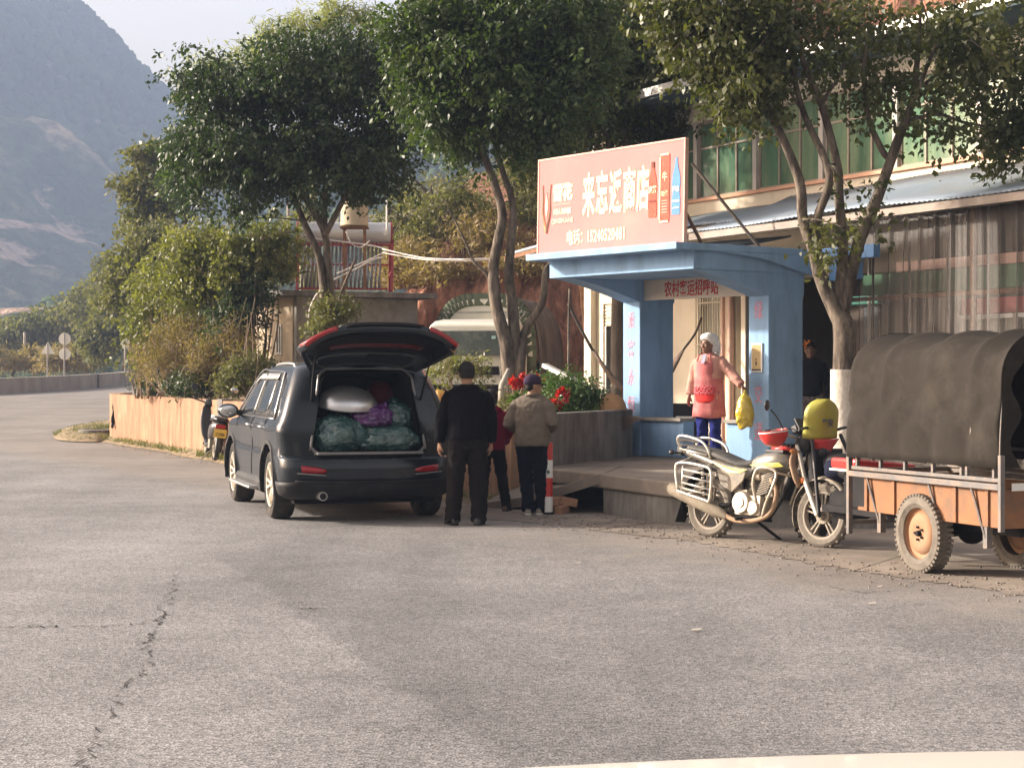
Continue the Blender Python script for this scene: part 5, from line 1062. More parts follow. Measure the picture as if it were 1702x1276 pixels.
lumpy('plastic_sack', 'flat teal sack lying low in the right half of the boot floor', 'sack', (.24, .34, .855), (.315, .24, .145), TB, 2, group=g_)
lumpy('plastic_sack', 'upper teal sack stuffed in the right corner of the boot', 'sack', (.37, .50, 1.09), (.185, .2, .15), TB, 3, group=g_, knot=(-.05, -.1, .03))
lumpy('plastic_bag', 'shiny purple bag in the middle of the boot', 'bag', (.08, .42, 1.09), (.21, .2, .12), PB, 4, fold=.12, knot=(.16, -.1, .02))
lumpy('cloth_bundle', 'dark red bundle high at the back right inside the boot', 'bundle', (.33, 1.05, 1.30), (.14, .14, .16), mat('darkred', (.16, .015, .02), .8), 6)
lumpy('dark_bundle', 'dark bundle at the back of the boot behind the basin', 'bundle', (-.1, 1.1, 1.15), (.38, .16, .2), CARM['inner'], 7)
mb = MB(); prof = [(math.cos(a)*1.0, math.sin(a)*.5) for a in np.linspace(0, math.pi/2-.01, 12)]
mb.lathe([(1.03, -.02), (1.03, .02)]+prof+[(.001, .5)], (0, 0, 0), 'z', 48); mb.v = [(x*.325, y*.27, z*.40) for x, y, z in mb.v]
o_ = mb.build('metal_basin', M['alu'], None, smooth='auto', angle=60); md = o_.modifiers.new('s', 'SOLIDIFY'); md.thickness = .004
o_.matrix_world = MC @ Matrix.Translation((-.17, .44, 1.215)) @ Euler((R(14), R(2), 0)).to_matrix().to_4x4(); tag(o_, 'upturned silver metal basin on top of the sacks in the car boot', 'basin')
# white bonnet edge of the car the photo was taken from
hood = thing('white_car', 'edge of a white car bonnet along the bottom of the picture', 'car', (.6, 0, 0)); mb = MB(); rings = []
for i in range(25):
    x = -1.3+2.75*i/24; yf = 2.14-.16*(abs(x-.15)/1.2)**2.2; zt = 1.124-.02*(max(0, .15-x)/1.2)**1.6
    rings.append([Vector((x, .7, zt-.02)), Vector((x, yf-.5, zt+.004)), Vector((x, yf-.1, zt)), Vector((x, yf, zt-.02)), Vector((x, yf+.03, zt-.12)), Vector((x, yf-.1, zt-.5)), Vector((x, .7, zt-.5))])
mb.loft(rings); mb.build('bonnet', mat('whitepaint', (.66, .64, .58), .35, var=.03, bump=0, coat=.4), hood, smooth='auto', angle=50)
mb = MB(); mb.ell((-.5, 2.06, 1.09), (.012, .012, .006)); mb.build('washer_nozzle', M['black'], hood)
# ================================================================ MOTORCYCLE
M['yelgreen'] = mat('yelgreen', (.50, .50, .10), .3, var=.1, bump=0, coat=.3, dirt=(.40, .34, .25), damt=.35, ds=9)
M['silvertank'] = mat('silvertank', (.17, .165, .145), .35, metal=.3, var=.1, bump=0, coat=.3, dirt=(.34, .28, .2), damt=.4, ds=8)
M['rimdust'] = mat('rimdust', (.27, .235, .19), .7, var=.2, bump=.1, dirt=(.16, .13, .1), damt=.4, ds=9)
M['dustgrey'] = mat('dustgrey', (.20, .18, .15), .6, var=.2, bump=.1, dirt=(.34, .28, .2), damt=.5, ds=7)
M['dustseat'] = mat('dustseat', (.05, .05, .048), .6, var=.2, bump=.15, bs=60, dirt=(.17, .15, .12), damt=.4, ds=7)
M['duststeel'] = mat('duststeel', (.55, .50, .42), .45, metal=.5, var=.12, bump=.1, dirt=(.36, .28, .19), damt=.45, ds=12)
M['dustchrome'] = mat('dustchrome', (.66, .62, .54), .32, metal=.7, var=.1, bump=.05, dirt=(.45, .36, .25), damt=.35, ds=10)
M['mudmuffler'] = mat('mudmuffler', (.25, .215, .165), .8, metal=.1, var=.15, bump=.3, dirt=(.15, .12, .09), damt=.4, ds=9)
M['redgloss'] = mat('redgloss', (.50, .03, .025), .3, var=.08, bump=0, coat=.4, dirt=(.42, .25, .2), damt=.2, ds=9)
M['engine'] = mat('engine', (.62, .56, .46), .5, metal=.4, var=.2, bump=.3, bs=60, dirt=(.35, .26, .18), damt=.5, ds=14)
M['brownpipe'] = mat('brownpipe', (.34, .23, .15), .7, var=.2, dirt=(.2, .13, .08), damt=.4, ds=10)
def mwheel(par, c, r, tw, spokes, rimm, tyrem, name='wheel', th=.075):
    mt = MB(); pr = [(r-th, -tw*.38), (r-th*.45, -tw*.5), (r-.010, -tw*.36), (r, -tw*.12), (r, tw*.12), (r-.010, tw*.36), (r-th*.45, tw*.5), (r-th, tw*.38), (r-th, -tw*.38)]
    mt.lathe(pr, (0, 0, 0), 'y', 44)
    for k in range(44):     # tread blocks
        a = 2*math.pi*k/44; mt.box((r*math.cos(a)*1.0, (.2 if k % 2 else -.2)*tw, r*math.sin(a)*1.0), (.012, tw*.42, .022), (0, -a, 0))
    w_ = mt.build(name, tyrem, par, smooth='auto', loc=c)
    mr = MB(); q = r-th; mr.lathe([(q+.006, -tw*.38), (q-.018, -tw*.36), (q-.026, 0), (q-.018, tw*.36), (q+.006, tw*.38), (q+.006, -tw*.38)], (0, 0, 0), 'y', 40)
    mr.lathe([(.02, -.06), (.035, -.06), (.04, -.02), (.075, -.018), (.075, .018), (.04, .02), (.035, .06), (.02, .06)], (0, 0, 0), 'y', 20)
    for k in range(spokes):
        a = 2*math.pi*(k+.25)/spokes; c_, s_ = math.cos(a), math.sin(a)
        for d in (-.012, .012): mr.beam((.035*c_-d*s_, 0, .035*s_+d*c_), ((q-.015)*c_-d*2.0*s_, 0, (q-.015)*s_+d*2.0*c_), .016, .022, up=(0, 1, 0))
    mr.build('rim', rimm, w_, smooth='auto', bevel=.002); return w_
rc_ = PG(1181, 893); hd = math.atan2(-.75, .66)
mo = thing('motorcycle', 'dusty yellow and grey motorcycle with white side racks parked in front of the shelter', 'motorcycle', tuple(rc_), hd); mo.rotation_euler = (R(-5), 0, hd)
WB = 1.33
mwheel(mo, (0, 0, .285), .285, .105, 5, M['rimdust'], M['dustrubber'])
mwheel(mo, (WB, 0, .285), .288, .085, 5, M['rimdust'], M['dustrubber'])
mb = MB()
mb.tube([(.0, .05, .285), (.30, .07, .33)], .018, 8); mb.tube([(.0, -.05, .285), (.30, -.07, .33)], .018, 8)
mb.tube([(1.02, 0, .86), (.80, 0, .72), (.45, .0, .66), (-.25, 0, .76)], .022, 8, sm=5); mb.tube([(1.0, 0, .82), (.86, 0, .45), (.70, 0, .22)], .02, 8, sm=4); mb.tube([(.70, -.04, .22), (.40, -.08, .22), (.32, -.08, .34), (.30, -.1, .66)], .016, 8, sm=4); mb.tube([(.30, .08, .34), (.30, .09, .66)], .016, 8)
mb.tube([(.02, -.11, .30), (-.02, -.12, .66)], .012, 8); mb.build('frame', M['blackmatte'], mo, smooth='auto')
for s in (-1, 1):
    mb = MB(); 
    for k in range(12): q = k/11; mb.tube([(.01-.05*q+.022*math.cos(a), s*.115+.022*math.sin(a), .33+.30*q+.002*a) for a in np.linspace(0, 2*math.pi, 9)], .005, 4)
    mb.build('shock_absorber', M['dustchrome'], mo, smooth=True)
    mb = MB(); mb.cyl((WB+.0, s*.085, .285), (1.16, s*.085, .60), .026, .026, 12); mb.cyl((1.16, s*.085, .60), (1.055, s*.085, .90), .02, n=12); mb.build('fork_leg', M['dustchrome'], mo, smooth='auto')
    mb = MB(); mb.ell((1.15, s*.105, .585), (.03, .012, .03), n=12, m=8); mb.build('fork_reflector', mat('amber', (.5, .14, .02), .3), mo, smooth=True)
    mb = MB(); mb.tube([(1.06, s*.10, .86), (1.05, s*.13, .74), (1.10, s*.13, .60), (1.12, s*.10, .52)], [.035, .045, .04, .02], 8, sm=4, flat=.5); mb.build('fork_cover', M['brownpipe'], mo, smooth=True)
# mudguards
def guard(name, c, r, a0, a1, w_, m, par, th=.004):
    rings = []
    for i in range(22):
        a = R(a0+(a1-a0)*i/21); rr = r+.01*math.sin(i); rings.append([Vector((c[0]+(r-.02)*math.cos(a), -w_, c[2]+(r-.02)*math.sin(a))), Vector((c[0]+r*math.cos(a), -w_*.7, c[2]+r*math.sin(a))), Vector((c[0]+(r+.012)*math.cos(a), 0, c[2]+(r+.012)*math.sin(a))), Vector((c[0]+r*math.cos(a), w_*.7, c[2]+r*math.sin(a))), Vector((c[0]+(r-.02)*math.cos(a), w_, c[2]+(r-.02)*math.sin(a)))])
    mb = MB(); mb.loft(rings, cap=False, closed=False); o = mb.build(name, m, par, smooth=True); s_ = o.modifiers.new('s', 'SOLIDIFY'); s_.thickness = th; return o
guard('front_mudguard', (WB, 0, .30), .325, 38, 205, .065, M['dustgrey'], mo); guard('rear_mudguard', (-.02, 0, .32), .335, 55, 205, .075, M['blackmatte'], mo)
mb = MB(); mb.prism([(-.33, -.07, .34), (-.40, -.07, .12), (-.40, .07, .12), (-.33, .07, .34)], (-.006, 0, .002)); mb.build('mud_flap', M['blackmatte'], mo)
# tank, seat, side covers
def bodyloft(name, st, m, par, n=18, sq=2.6, **k):
    """stations (x, zc, ry, rz)"""
    rings = []
    for x, zc, ry, rz in [tuple(p) for p in catmull(st, 5)]:
        r_ = []
        for i in range(n):
            a = 2*math.pi*i/n; c_, s_ = math.cos(a), math.sin(a); r_.append(Vector((x, ry*math.copysign(abs(c_)**(2/sq), c_), zc+rz*math.copysign(abs(s_)**(2/sq), s_))))
        rings.append(r_)
    mb = MB(); mb.loft(rings); return mb.build(name, m, par, smooth='auto', angle=60, **k)
bodyloft('fuel_tank', [(.50, .68, .05, .04), (.56, .705, .11, .075), (.70, .725, .145, .10), (.84, .745, .14, .095), (.94, .74, .09, .07), (.97, .735, .04, .04)], M['silvertank'], mo)
mb = MB(); mb.prism([(.56, -.148, .70), (.74, -.153, .665), (.94, -.12, .70), (.90, -.135, .735), (.74, -.152, .72)], (0, -.006, 0)); mb.build('tank_decal', M['yelgreen'], mo)
mb = MB(); vs, fs = text_mesh('HAOJIN', .045, .001, 1, .001); mb.box((.80, -.02, .835), (.22, .16, .03)); mb.build('tank_cap_cover', M['black'], mo, bevel=.008)
bodyloft('seat', [(-.30, .83, .07, .02), (-.24, .83, .12, .038), (.0, .80, .13, .04), (.20, .745, .13, .042), (.38, .70, .115, .042), (.50, .71, .085, .045), (.58, .75, .06, .03)], M['dustseat'], mo)
bodyloft('tail_cowl', [(-.38, .80, .05, .02), (-.30, .79, .09, .045), (-.05, .735, .12, .05), (.20, .665, .125, .06), (.44, .63, .12, .06), (.54, .64, .09, .04)], M['silvertank'], mo)
mb = MB(); mb.prism([(.10, -.135, .70), (.30, -.139, .665), (.52, -.13, .655), (.44, -.134, .62), (.30, -.139, .615)], (0, .02, 0)); mb.build('side_stripe', M['yelgreen'], mo)
mb = MB(); mb.prism([(.14, -.128, .65), (.50, -.128, .63), (.47, -.128, .55), (.34, -.128, .44), (.20, -.128, .50)], (0, .02, 0)); mb.prism([(.14, .108, .65), (.50, .108, .63), (.47, .108, .55), (.34, .108, .44), (.20, .108, .50)], (0, .02, 0)); mb.build('side_cover', M['dustgrey'], mo, bevel=.006)
# engine
mb = MB(); mb.box((.52, 0, .33), (.30, .20, .18)); mb.cyl((.46, -.14, .35), (.46, -.09, .35), .095, .11, 24); mb.cyl((.60, -.13, .31), (.60, -.08, .31), .06, .075, 20); mb.box((.40, 0, .42), (.16, .14, .10)); mb.cyl((.46, -.15, .35), (.46, -.14, .35), .05, n=18); mb.build('crankcase', M['engine'], mo, bevel=.012)
mb = MB()
for k in range(9): mb.box((.66+.011*k, 0, .44+.024*k), (.15, .16, .010), (0, R(-18), 0))
mb.box((.70, 0, .52), (.09, .11, .22), (0, R(-18), 0)); mb.build('cylinder', M['dustgrey'], mo); mb = MB(); mb.box((.76, 0, .66), (.13, .13, .05), (0, R(-18), 0)); mb.cyl((.60, -.02, .60), (.48, -.02, .60), .035, n=12); mb.build('cylinder_head', M['engine'], mo, bevel=.01)
mb = MB(); mb.tube([(.76, -.07, .58), (.86, -.10, .46), (.82, -.12, .28), (.66, -.13, .20), (.45, -.14, .18), (.30, -.15, .22)], .022, 10, sm=5); mb.build('exhaust_header', M['brownpipe'], mo, smooth=True)
mb = MB(); mb.tube([(.32, -.15, .205), (.26, -.155, .235), (.20, -.16, .25), (-.36, -.17, .435), (-.395, -.17, .445)], [.025, .045, .058, .066, .05], 16); mb.cyl((-.39, -.17, .443), (-.44, -.17, .46), .022, n=10); mb.build('muffler', M['mudmuffler'], mo, smooth='auto')
mb = MB(); mb.tube([(.68, -.16, .36), (.66, -.20, .52), (.70, -.21, .655), (.80, -.20, .68), (.90, -.17, .64), (.88, -.19, .50), (.80, -.17, .36), (.74, -.14, .24)], .014, 8, sm=5); mb.tube([(.68, .16, .36), (.66, .20, .52), (.70, .21, .655), (.80, .20, .68), (.90, .17, .64), (.80, .17, .36)], .014, 8, sm=5); mb.tube([(.90, -.17, .64), (.95, 0, .62), (.90, .17, .64)], .012, 8, sm=4); mb.build('crash_bar', M['duststeel'], mo, smooth=True)
mb = MB(); mb.tube([(.30, -.10, .24), (.12, -.14, .30), (.10, -.2, .30)], .012, 8, sm=3); mb.tube([(.48, -.10, .20), (.52, -.25, .20)], .016, 8); mb.tube([(.48, .10, .20), (.52, .25, .20)], .016, 8); mb.build('foot_peg', M['blackmatte'], mo, smooth=True)
mb = MB(); mb.tube([(.42, .08, .22), (.62, .30, -.01+.03)], .014, 8); mb.box((.62, .30, .02), (.07, .04, .012)); mb.build('side_stand', M['blackmatte'], mo)
# side racks and luggage rack
for s in (-1, 1):
    mb = MB(); y = s*.235; LP = [(-.235, y, .42), (-.28, y, .60), (-.24, y, .685), (.06, y, .665), (.17, y, .61), (.17, y, .36), (.11, y, .35), (-.22, y, .415)]
    mb.tube(LP+[LP[0]], .013, 8, sm=4)
    for z0, z1 in ((.625, .585), (.565, .52), (.50, .45), (.45, .40)): mb.tube([(-.19, y, z0), (.16, y, z1)], .010, 8)
    mb.tube([(-.19, y, .66), (-.185, y, .42)], .010, 8); mb.tube([(-.24, y, .685), (-.22, s*.1, .74)], .011, 8); mb.tube([(.10, y, .655), (.08, s*.1, .70)], .011, 8); mb.tube([(-.1, y, .40), (-.05, s*.12, .42)], .010, 8)
    mb.build('side_rack', M['dustchrome'], mo, smooth=True)
mb = MB(); 
for s in (-1, 1): mb.tube([(-.33, s*.10, .79), (-.37, s*.14, .90), (-.30, s*.15, .945), (-.06, s*.15, .90), (.03, s*.14, .82), (.05, s*.12, .74)], .013, 8, sm=4); mb.tube([(-.32, s*.15, .82), (.02, s*.145, .77)], .010, 8)
mb.tube([(-.37, -.14, .90), (-.40, 0, .91), (-.37, .14, .90)], .013, 8, sm=4); mb.tube([(-.2, -.15, .93), (-.2, .15, .93)], .01, 8); mb.tube([(-.36, -.12, .86), (-.36, .12, .86)], .01, 8); mb.build('luggage_rack', M['dustchrome'], mo, smooth=True)
mb = MB(); mb.box((-.40, 0, .80), (.06, .16, .08)); mb.tube([(-.36, -.1, .78), (-.36, -.20, .78)], .012, 6); mb.ell((-.36, -.22, .78), (.03, .03, .025)); mb.build('tail_light', M['black'], mo, bevel=.01)
# bars, mirrors, clocks, headlight
mb = MB(); mb.tube([(.90, -.36, 1.00), (.98, -.26, 1.01), (1.03, -.12, .97), (1.03, .12, .97), (.98, .26, 1.01), (.90, .36, 1.00)], .012, 8, sm=5); mb.build('handlebar', M['duststeel'], mo, smooth=True)
for s in (-1, 1):
    mb = MB(); mb.cyl((.89, s*.37, .998), (.955, s*.28, 1.008), .020, n=10); mb.tube([(.97, s*.27, 1.0), (1.03, s*.33, 1.01), (1.0, s*.38, 1.0)], .007, 6, sm=3); mb.build('grip', M['black'], mo, smooth=True)
    mb = MB(); mb.tube([(1.0, s*.20, 1.0), (.97, s*.27, 1.12), (.93, s*.33, 1.20)], .007, 6, sm=4); mb.ell((.91, s*.36, 1.235), (.02, .065, .05), (0, 0, R(-25*s)), n=14, m=10); mb.build('mirror', M['black'], mo, smooth=True)
mb = MB(); mb.ell((1.08, 0, .93), (.10, .10, .10)); mb.box((1.02, 0, 1.04), (.06, .2, .07), (0, R(-25), 0)); mb.box((1.04, 0, 1.09), (.02, .18, .12), (0, R(-35), 0)); mb.build('headlight', M['black'], mo, smooth='auto', bevel=.005)
# helmet / basin hanging on the bars, and a red cushion on the tank
def onmo(v): return Matrix.Translation(mo.location) @ mo.rotation_euler.to_matrix().to_4x4() @ Vector(v)
mb = MB(); mb.lathe([(.001, -.115), (.05, -.11), (.09, -.085), (.12, -.04), (.132, 0), (.135, .03), (.125, .035), (.115, .0), (.001, -.08)], (0, 0, 0), 'z', 30); o = mb.build('safety_helmet', M['redgloss'], None, smooth='auto', angle=50, loc=tuple(onmo((.93, -.27, .985)))); o.rotation_euler = (R(6), R(-4), hd)
tag(o, 'upturned glossy red helmet hanging on the motorcycle handlebar', 'helmet')
mb = MB(); mb.lathe([(.1345, .014), (.138, .016), (.138, .024), (.1345, .026)], (0, 0, 0), 'z', 30); mb.build('grey_band', M['white'], o)
mb = MB(); mb.ell((0, 0, 0), (.13, .09, .035)); mb.v = [(x, y, z*(1+.3*math.sin(x*40))) for x, y, z in mb.v]; o = mb.build('folded_cloth', M['redgloss'], None, smooth=True, loc=tuple(onmo((.83, .0, .865)))); o.rotation_euler = (0, 0, hd); tag(o, 'small red and black striped bundle lying on the motorcycle tank', 'cloth bundle'); 
mb = MB()
for k in range(6): mb.box((-.10+k*.042, 0, .033), (.02, .13, .022), (0, .3, .3))
mb.build('striped_strap', M['blackmatte'], o)

# ================================================================ CARGO TRICYCLE
tr = thing('cargo_tricycle', 'cargo tricycle with orange load box and brown canvas hood at the right edge', 'cargo tricycle', (3.62, 14.21, 0), math.atan2(.93, -.36))
M['orangebox'] = mat('orangebox', (.27, .12, .052), .7, var=.12, vs=3, bump=.15, dirt=(.14, .09, .06), damt=.55, ds=4)
M['orangerim'] = mat('orangerim', (.32, .17, .09), .7, var=.1, vs=5, bump=.1, dirt=(.24, .165, .11), damt=.45, ds=8)
M['frameold'] = mat('frameold', (.16, .15, .145), .6, metal=.3, var=.2, bump=.15, dirt=(.26, .18, .12), damt=.45, ds=6)
M['canvas'] = mat('canvas', (.027, .023, .019), .95, var=.14, vs=2.2, bump=.25, bs=14, bdist=.01, dirt=(.055, .048, .04), damt=.35, ds=2.5)
XF, XR_, HW = .95, -1.02, .45
def tri_wheel(c, par, turned=0):
    r, tw = .305, .15; mt = MB(); mt.lathe([(.20, -tw*.34), (.235, -tw*.48), (.285, -tw*.42), (r-.012, -tw*.33), (r-.008, 0), (r-.012, tw*.33), (.285, tw*.42), (.235, tw*.48), (.20, tw*.34), (.20, -tw*.34)], (0, 0, 0), 'y', 48)
    for k in range(46):
        a = 2*math.pi*k/46
        for s in (-1, 1): mt.box(((r-.006)*math.cos(a+s*.03), s*tw*.27, (r-.006)*math.sin(a+s*.03)), (.022, tw*.34, .022), (0, -a, s*.25))
    w_ = mt.build('wheel', M['dustrubber'], par, smooth='auto', loc=c, angle=30); w_.rotation_euler = (0, 0, turned); s = 1 if c[1] >= 0 else -1
    mr = MB(); mr.lathe([(.215, s*tw*.36), (.205, s*tw*.34), (.195, s*tw*.10), (.165, s*tw*.06), (.15, s*tw*.20), (.10, s*tw*.28), (.06, s*tw*.22), (.001, s*tw*.22)], (0, 0, 0), 'y', 40); mr.build('rim', M['orangerim'], w_, smooth='auto', angle=50)
    mh = MB(); mh.cyl((0, s*tw*.22, 0), (0, s*tw*.42, 0), .025, .02, 12)
    for k in range(5): a = 2*math.pi*k/5; mh.cyl((.05*math.cos(a), s*tw*.22, .05*math.sin(a)), (.05*math.cos(a), s*tw*.34, .05*math.sin(a)), .010, n=6)
    mh.build('hub', M['blackmatte'], w_, smooth='auto')
tri_wheel((0, .45, .305), tr); tri_wheel((0, -.45, .305), tr)
mb = MB(); mb.cyl((0, -.4, .305), (0, .4, .305), .035, n=10); mb.ell((0, 0, .305), (.1, .12, .1)); mb.build('axle', M['blackmatte'], tr, smooth='auto')
def trb(name, m, boxes, bev=.004):
    mb = MB()
    for c_, d_ in boxes: mb.box(c_, d_)
    return mb.build(name, m, tr, bevel=bev)
trb('box_floor', M['orangebox'], [span(XR_, XF, -HW, HW, .42, .45)]); 
for s in (-1, 1):
    trb('side_panel', M['orangebox'], [span(XR_, XF-.14, s*HW-.012, s*HW+.012, .42, .70)])
    trb('side_rib', M['orangebox'], [span(x-.02, x+.02, s*(HW+.02)-.01, s*(HW+.02)+.01, .425, .695) for x in (-.85, -.45, .38, .78)], .002)
    trb('side_rail', M['frameold'], [span(XR_-.02, XF+.05, s*(HW+.045)-.022, s*(HW+.045)+.022, .70, .745), span(XR_-.02, XF+.03, s*(HW+.03)-.015, s*(HW+.03)+.015, .755, .785), ])
    trb('rail_post', M['frameold'], [span(x-.014, x+.014, s*(HW+.03)-.014, s*(HW+.03)+.014, .785, .93) for x in (-.95, -.62, -.55, -.18, .20, .55, .90)]+[span(XR_, XF, s*(HW+.03)-.012, s*(HW+.03)+.012, .93, .955)])
    for x in (-.8, -.25, .62): mb = MB(); mb.tube([(x+.12, s*(HW+.04), .70), (x, s*(HW+.0), .34)], .012, 6); mb.box((x, s*(HW-.02), .34), (.05, .05, .16)); mb.build('brace', M['frameold'], tr)
trb('front_panel', M['orangebox'], [span(XF-.16, XF-.14, -HW, HW, .42, .72)]); trb('tail_panel', M['orangebox'], [span(XR_-.012, XR_+.012, -HW, HW, .42, .70)])
trb('corner_post', M['frameold'], [span(XF+.03, XF+.07, s*(HW+.045)-.02, s*(HW+.045)+.02, .22, .955) for s in (-1, 1)]+[span(XF+.032, XF+.068, -HW-.02, HW+.02, .30, .335), span(XF+.03, XF+.07, -HW-.02, HW+.02, .72, .76)])
for s in (-1, 1): trb('tail_post', M['frameold'], [span(XR_-.05, XR_-.015, s*(HW+.045)-.02, s*(HW+.045)+.02, .40, .955)])
for k in range(4): mb = MB(); mb.box((XR_-.062, .33-.2*k, .725), (.006, .19, .055)); mb.build('reflective_strip', M['white'] if k % 2 == 0 else M['red'], tr)
trb('chassis', M['blackmatte'], [span(-.9, 1.9, s*.2-.02, s*.2+.02, .34, .40) for s in (-1, 1)]+[span(x-.02, x+.02, -.2, .2, .34, .40) for x in (-.6, .7, 1.3)])
# canvas hood: hoops with fabric sagging between them
def hood_ring(x, sag, dz=0):
    r_ = []; n = 40; zt, zb = 1.885-sag*.62+dz, .86+.0*x
    for i in range(n+1):
        t_ = -1+2*i/n; a = t_*math.pi/2; q = abs(t_)
        # straight side then round top: parameter along the arch
        L_ = .62; arc = 1.0
        if q > .52: f_ = (q-.52)/.48; y = .485+.015*f_; z = 1.50-(1.50-zb)*f_
        else: b_ = q/.52*math.pi/2; y = .485*math.sin(b_)**.86; z = 1.50+(zt-1.50)*math.cos(b_)**.9
        y = math.copysign(y-sag*.35*(1 if q < .52 else max(0, 1-(q-.52)/.3)), t_) if abs(t_) > 1e-6 else 0
        r_.append(Vector((x, y, z)))
    return r_
def foldn(x, y, z): return .034*math.sin(x*7+z*6*(1 if y > 0 else -1)+2.2*math.sin(z*4))*max(0, min(1, (1.55-z)*2.5))+.012*mnoise.noise(Vector((x*7, y*3, z*4)))
hoops = [XF+.04, .50, -.10, -.68, XR_-.02]; rings = []
for i in range(4):
    for k in range(14):
        q = k/14; x = hoops[i]+(hoops[i+1]-hoops[i])*q; sg = .115*math.sin(math.pi*min(1, q*1.0))**.7*(.5+.9*q if q < .6 else 1.04)*.85; ring = hood_ring(x, sg)
        rings.append([Vector((p.x, p.y+math.copysign(foldn(p.x, p.y, p.z), p.y), p.z)) for p in ring])
rings.append(hood_ring(hoops[4], 0))
mb = MB(); mb.loft(rings, cap=False, closed=False); o = mb.build('canvas_hood', M['canvas'], tr, smooth=True); s_ = o.modifiers.new('s', 'SOLIDIFY'); s_.thickness = .006
rg = hood_ring(XF+.035, 0); mb = MB(); mb.add(rg+[Vector((XF+.03, 0, .86))], [(i, i+1, len(rg)) for i in range(len(rg)-1)]); o = mb.build('canvas_front', M['canvas'], tr); s_ = o.modifiers.new('s', 'SOLIDIFY'); s_.thickness = .005
mb = MB()
for x in hoops: mb.tube([p*1.0-Vector((0, 0, .012)) for p in hood_ring(x, .06)], .009, 6)
mb.build('hoop', M['frameold'], tr, smooth=True)
mb = MB()
for x in (.55, -.32): mb.ell((x, HW+.055, .90), (.016, .012, .016))
mb.build('eyelet', M['chrome'], tr, smooth=True)
mb = MB(); rg = hood_ring(XR_-.03, 0); mb.loft([[p for p in rg[20:]], [p*1.0+Vector((-.01, -.12-.05*math.sin(i), .0)) for i, p in enumerate(rg[20:])]], cap=False, closed=False); o = mb.build('rear_flap', M['canvas'], tr, smooth=True)
mb = MB(); mb.tube([(-.9, -.44, 1.05), (-.9, .2, 1.75)], .012, 6); mb.build('inner_bar', M['duststeel'], tr)
# driver's end: seat, tank, fork, front wheel, printed wind apron
mwheel(tr, (2.45, 0, .285), .285, .11, 5, M['blackmatte'], M['rubber'], 'front_wheel')
guard('front_mudguard', (2.55, 0, .30), .335, 10, 190, .08, M['black'], tr)
mb = MB(); 
for s in (-1, 1): mb.cyl((2.55, s*.09, .285), (2.28, s*.09, .95), .024, n=10)
mb.build('fork', M['blackmatte'], tr, smooth='auto')
mb = MB(); mb.tube([(2.05, -.36, 1.04), (2.18, -.2, 1.06), (2.25, 0, 1.0), (2.18, .2, 1.06), (2.05, .36, 1.04)], .013, 8, sm=5); mb.build('handlebar', M['black'], tr, smooth=True)
bodyloft('fuel_tank', [(1.62, .66, .06, .05), (1.72, .70, .13, .09), (1.95, .74, .14, .10), (2.12, .74, .08, .07)], M['black'], tr); bodyloft('engine', [(1.55, .36, .05, .06), (1.65, .38, .14, .12), (1.9, .40, .14, .14), (2.05, .38, .06, .08)], M['blackmatte'], tr)
mb = MB(); mb.box((1.38, .02, .75), (.40, .62, .10)); mb.v = [(x, y, z+.03*math.sin(y*5)) for x, y, z in mb.v]; mb.build('seat', M['redgloss'], tr, bevel=.03, seg=3); mb = MB(); mb.box((1.38, .02, .725), (.41, .63, .016)); mb.build('seat_piping', M['white'], tr)
mb = MB(); mb.box((1.3, 0, .55), (.4, .5, .3)); mb.build('seat_box', M['blackmatte'], tr, bevel=.02)
mb = MB(); rings = []
for j in range(13):
    q = j/12; z = .96+.36*q; hw = .18 if q < .6 else .18*math.sqrt(max(0.02, 1-((q-.6)/.42)**2)); rings.append([Vector((2.12-.05*q+.10*(abs(t_))**2, t_*hw+.05, z)) for t_ in np.linspace(-1, 1, 13)])
mb.loft(rings, cap=False, closed=False); ap = mb.build('wind_apron', mat('apronyellow', (.30, .28, .04), .5, var=.15, bump=.15, bs=9, dirt=(.30, .24, .09), damt=.35, ds=8), tr, smooth=True); s_ = ap.modifiers.new('s', 'SOLIDIFY'); s_.thickness = .006
mb = MB(); rings = []
for j in range(7):
    q = j/6; z = .96-.16*q; hw = .175*(1-q*.75); rings.append([Vector((2.12+.10*(abs(t_))**2-.006, t_*hw+.03, z)) for t_ in np.linspace(-1, 1, 9)])
mb.loft(rings, cap=False, closed=False); o = mb.build('apron_red_hem', mat('apronred', (.40, .03, .03), .5, var=.15), ap, smooth=True); s_ = o.modifiers.new('s', 'SOLIDIFY'); s_.thickness = .006
vs, fs = text_mesh('平安', .075, .001, .8, .002); mb = MB(); mb.add([(2.080, -x+.05, z+1.10) for x, y, z in vs], fs); mb.build('apron_lettering', mat('apl', (.1, .12, .2), .7), ap)
mb = MB(); mb.tube([(2.2, -.15, 1.0), (2.05, -.2, .7), (1.95, -.22, .3)], .02, 6, sm=3); mb.tube([(2.2, .15, 1.0), (2.05, .2, .7), (1.95, .22, .3)], .02, 6, sm=3); mb.box((2.2, 0, .72), (.1, .3, .3)); mb.ell((2.14, .05, .84), (.04, .06, .05)); mb.build('leg_guard', M['black'], tr, bevel=.01)
mb = MB(); mb.ell((0, 0, 0), (.22, .18, .12)); mb.v = [tuple(Vector(p)*(1+.25*mnoise.noise(Vector(p)*9))) for p in mb.v]; o = mb.build('dark_jacket', mat('navycloth', (.012, .014, .03), .9), None, smooth=True, loc=tuple(PG(1398, 900)+Vector((.05, 0, .86)))); o.location = (2.98, 15.95, .70); tag(o, 'dark folded jacket lying in front of the red tricycle seat', 'jacket')

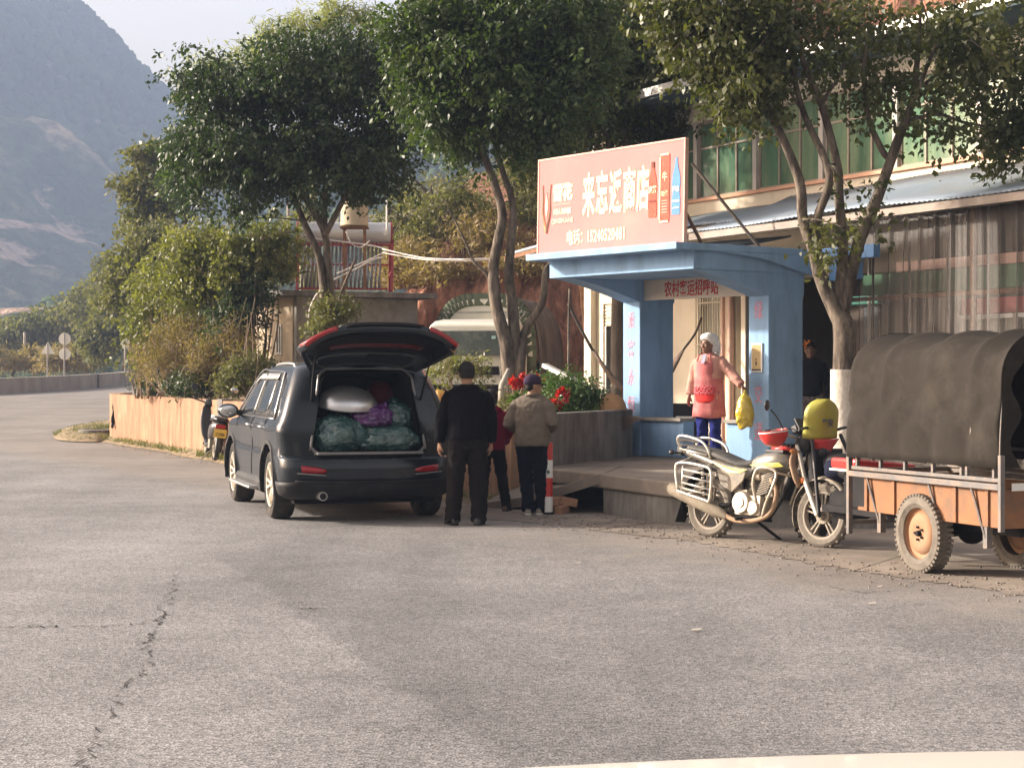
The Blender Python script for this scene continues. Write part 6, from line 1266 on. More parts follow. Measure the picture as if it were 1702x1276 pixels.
# ================================================================ SCOOTER by the wall
sc = thing('scooter', 'small black moped with yellow number plate leaning beside the orange wall', 'scooter', (-5.22, 31.7, 0), math.atan2(.95, -.29)); sc.rotation_euler = (R(6), 0, math.atan2(.95, -.29))
mwheel(sc, (0, 0, .25), .25, .09, 5, M['duststeel'], M['rubber']); mwheel(sc, (1.22, 0, .25), .25, .08, 5, M['duststeel'], M['rubber'])
bodyloft('front_shield', [(.86, .30, .04, .04), (.92, .45, .15, .10), (1.0, .68, .20, .16), (1.06, .88, .17, .12), (1.10, .98, .10, .06)], M['black'], sc); bodyloft('footboard', [(.30, .30, .10, .05), (.55, .27, .13, .04), (.9, .32, .12, .05)], M['black'], sc)
bodyloft('rear_body', [(-.22, .62, .06, .06), (-.1, .60, .13, .10), (.15, .55, .15, .13), (.38, .45, .12, .12), (.46, .42, .06, .06)], mat('scootgrey', (.05, .048, .05), .3, coat=.4, dirt=(.3, .26, .2), damt=.3), sc); bodyloft('seat', [(-.25, .74, .08, .03), (-.1, .75, .13, .045), (.2, .73, .13, .045), (.42, .73, .08, .035)], M['black'], sc)
mb = MB(); mb.tube([(1.22, -.06, .25), (1.06, -.05, .9)], .02, 8); mb.tube([(1.22, .06, .25), (1.06, .05, .9)], .02, 8); mb.tube([(.98, -.34, 1.06), (1.06, 0, 1.0), (.98, .34, 1.06)], .013, 8, sm=4); mb.build('fork_and_bars', M['blackmatte'], sc, smooth=True)
bodyloft('handlebar_cowl', [(.92, 1.0, .05, .03), (1.0, 1.02, .15, .07), (1.12, 1.0, .13, .08), (1.18, .97, .05, .05)], M['black'], sc)
for s in (-1, 1): 
    mb = MB(); mb.cyl((.93, s*.30, 1.07), (.97, s*.40, 1.075), .018, n=8); mb.build('grip', M['black'], sc); mb = MB(); mb.tube([(1.02, s*.2, 1.05), (1.0, s*.30, 1.18), (.98, s*.34, 1.24)], .008, 6, sm=3); mb.build('mirror_stem', M['black'], sc); mb = MB(); mb.ell((.97, s*.36, 1.28), (.012, .075, .055)); mb.build('mirror', M['chrome'] if s < 0 else M['black'], sc, smooth=True)
mb = MB(); mb.box((-.30, 0, .50), (.006, .22, .15)); np_ = mb.build('number_plate', mat('plateyellow', (.60, .45, .08), .5, var=.1, bump=0), sc, bevel=.002); vs, fs = text_mesh('C3086', .075, .001, .75, .001); mb = MB(); mb.add([(-.306, -x, z+.48) for x, y, z in vs], fs); mb.build('plate_lettering', M['black'], np_)
mb = MB(); mb.box((-.27, 0, .62), (.05, .18, .07)); mb.build('tail_light', CARM['lens'], sc, bevel=.01); guard('rear_mudguard', (0, 0, .26), .29, 60, 200, .06, M['black'], sc); guard('front_mudguard', (1.22, 0, .26), .28, 20, 170, .05, M['black'], sc)
mb = MB(); mb.tube([(.2, .05, .2), (.12, .22, .02)], .012, 6); mb.tube([(.1, -.12, .22), (-.25, -.14, .28)], .04, 10); mb.box((.3, 0, .3), (.25, .2, .16)); mb.build('engine', M['dustgrey'], sc)
mb = MB(); mb.box((.08, 0, .80), (.42, .22, .05)); mb.v = [(x, y, z+.02*math.sin(x*14)) for x, y, z in mb.v]; o = mb.build('folded_plastic_sheet', mat('plsheet', (.45, .48, .52), .3, var=.2), None, bevel=.01); o.matrix_world = Matrix.Translation(sc.location) @ sc.rotation_euler.to_matrix().to_4x4(); tag(o, 'pale folded plastic sheet lying on the moped seat', 'plastic sheet')

# ================================================================ TRUCK
tk = thing('truck', 'white cabbed lorry with arched canvas cover parked behind the forked tree', 'truck', (-.82, 35.0, .80), math.atan2(-.98, -.17))   # x forward, towards us
tw_ = mat('truckwhite', (.74, .72, .62), .45, var=.05, bump=.03, dirt=(.42, .38, .30), damt=.3, ds=1.5)
rings = []
for x, z0, z1, hw in ((-1.5, .45, 1.78, .88), (-.9, .45, 1.82, .9), (-.30, .45, 1.78, .92), (-.12, .45, 1.70, .92)):
    rings.append([Vector((x, y, z)) for y, z in ((-hw, z0), (-hw*1.0, 1.05), (-hw*.93, z1-.10), (-hw*.80, z1), (hw*.80, z1), (hw*.93, z1-.10), (hw, 1.05), (hw, z0))])
rings.append([Vector((.12 if z < 1.06 else (-.02 if z < 1.6 else -.10), y*1.0, z)) for y, z in ((-.92, .45), (-.93, 1.05), (-.85, 1.58), (-.74, 1.66), (.74, 1.66), (.85, 1.58), (.93, 1.05), (.92, .45))])
mb = MB(); mb.loft(rings); cab = mb.build('cab', tw_, tk, bevel=.04, seg=3, smooth='auto')
mb = MB(); mb.add([(.145, -.80, 1.10), (.145, .80, 1.10), (.0, .74, 1.57), (.0, -.74, 1.57)], [(0, 1, 2, 3)]); o = mb.build('windscreen', mat('truckglass', (.10, .12, .11), .08, var=.3, vs=1.5, bump=0, spec=.9, dirt=(.30, .31, .27), damt=.4, ds=2), tk); s_ = o.modifiers.new('s', 'SOLIDIFY'); s_.thickness = .03
mb = MB(); mb.ell((.02, -.25, 1.16), (.06, .36, .07)); mb.build('dashboard_cover', M['white'], tk, smooth=True)
for k in range(2): mb = MB(); mb.box((.055, .62-.14*k, 1.44), (.008, .08, .06), (0, R(-17), 0)); mb.build('windscreen_sticker', mat('sticker', (.35, .55, .52), .5), tk)
mb = MB(); mb.box((.13, 0, .80), (.03, 1.2, .16)); mb.box((.16, 0, .46), (.12, 1.86, .14)); mb.build('grille_and_bumper', M['blackmatte'], tk, bevel=.01)
for s in (-1, 1): mb = MB(); mb.box((.13, s*.74, .72), (.05, .24, .16)); mb.build('headlight', M['chrome'], tk, bevel=.02); mb = MB(); mb.tube([(.0, s*.9, 1.45), (.2, s*1.08, 1.45), (.2, s*1.08, 1.25)], .012, 6); mb.box((.2, s*1.08, 1.25), (.04, .14, .28)); mb.build('wing_mirror', M['black'], tk, bevel=.01)
for x in (-.7, -3.9):
    for s in (-1, 1): mt = MB(); wheel(mt, None, (0, 0, 0), .40, .24); mt.M = None; mt.v = [(y, x_, z) for x_, y, z in mt.v]; mt.build('wheel', M['rubber'], tk, smooth='auto', loc=(x, s*.80, .40))
def arch(x, hw, zb, zt, n=32, k=1.0): return [Vector((x, hw*math.copysign(abs(math.sin(a))**.62, math.sin(a)), zb+(zt-zb)*max(0, math.cos(a))**.55)) for a in np.linspace(-math.pi/2, math.pi/2, n)]
rings = []
for i in range(40): x = -1.62-3.4*i/39; rings.append(arch(x, 1.12+.05*math.sin(i*1.6), .45, 2.36-.05*abs(math.sin(i*.42))))
mb = MB(); mb.loft(rings, cap=False, closed=False); o = mb.build('canvas_cover', mat('truckcanvas', (.16, .145, .12), .95, var=.25, vs=3, bump=.5, bs=9, bdist=.03, dirt=(.055, .05, .045), damt=.6, ds=6, stretch=(1, 1, .15)), tk, smooth=True); s_ = o.modifiers.new('s', 'SOLIDIFY'); s_.thickness = .01
rings = []   # pleated front edge
for i in range(121):
    q = i/120; a = -math.pi/2+math.pi*q; y = math.copysign(abs(math.sin(a))**.62, math.sin(a)); c_ = max(0, math.cos(a))**.55; pl = .035*math.sin(i*1.55)
    rings.append([Vector((-1.60+pl, 1.06*y, .75+1.62*c_)), Vector((-1.57+pl*.5, .86*y, .75+1.36*c_))])
mb = MB(); mb.loft(rings, cap=False, closed=False); o = mb.build('canvas_edge', mat('pleat', (.13, .15, .10), .95, var=.3, vs=9), tk, smooth=True); s_ = o.modifiers.new('s', 'SOLIDIFY'); s_.thickness = .02
mb = MB(); rg = arch(-1.61, .98, .75, 2.25); mb.add(rg+[Vector((-1.61, 0, .75))], [(i, i+1, len(rg)) for i in range(len(rg)-1)]); o = mb.build('headboard', tw_, tk); s_ = o.modifiers.new('s', 'SOLIDIFY'); s_.thickness = .04
mb = MB(); mb.box((-1.57, 0, 1.98), (.04, 1.7, .03)); mb.tube([(-1.5, .75, 1.84), (-1.5, .72, 1.92), (-1.5, .35, 1.92), (-1.5, .32, 1.84)], .015, 6); mb.build('rail', M['steel'], tk); mb = MB(); mb.box((-3.3, 0, .72), (3.3, 2.0, .5)); mb.build('load_bed', M['rust'], tk, bevel=.02); mb = MB(); mb.box((-2.2, 0, .5), (4.6, .8, .2)); mb.build('chassis', M['blackmatte'], tk)

# ================================================================ HUT + solar heater
ht = thing('concrete_hut', 'small flat roofed concrete hut with one sunlit cream side behind the dense tree', 'hut', (-4.30, 36.0, .9), math.atan2(1.3, 2.3))
def hb(name, m, boxes, bev=.01):
    mb = MB()
    for c_, d_ in boxes: mb.box(c_, d_)
    return mb.build(name, m, ht, bevel=bev)
M['hutcream'] = mat('hutcream', (.58, .48, .35), .95, var=.1, bump=.2, dirt=(.36, .28, .2), damt=.4, ds=2, streak=.3)
hb('front_wall', M['concrete'], [span(0, .70, 0, .15, 0, 2.18), span(1.05, 2.7, 0, .15, 0, 2.18), span(.70, 1.05, 0, .15, 1.95, 2.18)]); hb('side_wall', M['hutcream'], [span(-.02, .13, .151, .72, 0, 2.18), span(-.02, .13, .72, .98, 0, 1.05), span(-.02, .13, .72, .98, 1.62, 2.18), span(-.02, .13, .98, 2.2, 0, 2.18)]); hb('rear_wall', M['concrete'], [span(.131, 2.7, 2.05, 2.2, 0, 2.18), span(2.55, 2.7, .151, 2.049, 0, 2.18)])
hb('doorway_dark', M['blackmatte'], [span(.70, 1.05, .3, .34, 0, 1.95)]); hb('roof_slab', M['concrete_dark'], [span(-.42, 3.0, -.30, 2.5, 2.18, 2.29)]); hb('wall_band', M['concrete'], [span(1.06, 2.69, -.02, -.001, 1.98, 2.16)], .004)
wf = hb('window', M['white'], [span(-.04, -.015, .70, .74, 1.03, 1.64), span(-.04, -.015, .96, 1.0, 1.03, 1.64), span(-.04, -.015, .83, .86, 1.05, 1.62), span(-.04, -.015, .74, .96, 1.03, 1.06), span(-.04, -.015, .74, .96, 1.61, 1.64)], 0); mb = MB(); mb.box((.02, .85, 1.33), (.01, .22, .55)); mb.build('pane', mat('hutpane', (.28, .36, .30), .2), wf)
sh = thing('solar_water_heater', 'solar water heater with dark glass tubes and red frame on the hut roof', 'solar heater', (-4.30, 36.0, 3.19), math.atan2(1.3, 2.3)); sh.rotation_euler = (0, 0, R(8)); sh.location = (-4.25, 36.3, 3.21)
M['redframe'] = mat('redframe', (.25, .04, .045), .6, var=.2)
mb = MB()
for k in range(20): mb.tube([(.02+k*.082, 0, .06), (.10+k*.082, .75, 1.02)], .024, 8)
mb.build('glass_tubes', mat('tubes', (.10, .09, .10), .12, var=.3, spec=.9, bump=0), sh, smooth=True)
mb = MB(); mb.cyl((-.02, .86, 1.22), (1.86, .86, 1.22), .235, n=28); mb.build('tank', mat('tanksteel', (.50, .50, .50), .4, metal=.6, var=.06, bump=0), sh, smooth='auto'); 
for x in (-.06, 1.86): mb = MB(); mb.cyl((x, .86, 1.22), (x+.04, .86, 1.22), .24, n=28); mb.build('tank_end', M['redframe'], sh, smooth='auto')
mb = MB()
for x in (-.05, .9, 1.86): mb.beam((x-.03, -.03, .0), (x+.05, .80, 1.08), .05, .04); mb.beam((x, 1.0, 0), (x, .9, 1.05), .05, .04); mb.beam((x, .35, .42), (x, 1.0, .35), .035, .03)
mb.beam((-.05, -.03, .04), (1.75, -.03, .04), .06, .04); mb.beam((-.02, .4, .55), (1.82, .4, .55), .05, .04, ); mb.beam((0, .72, .98), (1.88, .72, .98), .05, .05); mb.build('frame', M['redframe'], sh)
bt = thing('water_barrel', 'cream open topped water barrel above the solar heater tank', 'barrel', tuple(P(589, 377, 35.9))); mb = MB(); mb.lathe([(.001, .01), (.275, .01), (.285, .03), (.275, .06), (.27, .30), (.26, .55), (.18, .66), (.06, .70), (.001, .70)], (0, 0, 0), 'z', 28); mb.build('barrel_body', mat('barrelc', (.44, .37, .25), .7, var=.1, dirt=(.3, .24, .17), damt=.3), bt, smooth='auto'); mb = MB(); 
for x, y in ((-.2, -.1), (.2, -.1), (-.2, .2), (.2, .2)): mb.beam((x, y, 0), (x, y, -1.25), .035, .035)
mb.box((0, 0.05, -.015), (.55, .5, .03)); mb.build('stand', M['rust'], bt)
def wire(px, r, label, m, name='pipe', cat='pipe'):
    mb = MB(); mb.tube([P(*p) for p in px], r, 6, sm=6); o = mb.build(name, m, None, smooth=True); return tag(o, label, cat)
M['pvcw'] = mat('pvcw', (.55, .50, .46), .5, var=.1)
wire([(505, 378, 35.6), (520, 395, 35.6), (560, 401, 35.6), (610, 407, 35.6), (640, 415, 35.5), (628, 425, 35.5), (560, 455, 35.3)], .018, 'white water pipe looping across the solar heater tubes', M['pvcw'])
wire([(555, 465, 35.3), (590, 448, 35.3), (620, 432, 35.4), (637, 428, 35.4)], .02, 'straight pale pipe slanting across the foot of the solar heater', M['pvcw'])
wire([(575, 385, 35.2), (585, 405, 35.2), (600, 411, 35.2), (615, 400, 35.2)], .013, 'small looped hose below the cream barrel', M['pvcw'])
wire([(636, 414, 35.5), (700, 428, 33), (760, 431, 31), (825, 429, 28)], .014, 'upper sagging pale cable from the heater to the forked tree', M['pvcw'], 'cable', 'cable'); wire([(636, 420, 35.5), (700, 431, 33), (770, 434, 31), (826, 431, 28)], .012, 'lower sagging pale cable from the heater to the forked tree', M['pvcw'], 'cable', 'cable')
wire([(512, 560, 33), (514, 520, 33), (522, 497, 33), (532, 482, 33)], .02, 'bent pale pipe beside the trunk of the dense tree', M['pvcw'])
wire([(643, 390, 37), (643, 320, 37)], .022, 'thin white mast rising right of the solar heater', M['white'], 'mast', 'mast')
wire([(479, 430, 70), (479, 335, 70)], .06, 'distant thin pole left of the solar heater', M['barrier'], 'distant_pole', 'pole'); wire([(41, 600, 130), (41, 552, 130)], .10, 'distant pale pole beyond the guard wall at far left', M['barrier'], 'distant_pole', 'pole')

# ================================================================ ROAD SIGNS, BOLLARD, HAMMOCK
M['signback'] = mat('signback', (.80, .76, .64), .6, var=.06, bump=0)
def sign(label, px, py_list, pybase, Z, shape, rr=.36):
    b = P(px, pybase, Z); t = thing('road_sign', label, 'road sign', tuple(b), 0, 'road signs beyond the guard wall'); top = P(px, min(py_list), Z).z-b.z
    mb = MB(); mb.cyl((0, 0, -.6), (0, 0, top+rr*.9), .045, n=8); mb.build('pole', M['barrier'] if shape == 'disc1' else mat('signpole', (.30, .27, .24), .7), t)
    for i, y in enumerate(py_list):
        z = P(px, y, Z).z-b.z; mb = MB()
        if shape == 'tri': mb.prism([(-rr*1.05, .07, z-rr*.75), (rr*1.05, .07, z-rr*.75), (.0, .07, z+rr*1.15)], (0, .03, 0))
        else: mb.cyl((0, .07, z), (0, .10, z), rr, n=28)
        mb.build('sign_plate', M['signback'], t)
        if shape == 'tri' : pass
sign('triangular road sign seen from behind, pale plate on a thin pole', 79, [580], 614, 103, 'tri', .37); sign('pair of round road signs one above the other on a single pole', 107, [563, 588], 615, 102, 'disc', .34); sign('single small round sign by the bend, in front of dark bushes', 208, [572], 613, 98, 'disc1', .27)
bo = thing('bollard', 'red and white striped roadside bollard next to the capped person', 'bollard', tuple(PG(911, 855))); rr = .052
for k, (z0, z1, m_) in enumerate([(.03, .20, 'white'), (.20, .405, 'red'), (.405, .60, 'white'), (.60, .79, 'red')]):
    mb = MB(); mb.cyl((0, 0, z0), (0, 0, z1), rr, n=24); mb.build('band', M['bolwhite'] if 'bolwhite' in M and m_ == 'white' else (M['white'] if m_ == 'white' else M['redgloss']), bo, smooth='auto')
mb = MB(); mb.cyl((0, 0, 0), (0, 0, .03), rr*1.15, n=24); mb.build('base', M['blackmatte'], bo, smooth='auto'); mb = MB(); mb.ell((-.0, -.052, .47), (.018, .004, .022)); mb.build('sticker', mat('stk', (.1, .16, .12), .6), bo)
mb = MB(); mb.prism([(0, 0, 0), (.06, .01, 0), (.05, .09, 0), (.01, .1, 0)], (0, 0, .8)); o = mb.build('marker_post', M['white'], None, bevel=.004, loc=tuple(PG(903, 838))); o.scale = (.7, .7, .75); tag(o, 'short white post half hidden behind the striped bollard', 'post')
hm_ = thing('hammock', 'brown cloth hammock slung past the left blue pillar', 'hammock', tuple(P(1040, 640, 26.2))); b = Vector(hm_.location)
mb = MB(); mb.tube([P(*p)-b for p in ((985, 580, 26.0), (1010, 618, 26.1), (1040, 648, 26.2), (1085, 655, 26.5), (1115, 612, 26.9), (1135, 582, 27.1))], [.03, .07, .10, .12, .09, .03], 10, sm=6, flat=.4); mb.build('cloth', mat('hammockc', (.20, .15, .12), .95, var=.3, vs=12, bump=.4), hm_, smooth=True)
mb = MB(); mb.tube([P(*p)-b for p in ((945, 505, 25.8), (962, 540, 25.9), (985, 582, 26.0))], .022, 6, sm=3); mb.tube([P(*p)-b for p in ((1135, 582, 27.1), (1155, 555, 27.3), (1166, 528, 27.5))], .018, 6, sm=3); mb.build('rope', M['barkdark'], hm_, smooth=True)
tag(wire([(945, 690, 25.4), (945, 560, 25.6), (947, 480, 25.7)], .02, 'thin pole holding the left end of the hammock', M['bark'], 'thin_post', 'post'))
# pale slabs lying on the far edge of the planter
mb = MB(); mb.beam(P(905, 607, 27), P(955, 632, 26.5), .1, .06); tag(mb.build('white_board', M['white'], None), 'white board lying aslant behind the poinsettias', 'board')
mb = MB(); mb.tube([P(832, 690, 25), P(838, 640, 25), P(842, 612, 25)], [.08, .05, .02], 8); mb.v = [tuple(Vector(p)+Vector((.03*math.sin(p[2]*40), 0, 0))) for p in mb.v]; tag(mb.build('pale_sacking', M['barrier'], None, smooth=True), 'pale cloth wrapped at the foot of the forked tree', 'cloth')
lumpy('flower_bag', 'yellow and red bag behind the planter edge right beside the raised tailgate', 'bag', (0, 0, 0), (.10, .08, .16), mat('yelred', (.55, .38, .06), .5, var=.2, vs=5, dirt=(.5, .06, .03), damt=.6, ds=9), 9); bpy.data.objects['flower_bag'].matrix_world = Matrix.Translation(P(733, 668, 24.2))
# tarpaulin tip hanging over the end of the grey planter wall
mb = MB(); a_, b_, c_, d_ = P(1006, 690, 23.7), P(1066, 694, 23.4), P(1028, 722, 23.6), P(1012, 686, 24.2); mb.prism([a_, d_, b_, c_], (0, .05, .01)); tag(mb.build('tarpaulin', mat('tarp', (.13, .10, .08), .9), None, bevel=.01), 'stiff dark brown tarpaulin corner at the right end of the grey planter wall', 'tarpaulin')
# litter on the road
for i, (px, py, s_) in enumerate([(1157, 1047, .035), (1449, 1003, .03), (1462, 975, .02), (961, 936, .018)]):
    mb = MB(); mb.prism([(-s_, -s_*.5, 0), (s_*.7, -s_*.6, .004), (s_, s_*.3, .01), (-s_*.5, s_*.6, .003)], (0, 0, .003)); o = mb.build('paper_scrap', M['barrier'], None, loc=tuple(PG(px, py, .008))); tag(o, ['pale leaf shaped scrap lying alone on the asphalt, nearest the camera', 'small white scrap on the road below the tricycle wheel', 'tiny white bit just beyond the scrap under the tricycle', 'tiny pale scrap on the road in front of the terrace'][i], 'litter', 'litter on the road')
# ================================================================ PEOPLE
def er(c, rx, ry, n=20, tilt=0, sq=2.3):
    r_ = []
    for i in range(n):
        a = 2*math.pi*i/n; c_, s_ = math.cos(a), math.sin(a); r_.append(Vector(c)+Vector((rx*math.copysign(abs(c_)**(2/sq), c_), ry*math.copysign(abs(s_)**(2/sq), s_), -ry*s_*tilt)))
    return r_
def hand(mb, wrist, d, palm_n, side, curl=.6, s=1.0):
    """d: direction down the hand, palm_n: direction the palm faces; thumb leaves on +side*cross"""
    d = Vector(d).normalized(); pn = Vector(palm_n); pn = (pn-d*pn.dot(d)).normalized(); u = d.cross(pn).normalized()*side; w_ = Vector(wrist)
    mb.tube([w_-d*.01, w_+d*.03*s, w_+d*.085*s], [.024*s, .034*s, .036*s], 10, flat=.62)
    for k, (o_, l) in enumerate(((-.028, .060), (-.010, .072), (.009, .068), (.027, .052))):
        b0 = w_+d*.08*s+u*o_*s; p1 = b0+d*l*.45*s+pn*.012*curl; p2 = p1+(d*.75+pn*curl).normalized()*l*.35*s; p3 = p2+(d*(1-curl)+pn*curl*1.3).normalized()*l*.3*s
        mb.tube([b0-d*.02, p1, p2, p3], [.0105*s, .0095*s, .009*s, .007*s], 7)
    t0 = w_+d*.025*s-u*.028*s; t1 = t0-u*.024*s+d*.028*s+pn*.008; t2 = t1-u*.006*s+d*.03*s+pn*.016; mb.tube([t0, t1, t2], [.014*s, .0115*s, .0085*s], 7)
def person(label, loc, rz, H, J, cloth, skin, hair=None, female=False, headturn=0, extra=None):
    """joint table J in metres for a 1.70 m figure facing +y; scaled to H"""
    t = thing('person', label, 'person', loc, rz); k = H/1.70; t.scale = (k, k, k); S = 1.0
    b = MB(); hc = Vector(J.get('head', (0, .01, 1.585))); Rh = Matrix.Rotation(headturn, 3, 'Z'); nk = Vector((0, -.01, 1.42))
    def hp(x, y, z): return hc+Rh @ Vector((x, y, z))
    prof = [(-.118, .018, .028, .035), (-.108, .040, .046, .030), (-.085, .056, .066, .018), (-.05, .066, .084, .008), (-.01, .073, .094, .0), (.035, .076, .098, -.004), (.075, .068, .088, -.008), (.10, .048, .064, -.010), (.115, .018, .026, -.012)]
    b.loft([[hp(q.x, q.y, q.z) for q in er((0, oy, z), rx, ry, 18)] for z, rx, ry, oy in prof])
    b.tube([hp(0, .088, .022), hp(0, .104, -.012), hp(0, .112, -.030), hp(0, .094, -.040)], [.008, .011, .014, .010], 8)       # nose
    for s in (-1, 1): b.ell(hp(s*.078, -.002, -.008), (.010, .020, .032), (0, 0, headturn)); b.ell(hp(s*.040, .072, -.022), (.026, .020, .020)); b.ell(hp(s*.030, .080, .028), (.022, .012, .007))
    b.ell(hp(0, .088, -.062), (.024, .012, .006)); b.ell(hp(0, .087, -.073), (.021, .012, .007)); b.ell(hp(0, .078, -.100), (.022, .020, .016))
    b.tube([nk-Vector((0, .0, .04)), nk+Vector((0, .0, .04)), hc+Vector((0, -.012, -.06))], [.072, .056, .056], 14)
    tors = J.get('torso', [(.88, .155, .105), (.98, .145, .10), (1.08, .14, .10), (1.20, .16, .108), (1.32, .18, .108), (1.395, .17, .09), (1.43, .10, .07), (1.46, .055, .055)])
    lean = J.get('lean', (0, 0)); 
    def lz(z): q = max(0, (z-.9)/.6); return (lean[0]*q, lean[1]*q)
    b.loft([er((lz(z)[0], lz(z)[1], z), rx, ry) for z, rx, ry in tors])
    for sd, s in (('R', 1), ('L', -1)):
        sh_, el, wr = [Vector(v) for v in J['arm'+sd]]; b.tube([sh_, (sh_+el)/2, el, (el+wr)/2, wr], [.050, .043, .036, .034, .023], 10)
        d = (wr-el).normalized(); hd_ = J.get('hand'+sd); hand(b, wr, hd_[0] if hd_ else d, hd_[1] if hd_ else (0, .2, 0) if 0 else (-s, .3, 0), s, hd_[2] if hd_ else .5)
        hp_, kn, an = [Vector(v) for v in J['leg'+sd]]; b.tube([hp_, (hp_+kn)/2, kn, kn+(an-kn)*.35, an], [.085, .072, .050, .050, .033], 12); fd = Vector(J.get('foot'+sd, (0, 1, 0))); b.tube([an-fd*.05+Vector((0, 0, -.04)), an+fd*.05+Vector((0, 0, -.045)), an+fd*.14+Vector((0, 0, -.06))], [.032, .034, .024], 8)
    body = b.build('body', skin, t, remesh=.0065, rsm=2)
    for s in (-1, 1):
        e = MB(); e.ell(hp(s*.030, .0835, .004), (.013, .010, .007), n=10, m=8); e.build('eye', M['white'], t, smooth=True); e = MB(); e.ell(hp(s*.030, .0925, .004), (.005, .003, .005), n=8, m=6); e.build('iris', M['black'], t); e = MB(); e.tube([hp(s*.016, .096, .026), hp(s*.031, .096, .031), hp(s*.047, .087, .026)], .0035, 5); e.build('eyebrow', M['black'], t)
    m_ = MB(); m_.tube([hp(-.020, .094, -.068), hp(0, .101, -.066), hp(.020, .094, -.068)], [.003, .006, .003], 6); m_.build('lips', mat('lips', (.30, .12, .09), .6), t, smooth=True)
    # trousers
    tr_ = MB(); wz = 1.0; tr_.loft([er((0, 0, .80), .165, .115), er((0, 0, .90), .175, .125), er((0, 0, wz), .155, .112), er((0, 0, wz+.03), .152, .11)])
    for sd in 'RL':
        hp_, kn, an = [Vector(v) for v in J['leg'+sd]]; c = cloth['trouser_fit']; tr_.tube([hp_+Vector((0, 0, .03)), (hp_+kn)/2, kn, (kn+an)/2, an+Vector((0, 0, .02)), an+Vector((0, 0, -.045))], [.105*c, .092*c, .076*c, .070*c, .068*c, .072*c], 14)
    if not cloth.get('skirt'): tr_.build('trousers', cloth['trousers'], t, remesh=.011, rsm=2, wrinkle=.04, wscale=.07)
    else: tr_.build('trousers', cloth['trousers'], t, remesh=.011, rsm=3, wrinkle=.018, wscale=.09)
    # top
    j = MB(); f_ = cloth['top_fit']; hem = cloth['hem']; zs = [(hem, .172*f_, .130*f_), (hem+.02, .176*f_, .134*f_), (1.06, .172*f_, .132*f_), (1.20, .182*f_, .132*f_), (1.32, .196*f_, .124*f_), (1.39, .178*f_, .104*f_), (1.435, .115*f_, .080), (1.47, .068, .064)]
    if hem > 1.0: zs = [z for z in zs if z[0] >= hem]
    j.loft([er((lz(z)[0], lz(z)[1], z), rx, ry) for z, rx, ry in zs])
    for sd, s in (('R', 1), ('L', -1)):
        sh_, el, wr = [Vector(v) for v in J['arm'+sd]]; c = cloth['sleeve']; e_ = wr+(el-wr)*cloth.get('cuff', .06); j.tube([sh_-Vector((s*.03, 0, 0)), sh_+(el-sh_)*.25, (sh_+el)/2, el, (el+e_)/2, e_], [.074*c, .070*c, .062*c, .056*c, .052*c, .046*c], 12)
    j.build(cloth['top_name'], cloth['top'], t, remesh=.010, rsm=3, wrinkle=cloth.get('wr', .022), wscale=.11)
    if cloth.get('collar'): m_ = MB(); m_.tube([Vector((.075*math.cos(a), .075*math.sin(a)-.005, 1.455+.0*a)) for a in np.linspace(-.4*math.pi-1.3, .4*math.pi+1.8+.4, 18)], .016, 6); m_.build('collar', cloth['top'], t, smooth=True)
    for sd in 'RL':
        hp_, kn, an = [Vector(v) for v in J['leg'+sd]]; fd = Vector(J.get('foot'+sd, (0, 1, 0))).normalized(); rt = Vector((fd.y, -fd.x, 0)); sh = MB(); rings = []
        for q, w_, h in ((-.09, .020, .035), (-.08, .036, .075), (-.02, .040, .085), (.06, .044, .062), (.12, .046, .046), (.165, .034, .036), (.18, .012, .02)):
            base = Vector((an.x, an.y, an.z-.08))+fd*q; rings.append([base+rt*w_*math.cos(a)+Vector((0, 0, .004+h*.5+h*.5*math.sin(a))) for a in np.linspace(0, 2*math.pi, 13)[:-1]])
        sh.loft(rings); so = sh.build('shoe', cloth['shoes'], t, smooth='auto', angle=60)
        m_ = MB(); m_.loft([[Vector((an.x, an.y, an.z-.08))+fd*q+rt*w_*c_+Vector((0, 0, z)) for q, w_, c_ in ((-.092, .02, 1), (-.08, .037, 1), (.0, .043, 1), (.1, .049, 1), (.17, .034, 1), (.186, .0, 1), (.17, .034, -1), (.1, .049, -1), (0, .043, -1), (-.08, .037, -1), (-.092, .02, -1))] for z in (0, .02)]); m_.build('sole', cloth.get('sole', M['blackmatte']), so)
    if hair:
        h_ = MB(); 
        if hair[0] == 'short':
            h_.loft([[hp(q.x, q.y, q.z) for q in er((0, oy, z), rx, ry, 18)] for z, rx, ry, oy in ((-.045, .060, .045, -.052), (-.02, .074, .062, -.040), (.02, .081, .078, -.026), (.06, .081, .095, -.008), (.09, .068, .088, -.006), (.115, .048, .065, -.008), (.130, .018, .026, -.01))])
        else:
            h_.loft([[hp(q.x, q.y, q.z) for q in er((0, oy, z), rx, ry, 18)] for z, rx, ry, oy in ((-.09, .05, .04, -.06), (-.05, .072, .052, -.050), (.0, .082, .068, -.036), (.05, .084, .095, -.010), (.09, .070, .090, -.006), (.12, .045, .06, -.008), (.130, .018, .026, -.01))])
            h_.tube([hp(0, -.095, .01), hp(0, -.135, -.04), hp(.01, -.13, -.14), hp(.01, -.12, -.24)], [.035, .034, .028, .01], 8, sm=3)
        h_.build('hair', hair[1], t, remesh=.006, rsm=0, wrinkle=.018, wscale=.012)
    if extra: extra(t, hp, Rh, hc)
    return t
SK = mat('skin_tan', (.34, .19, .12), .55, var=.1, vs=9, bump=.08); SKD = mat('skin_dark', (.22, .115, .075), .55, var=.12, vs=9, bump=.08)
HB = mat('hair_black', (.012, .010, .009), .55, var=.3, vs=30, bump=.4, bs=120)
def cm(n_, c_, b=.35, r_=.9, **k): return mat(n_, c_, r_, var=.12, vs=5, bump=b, bs=70, spec=.08, **k)
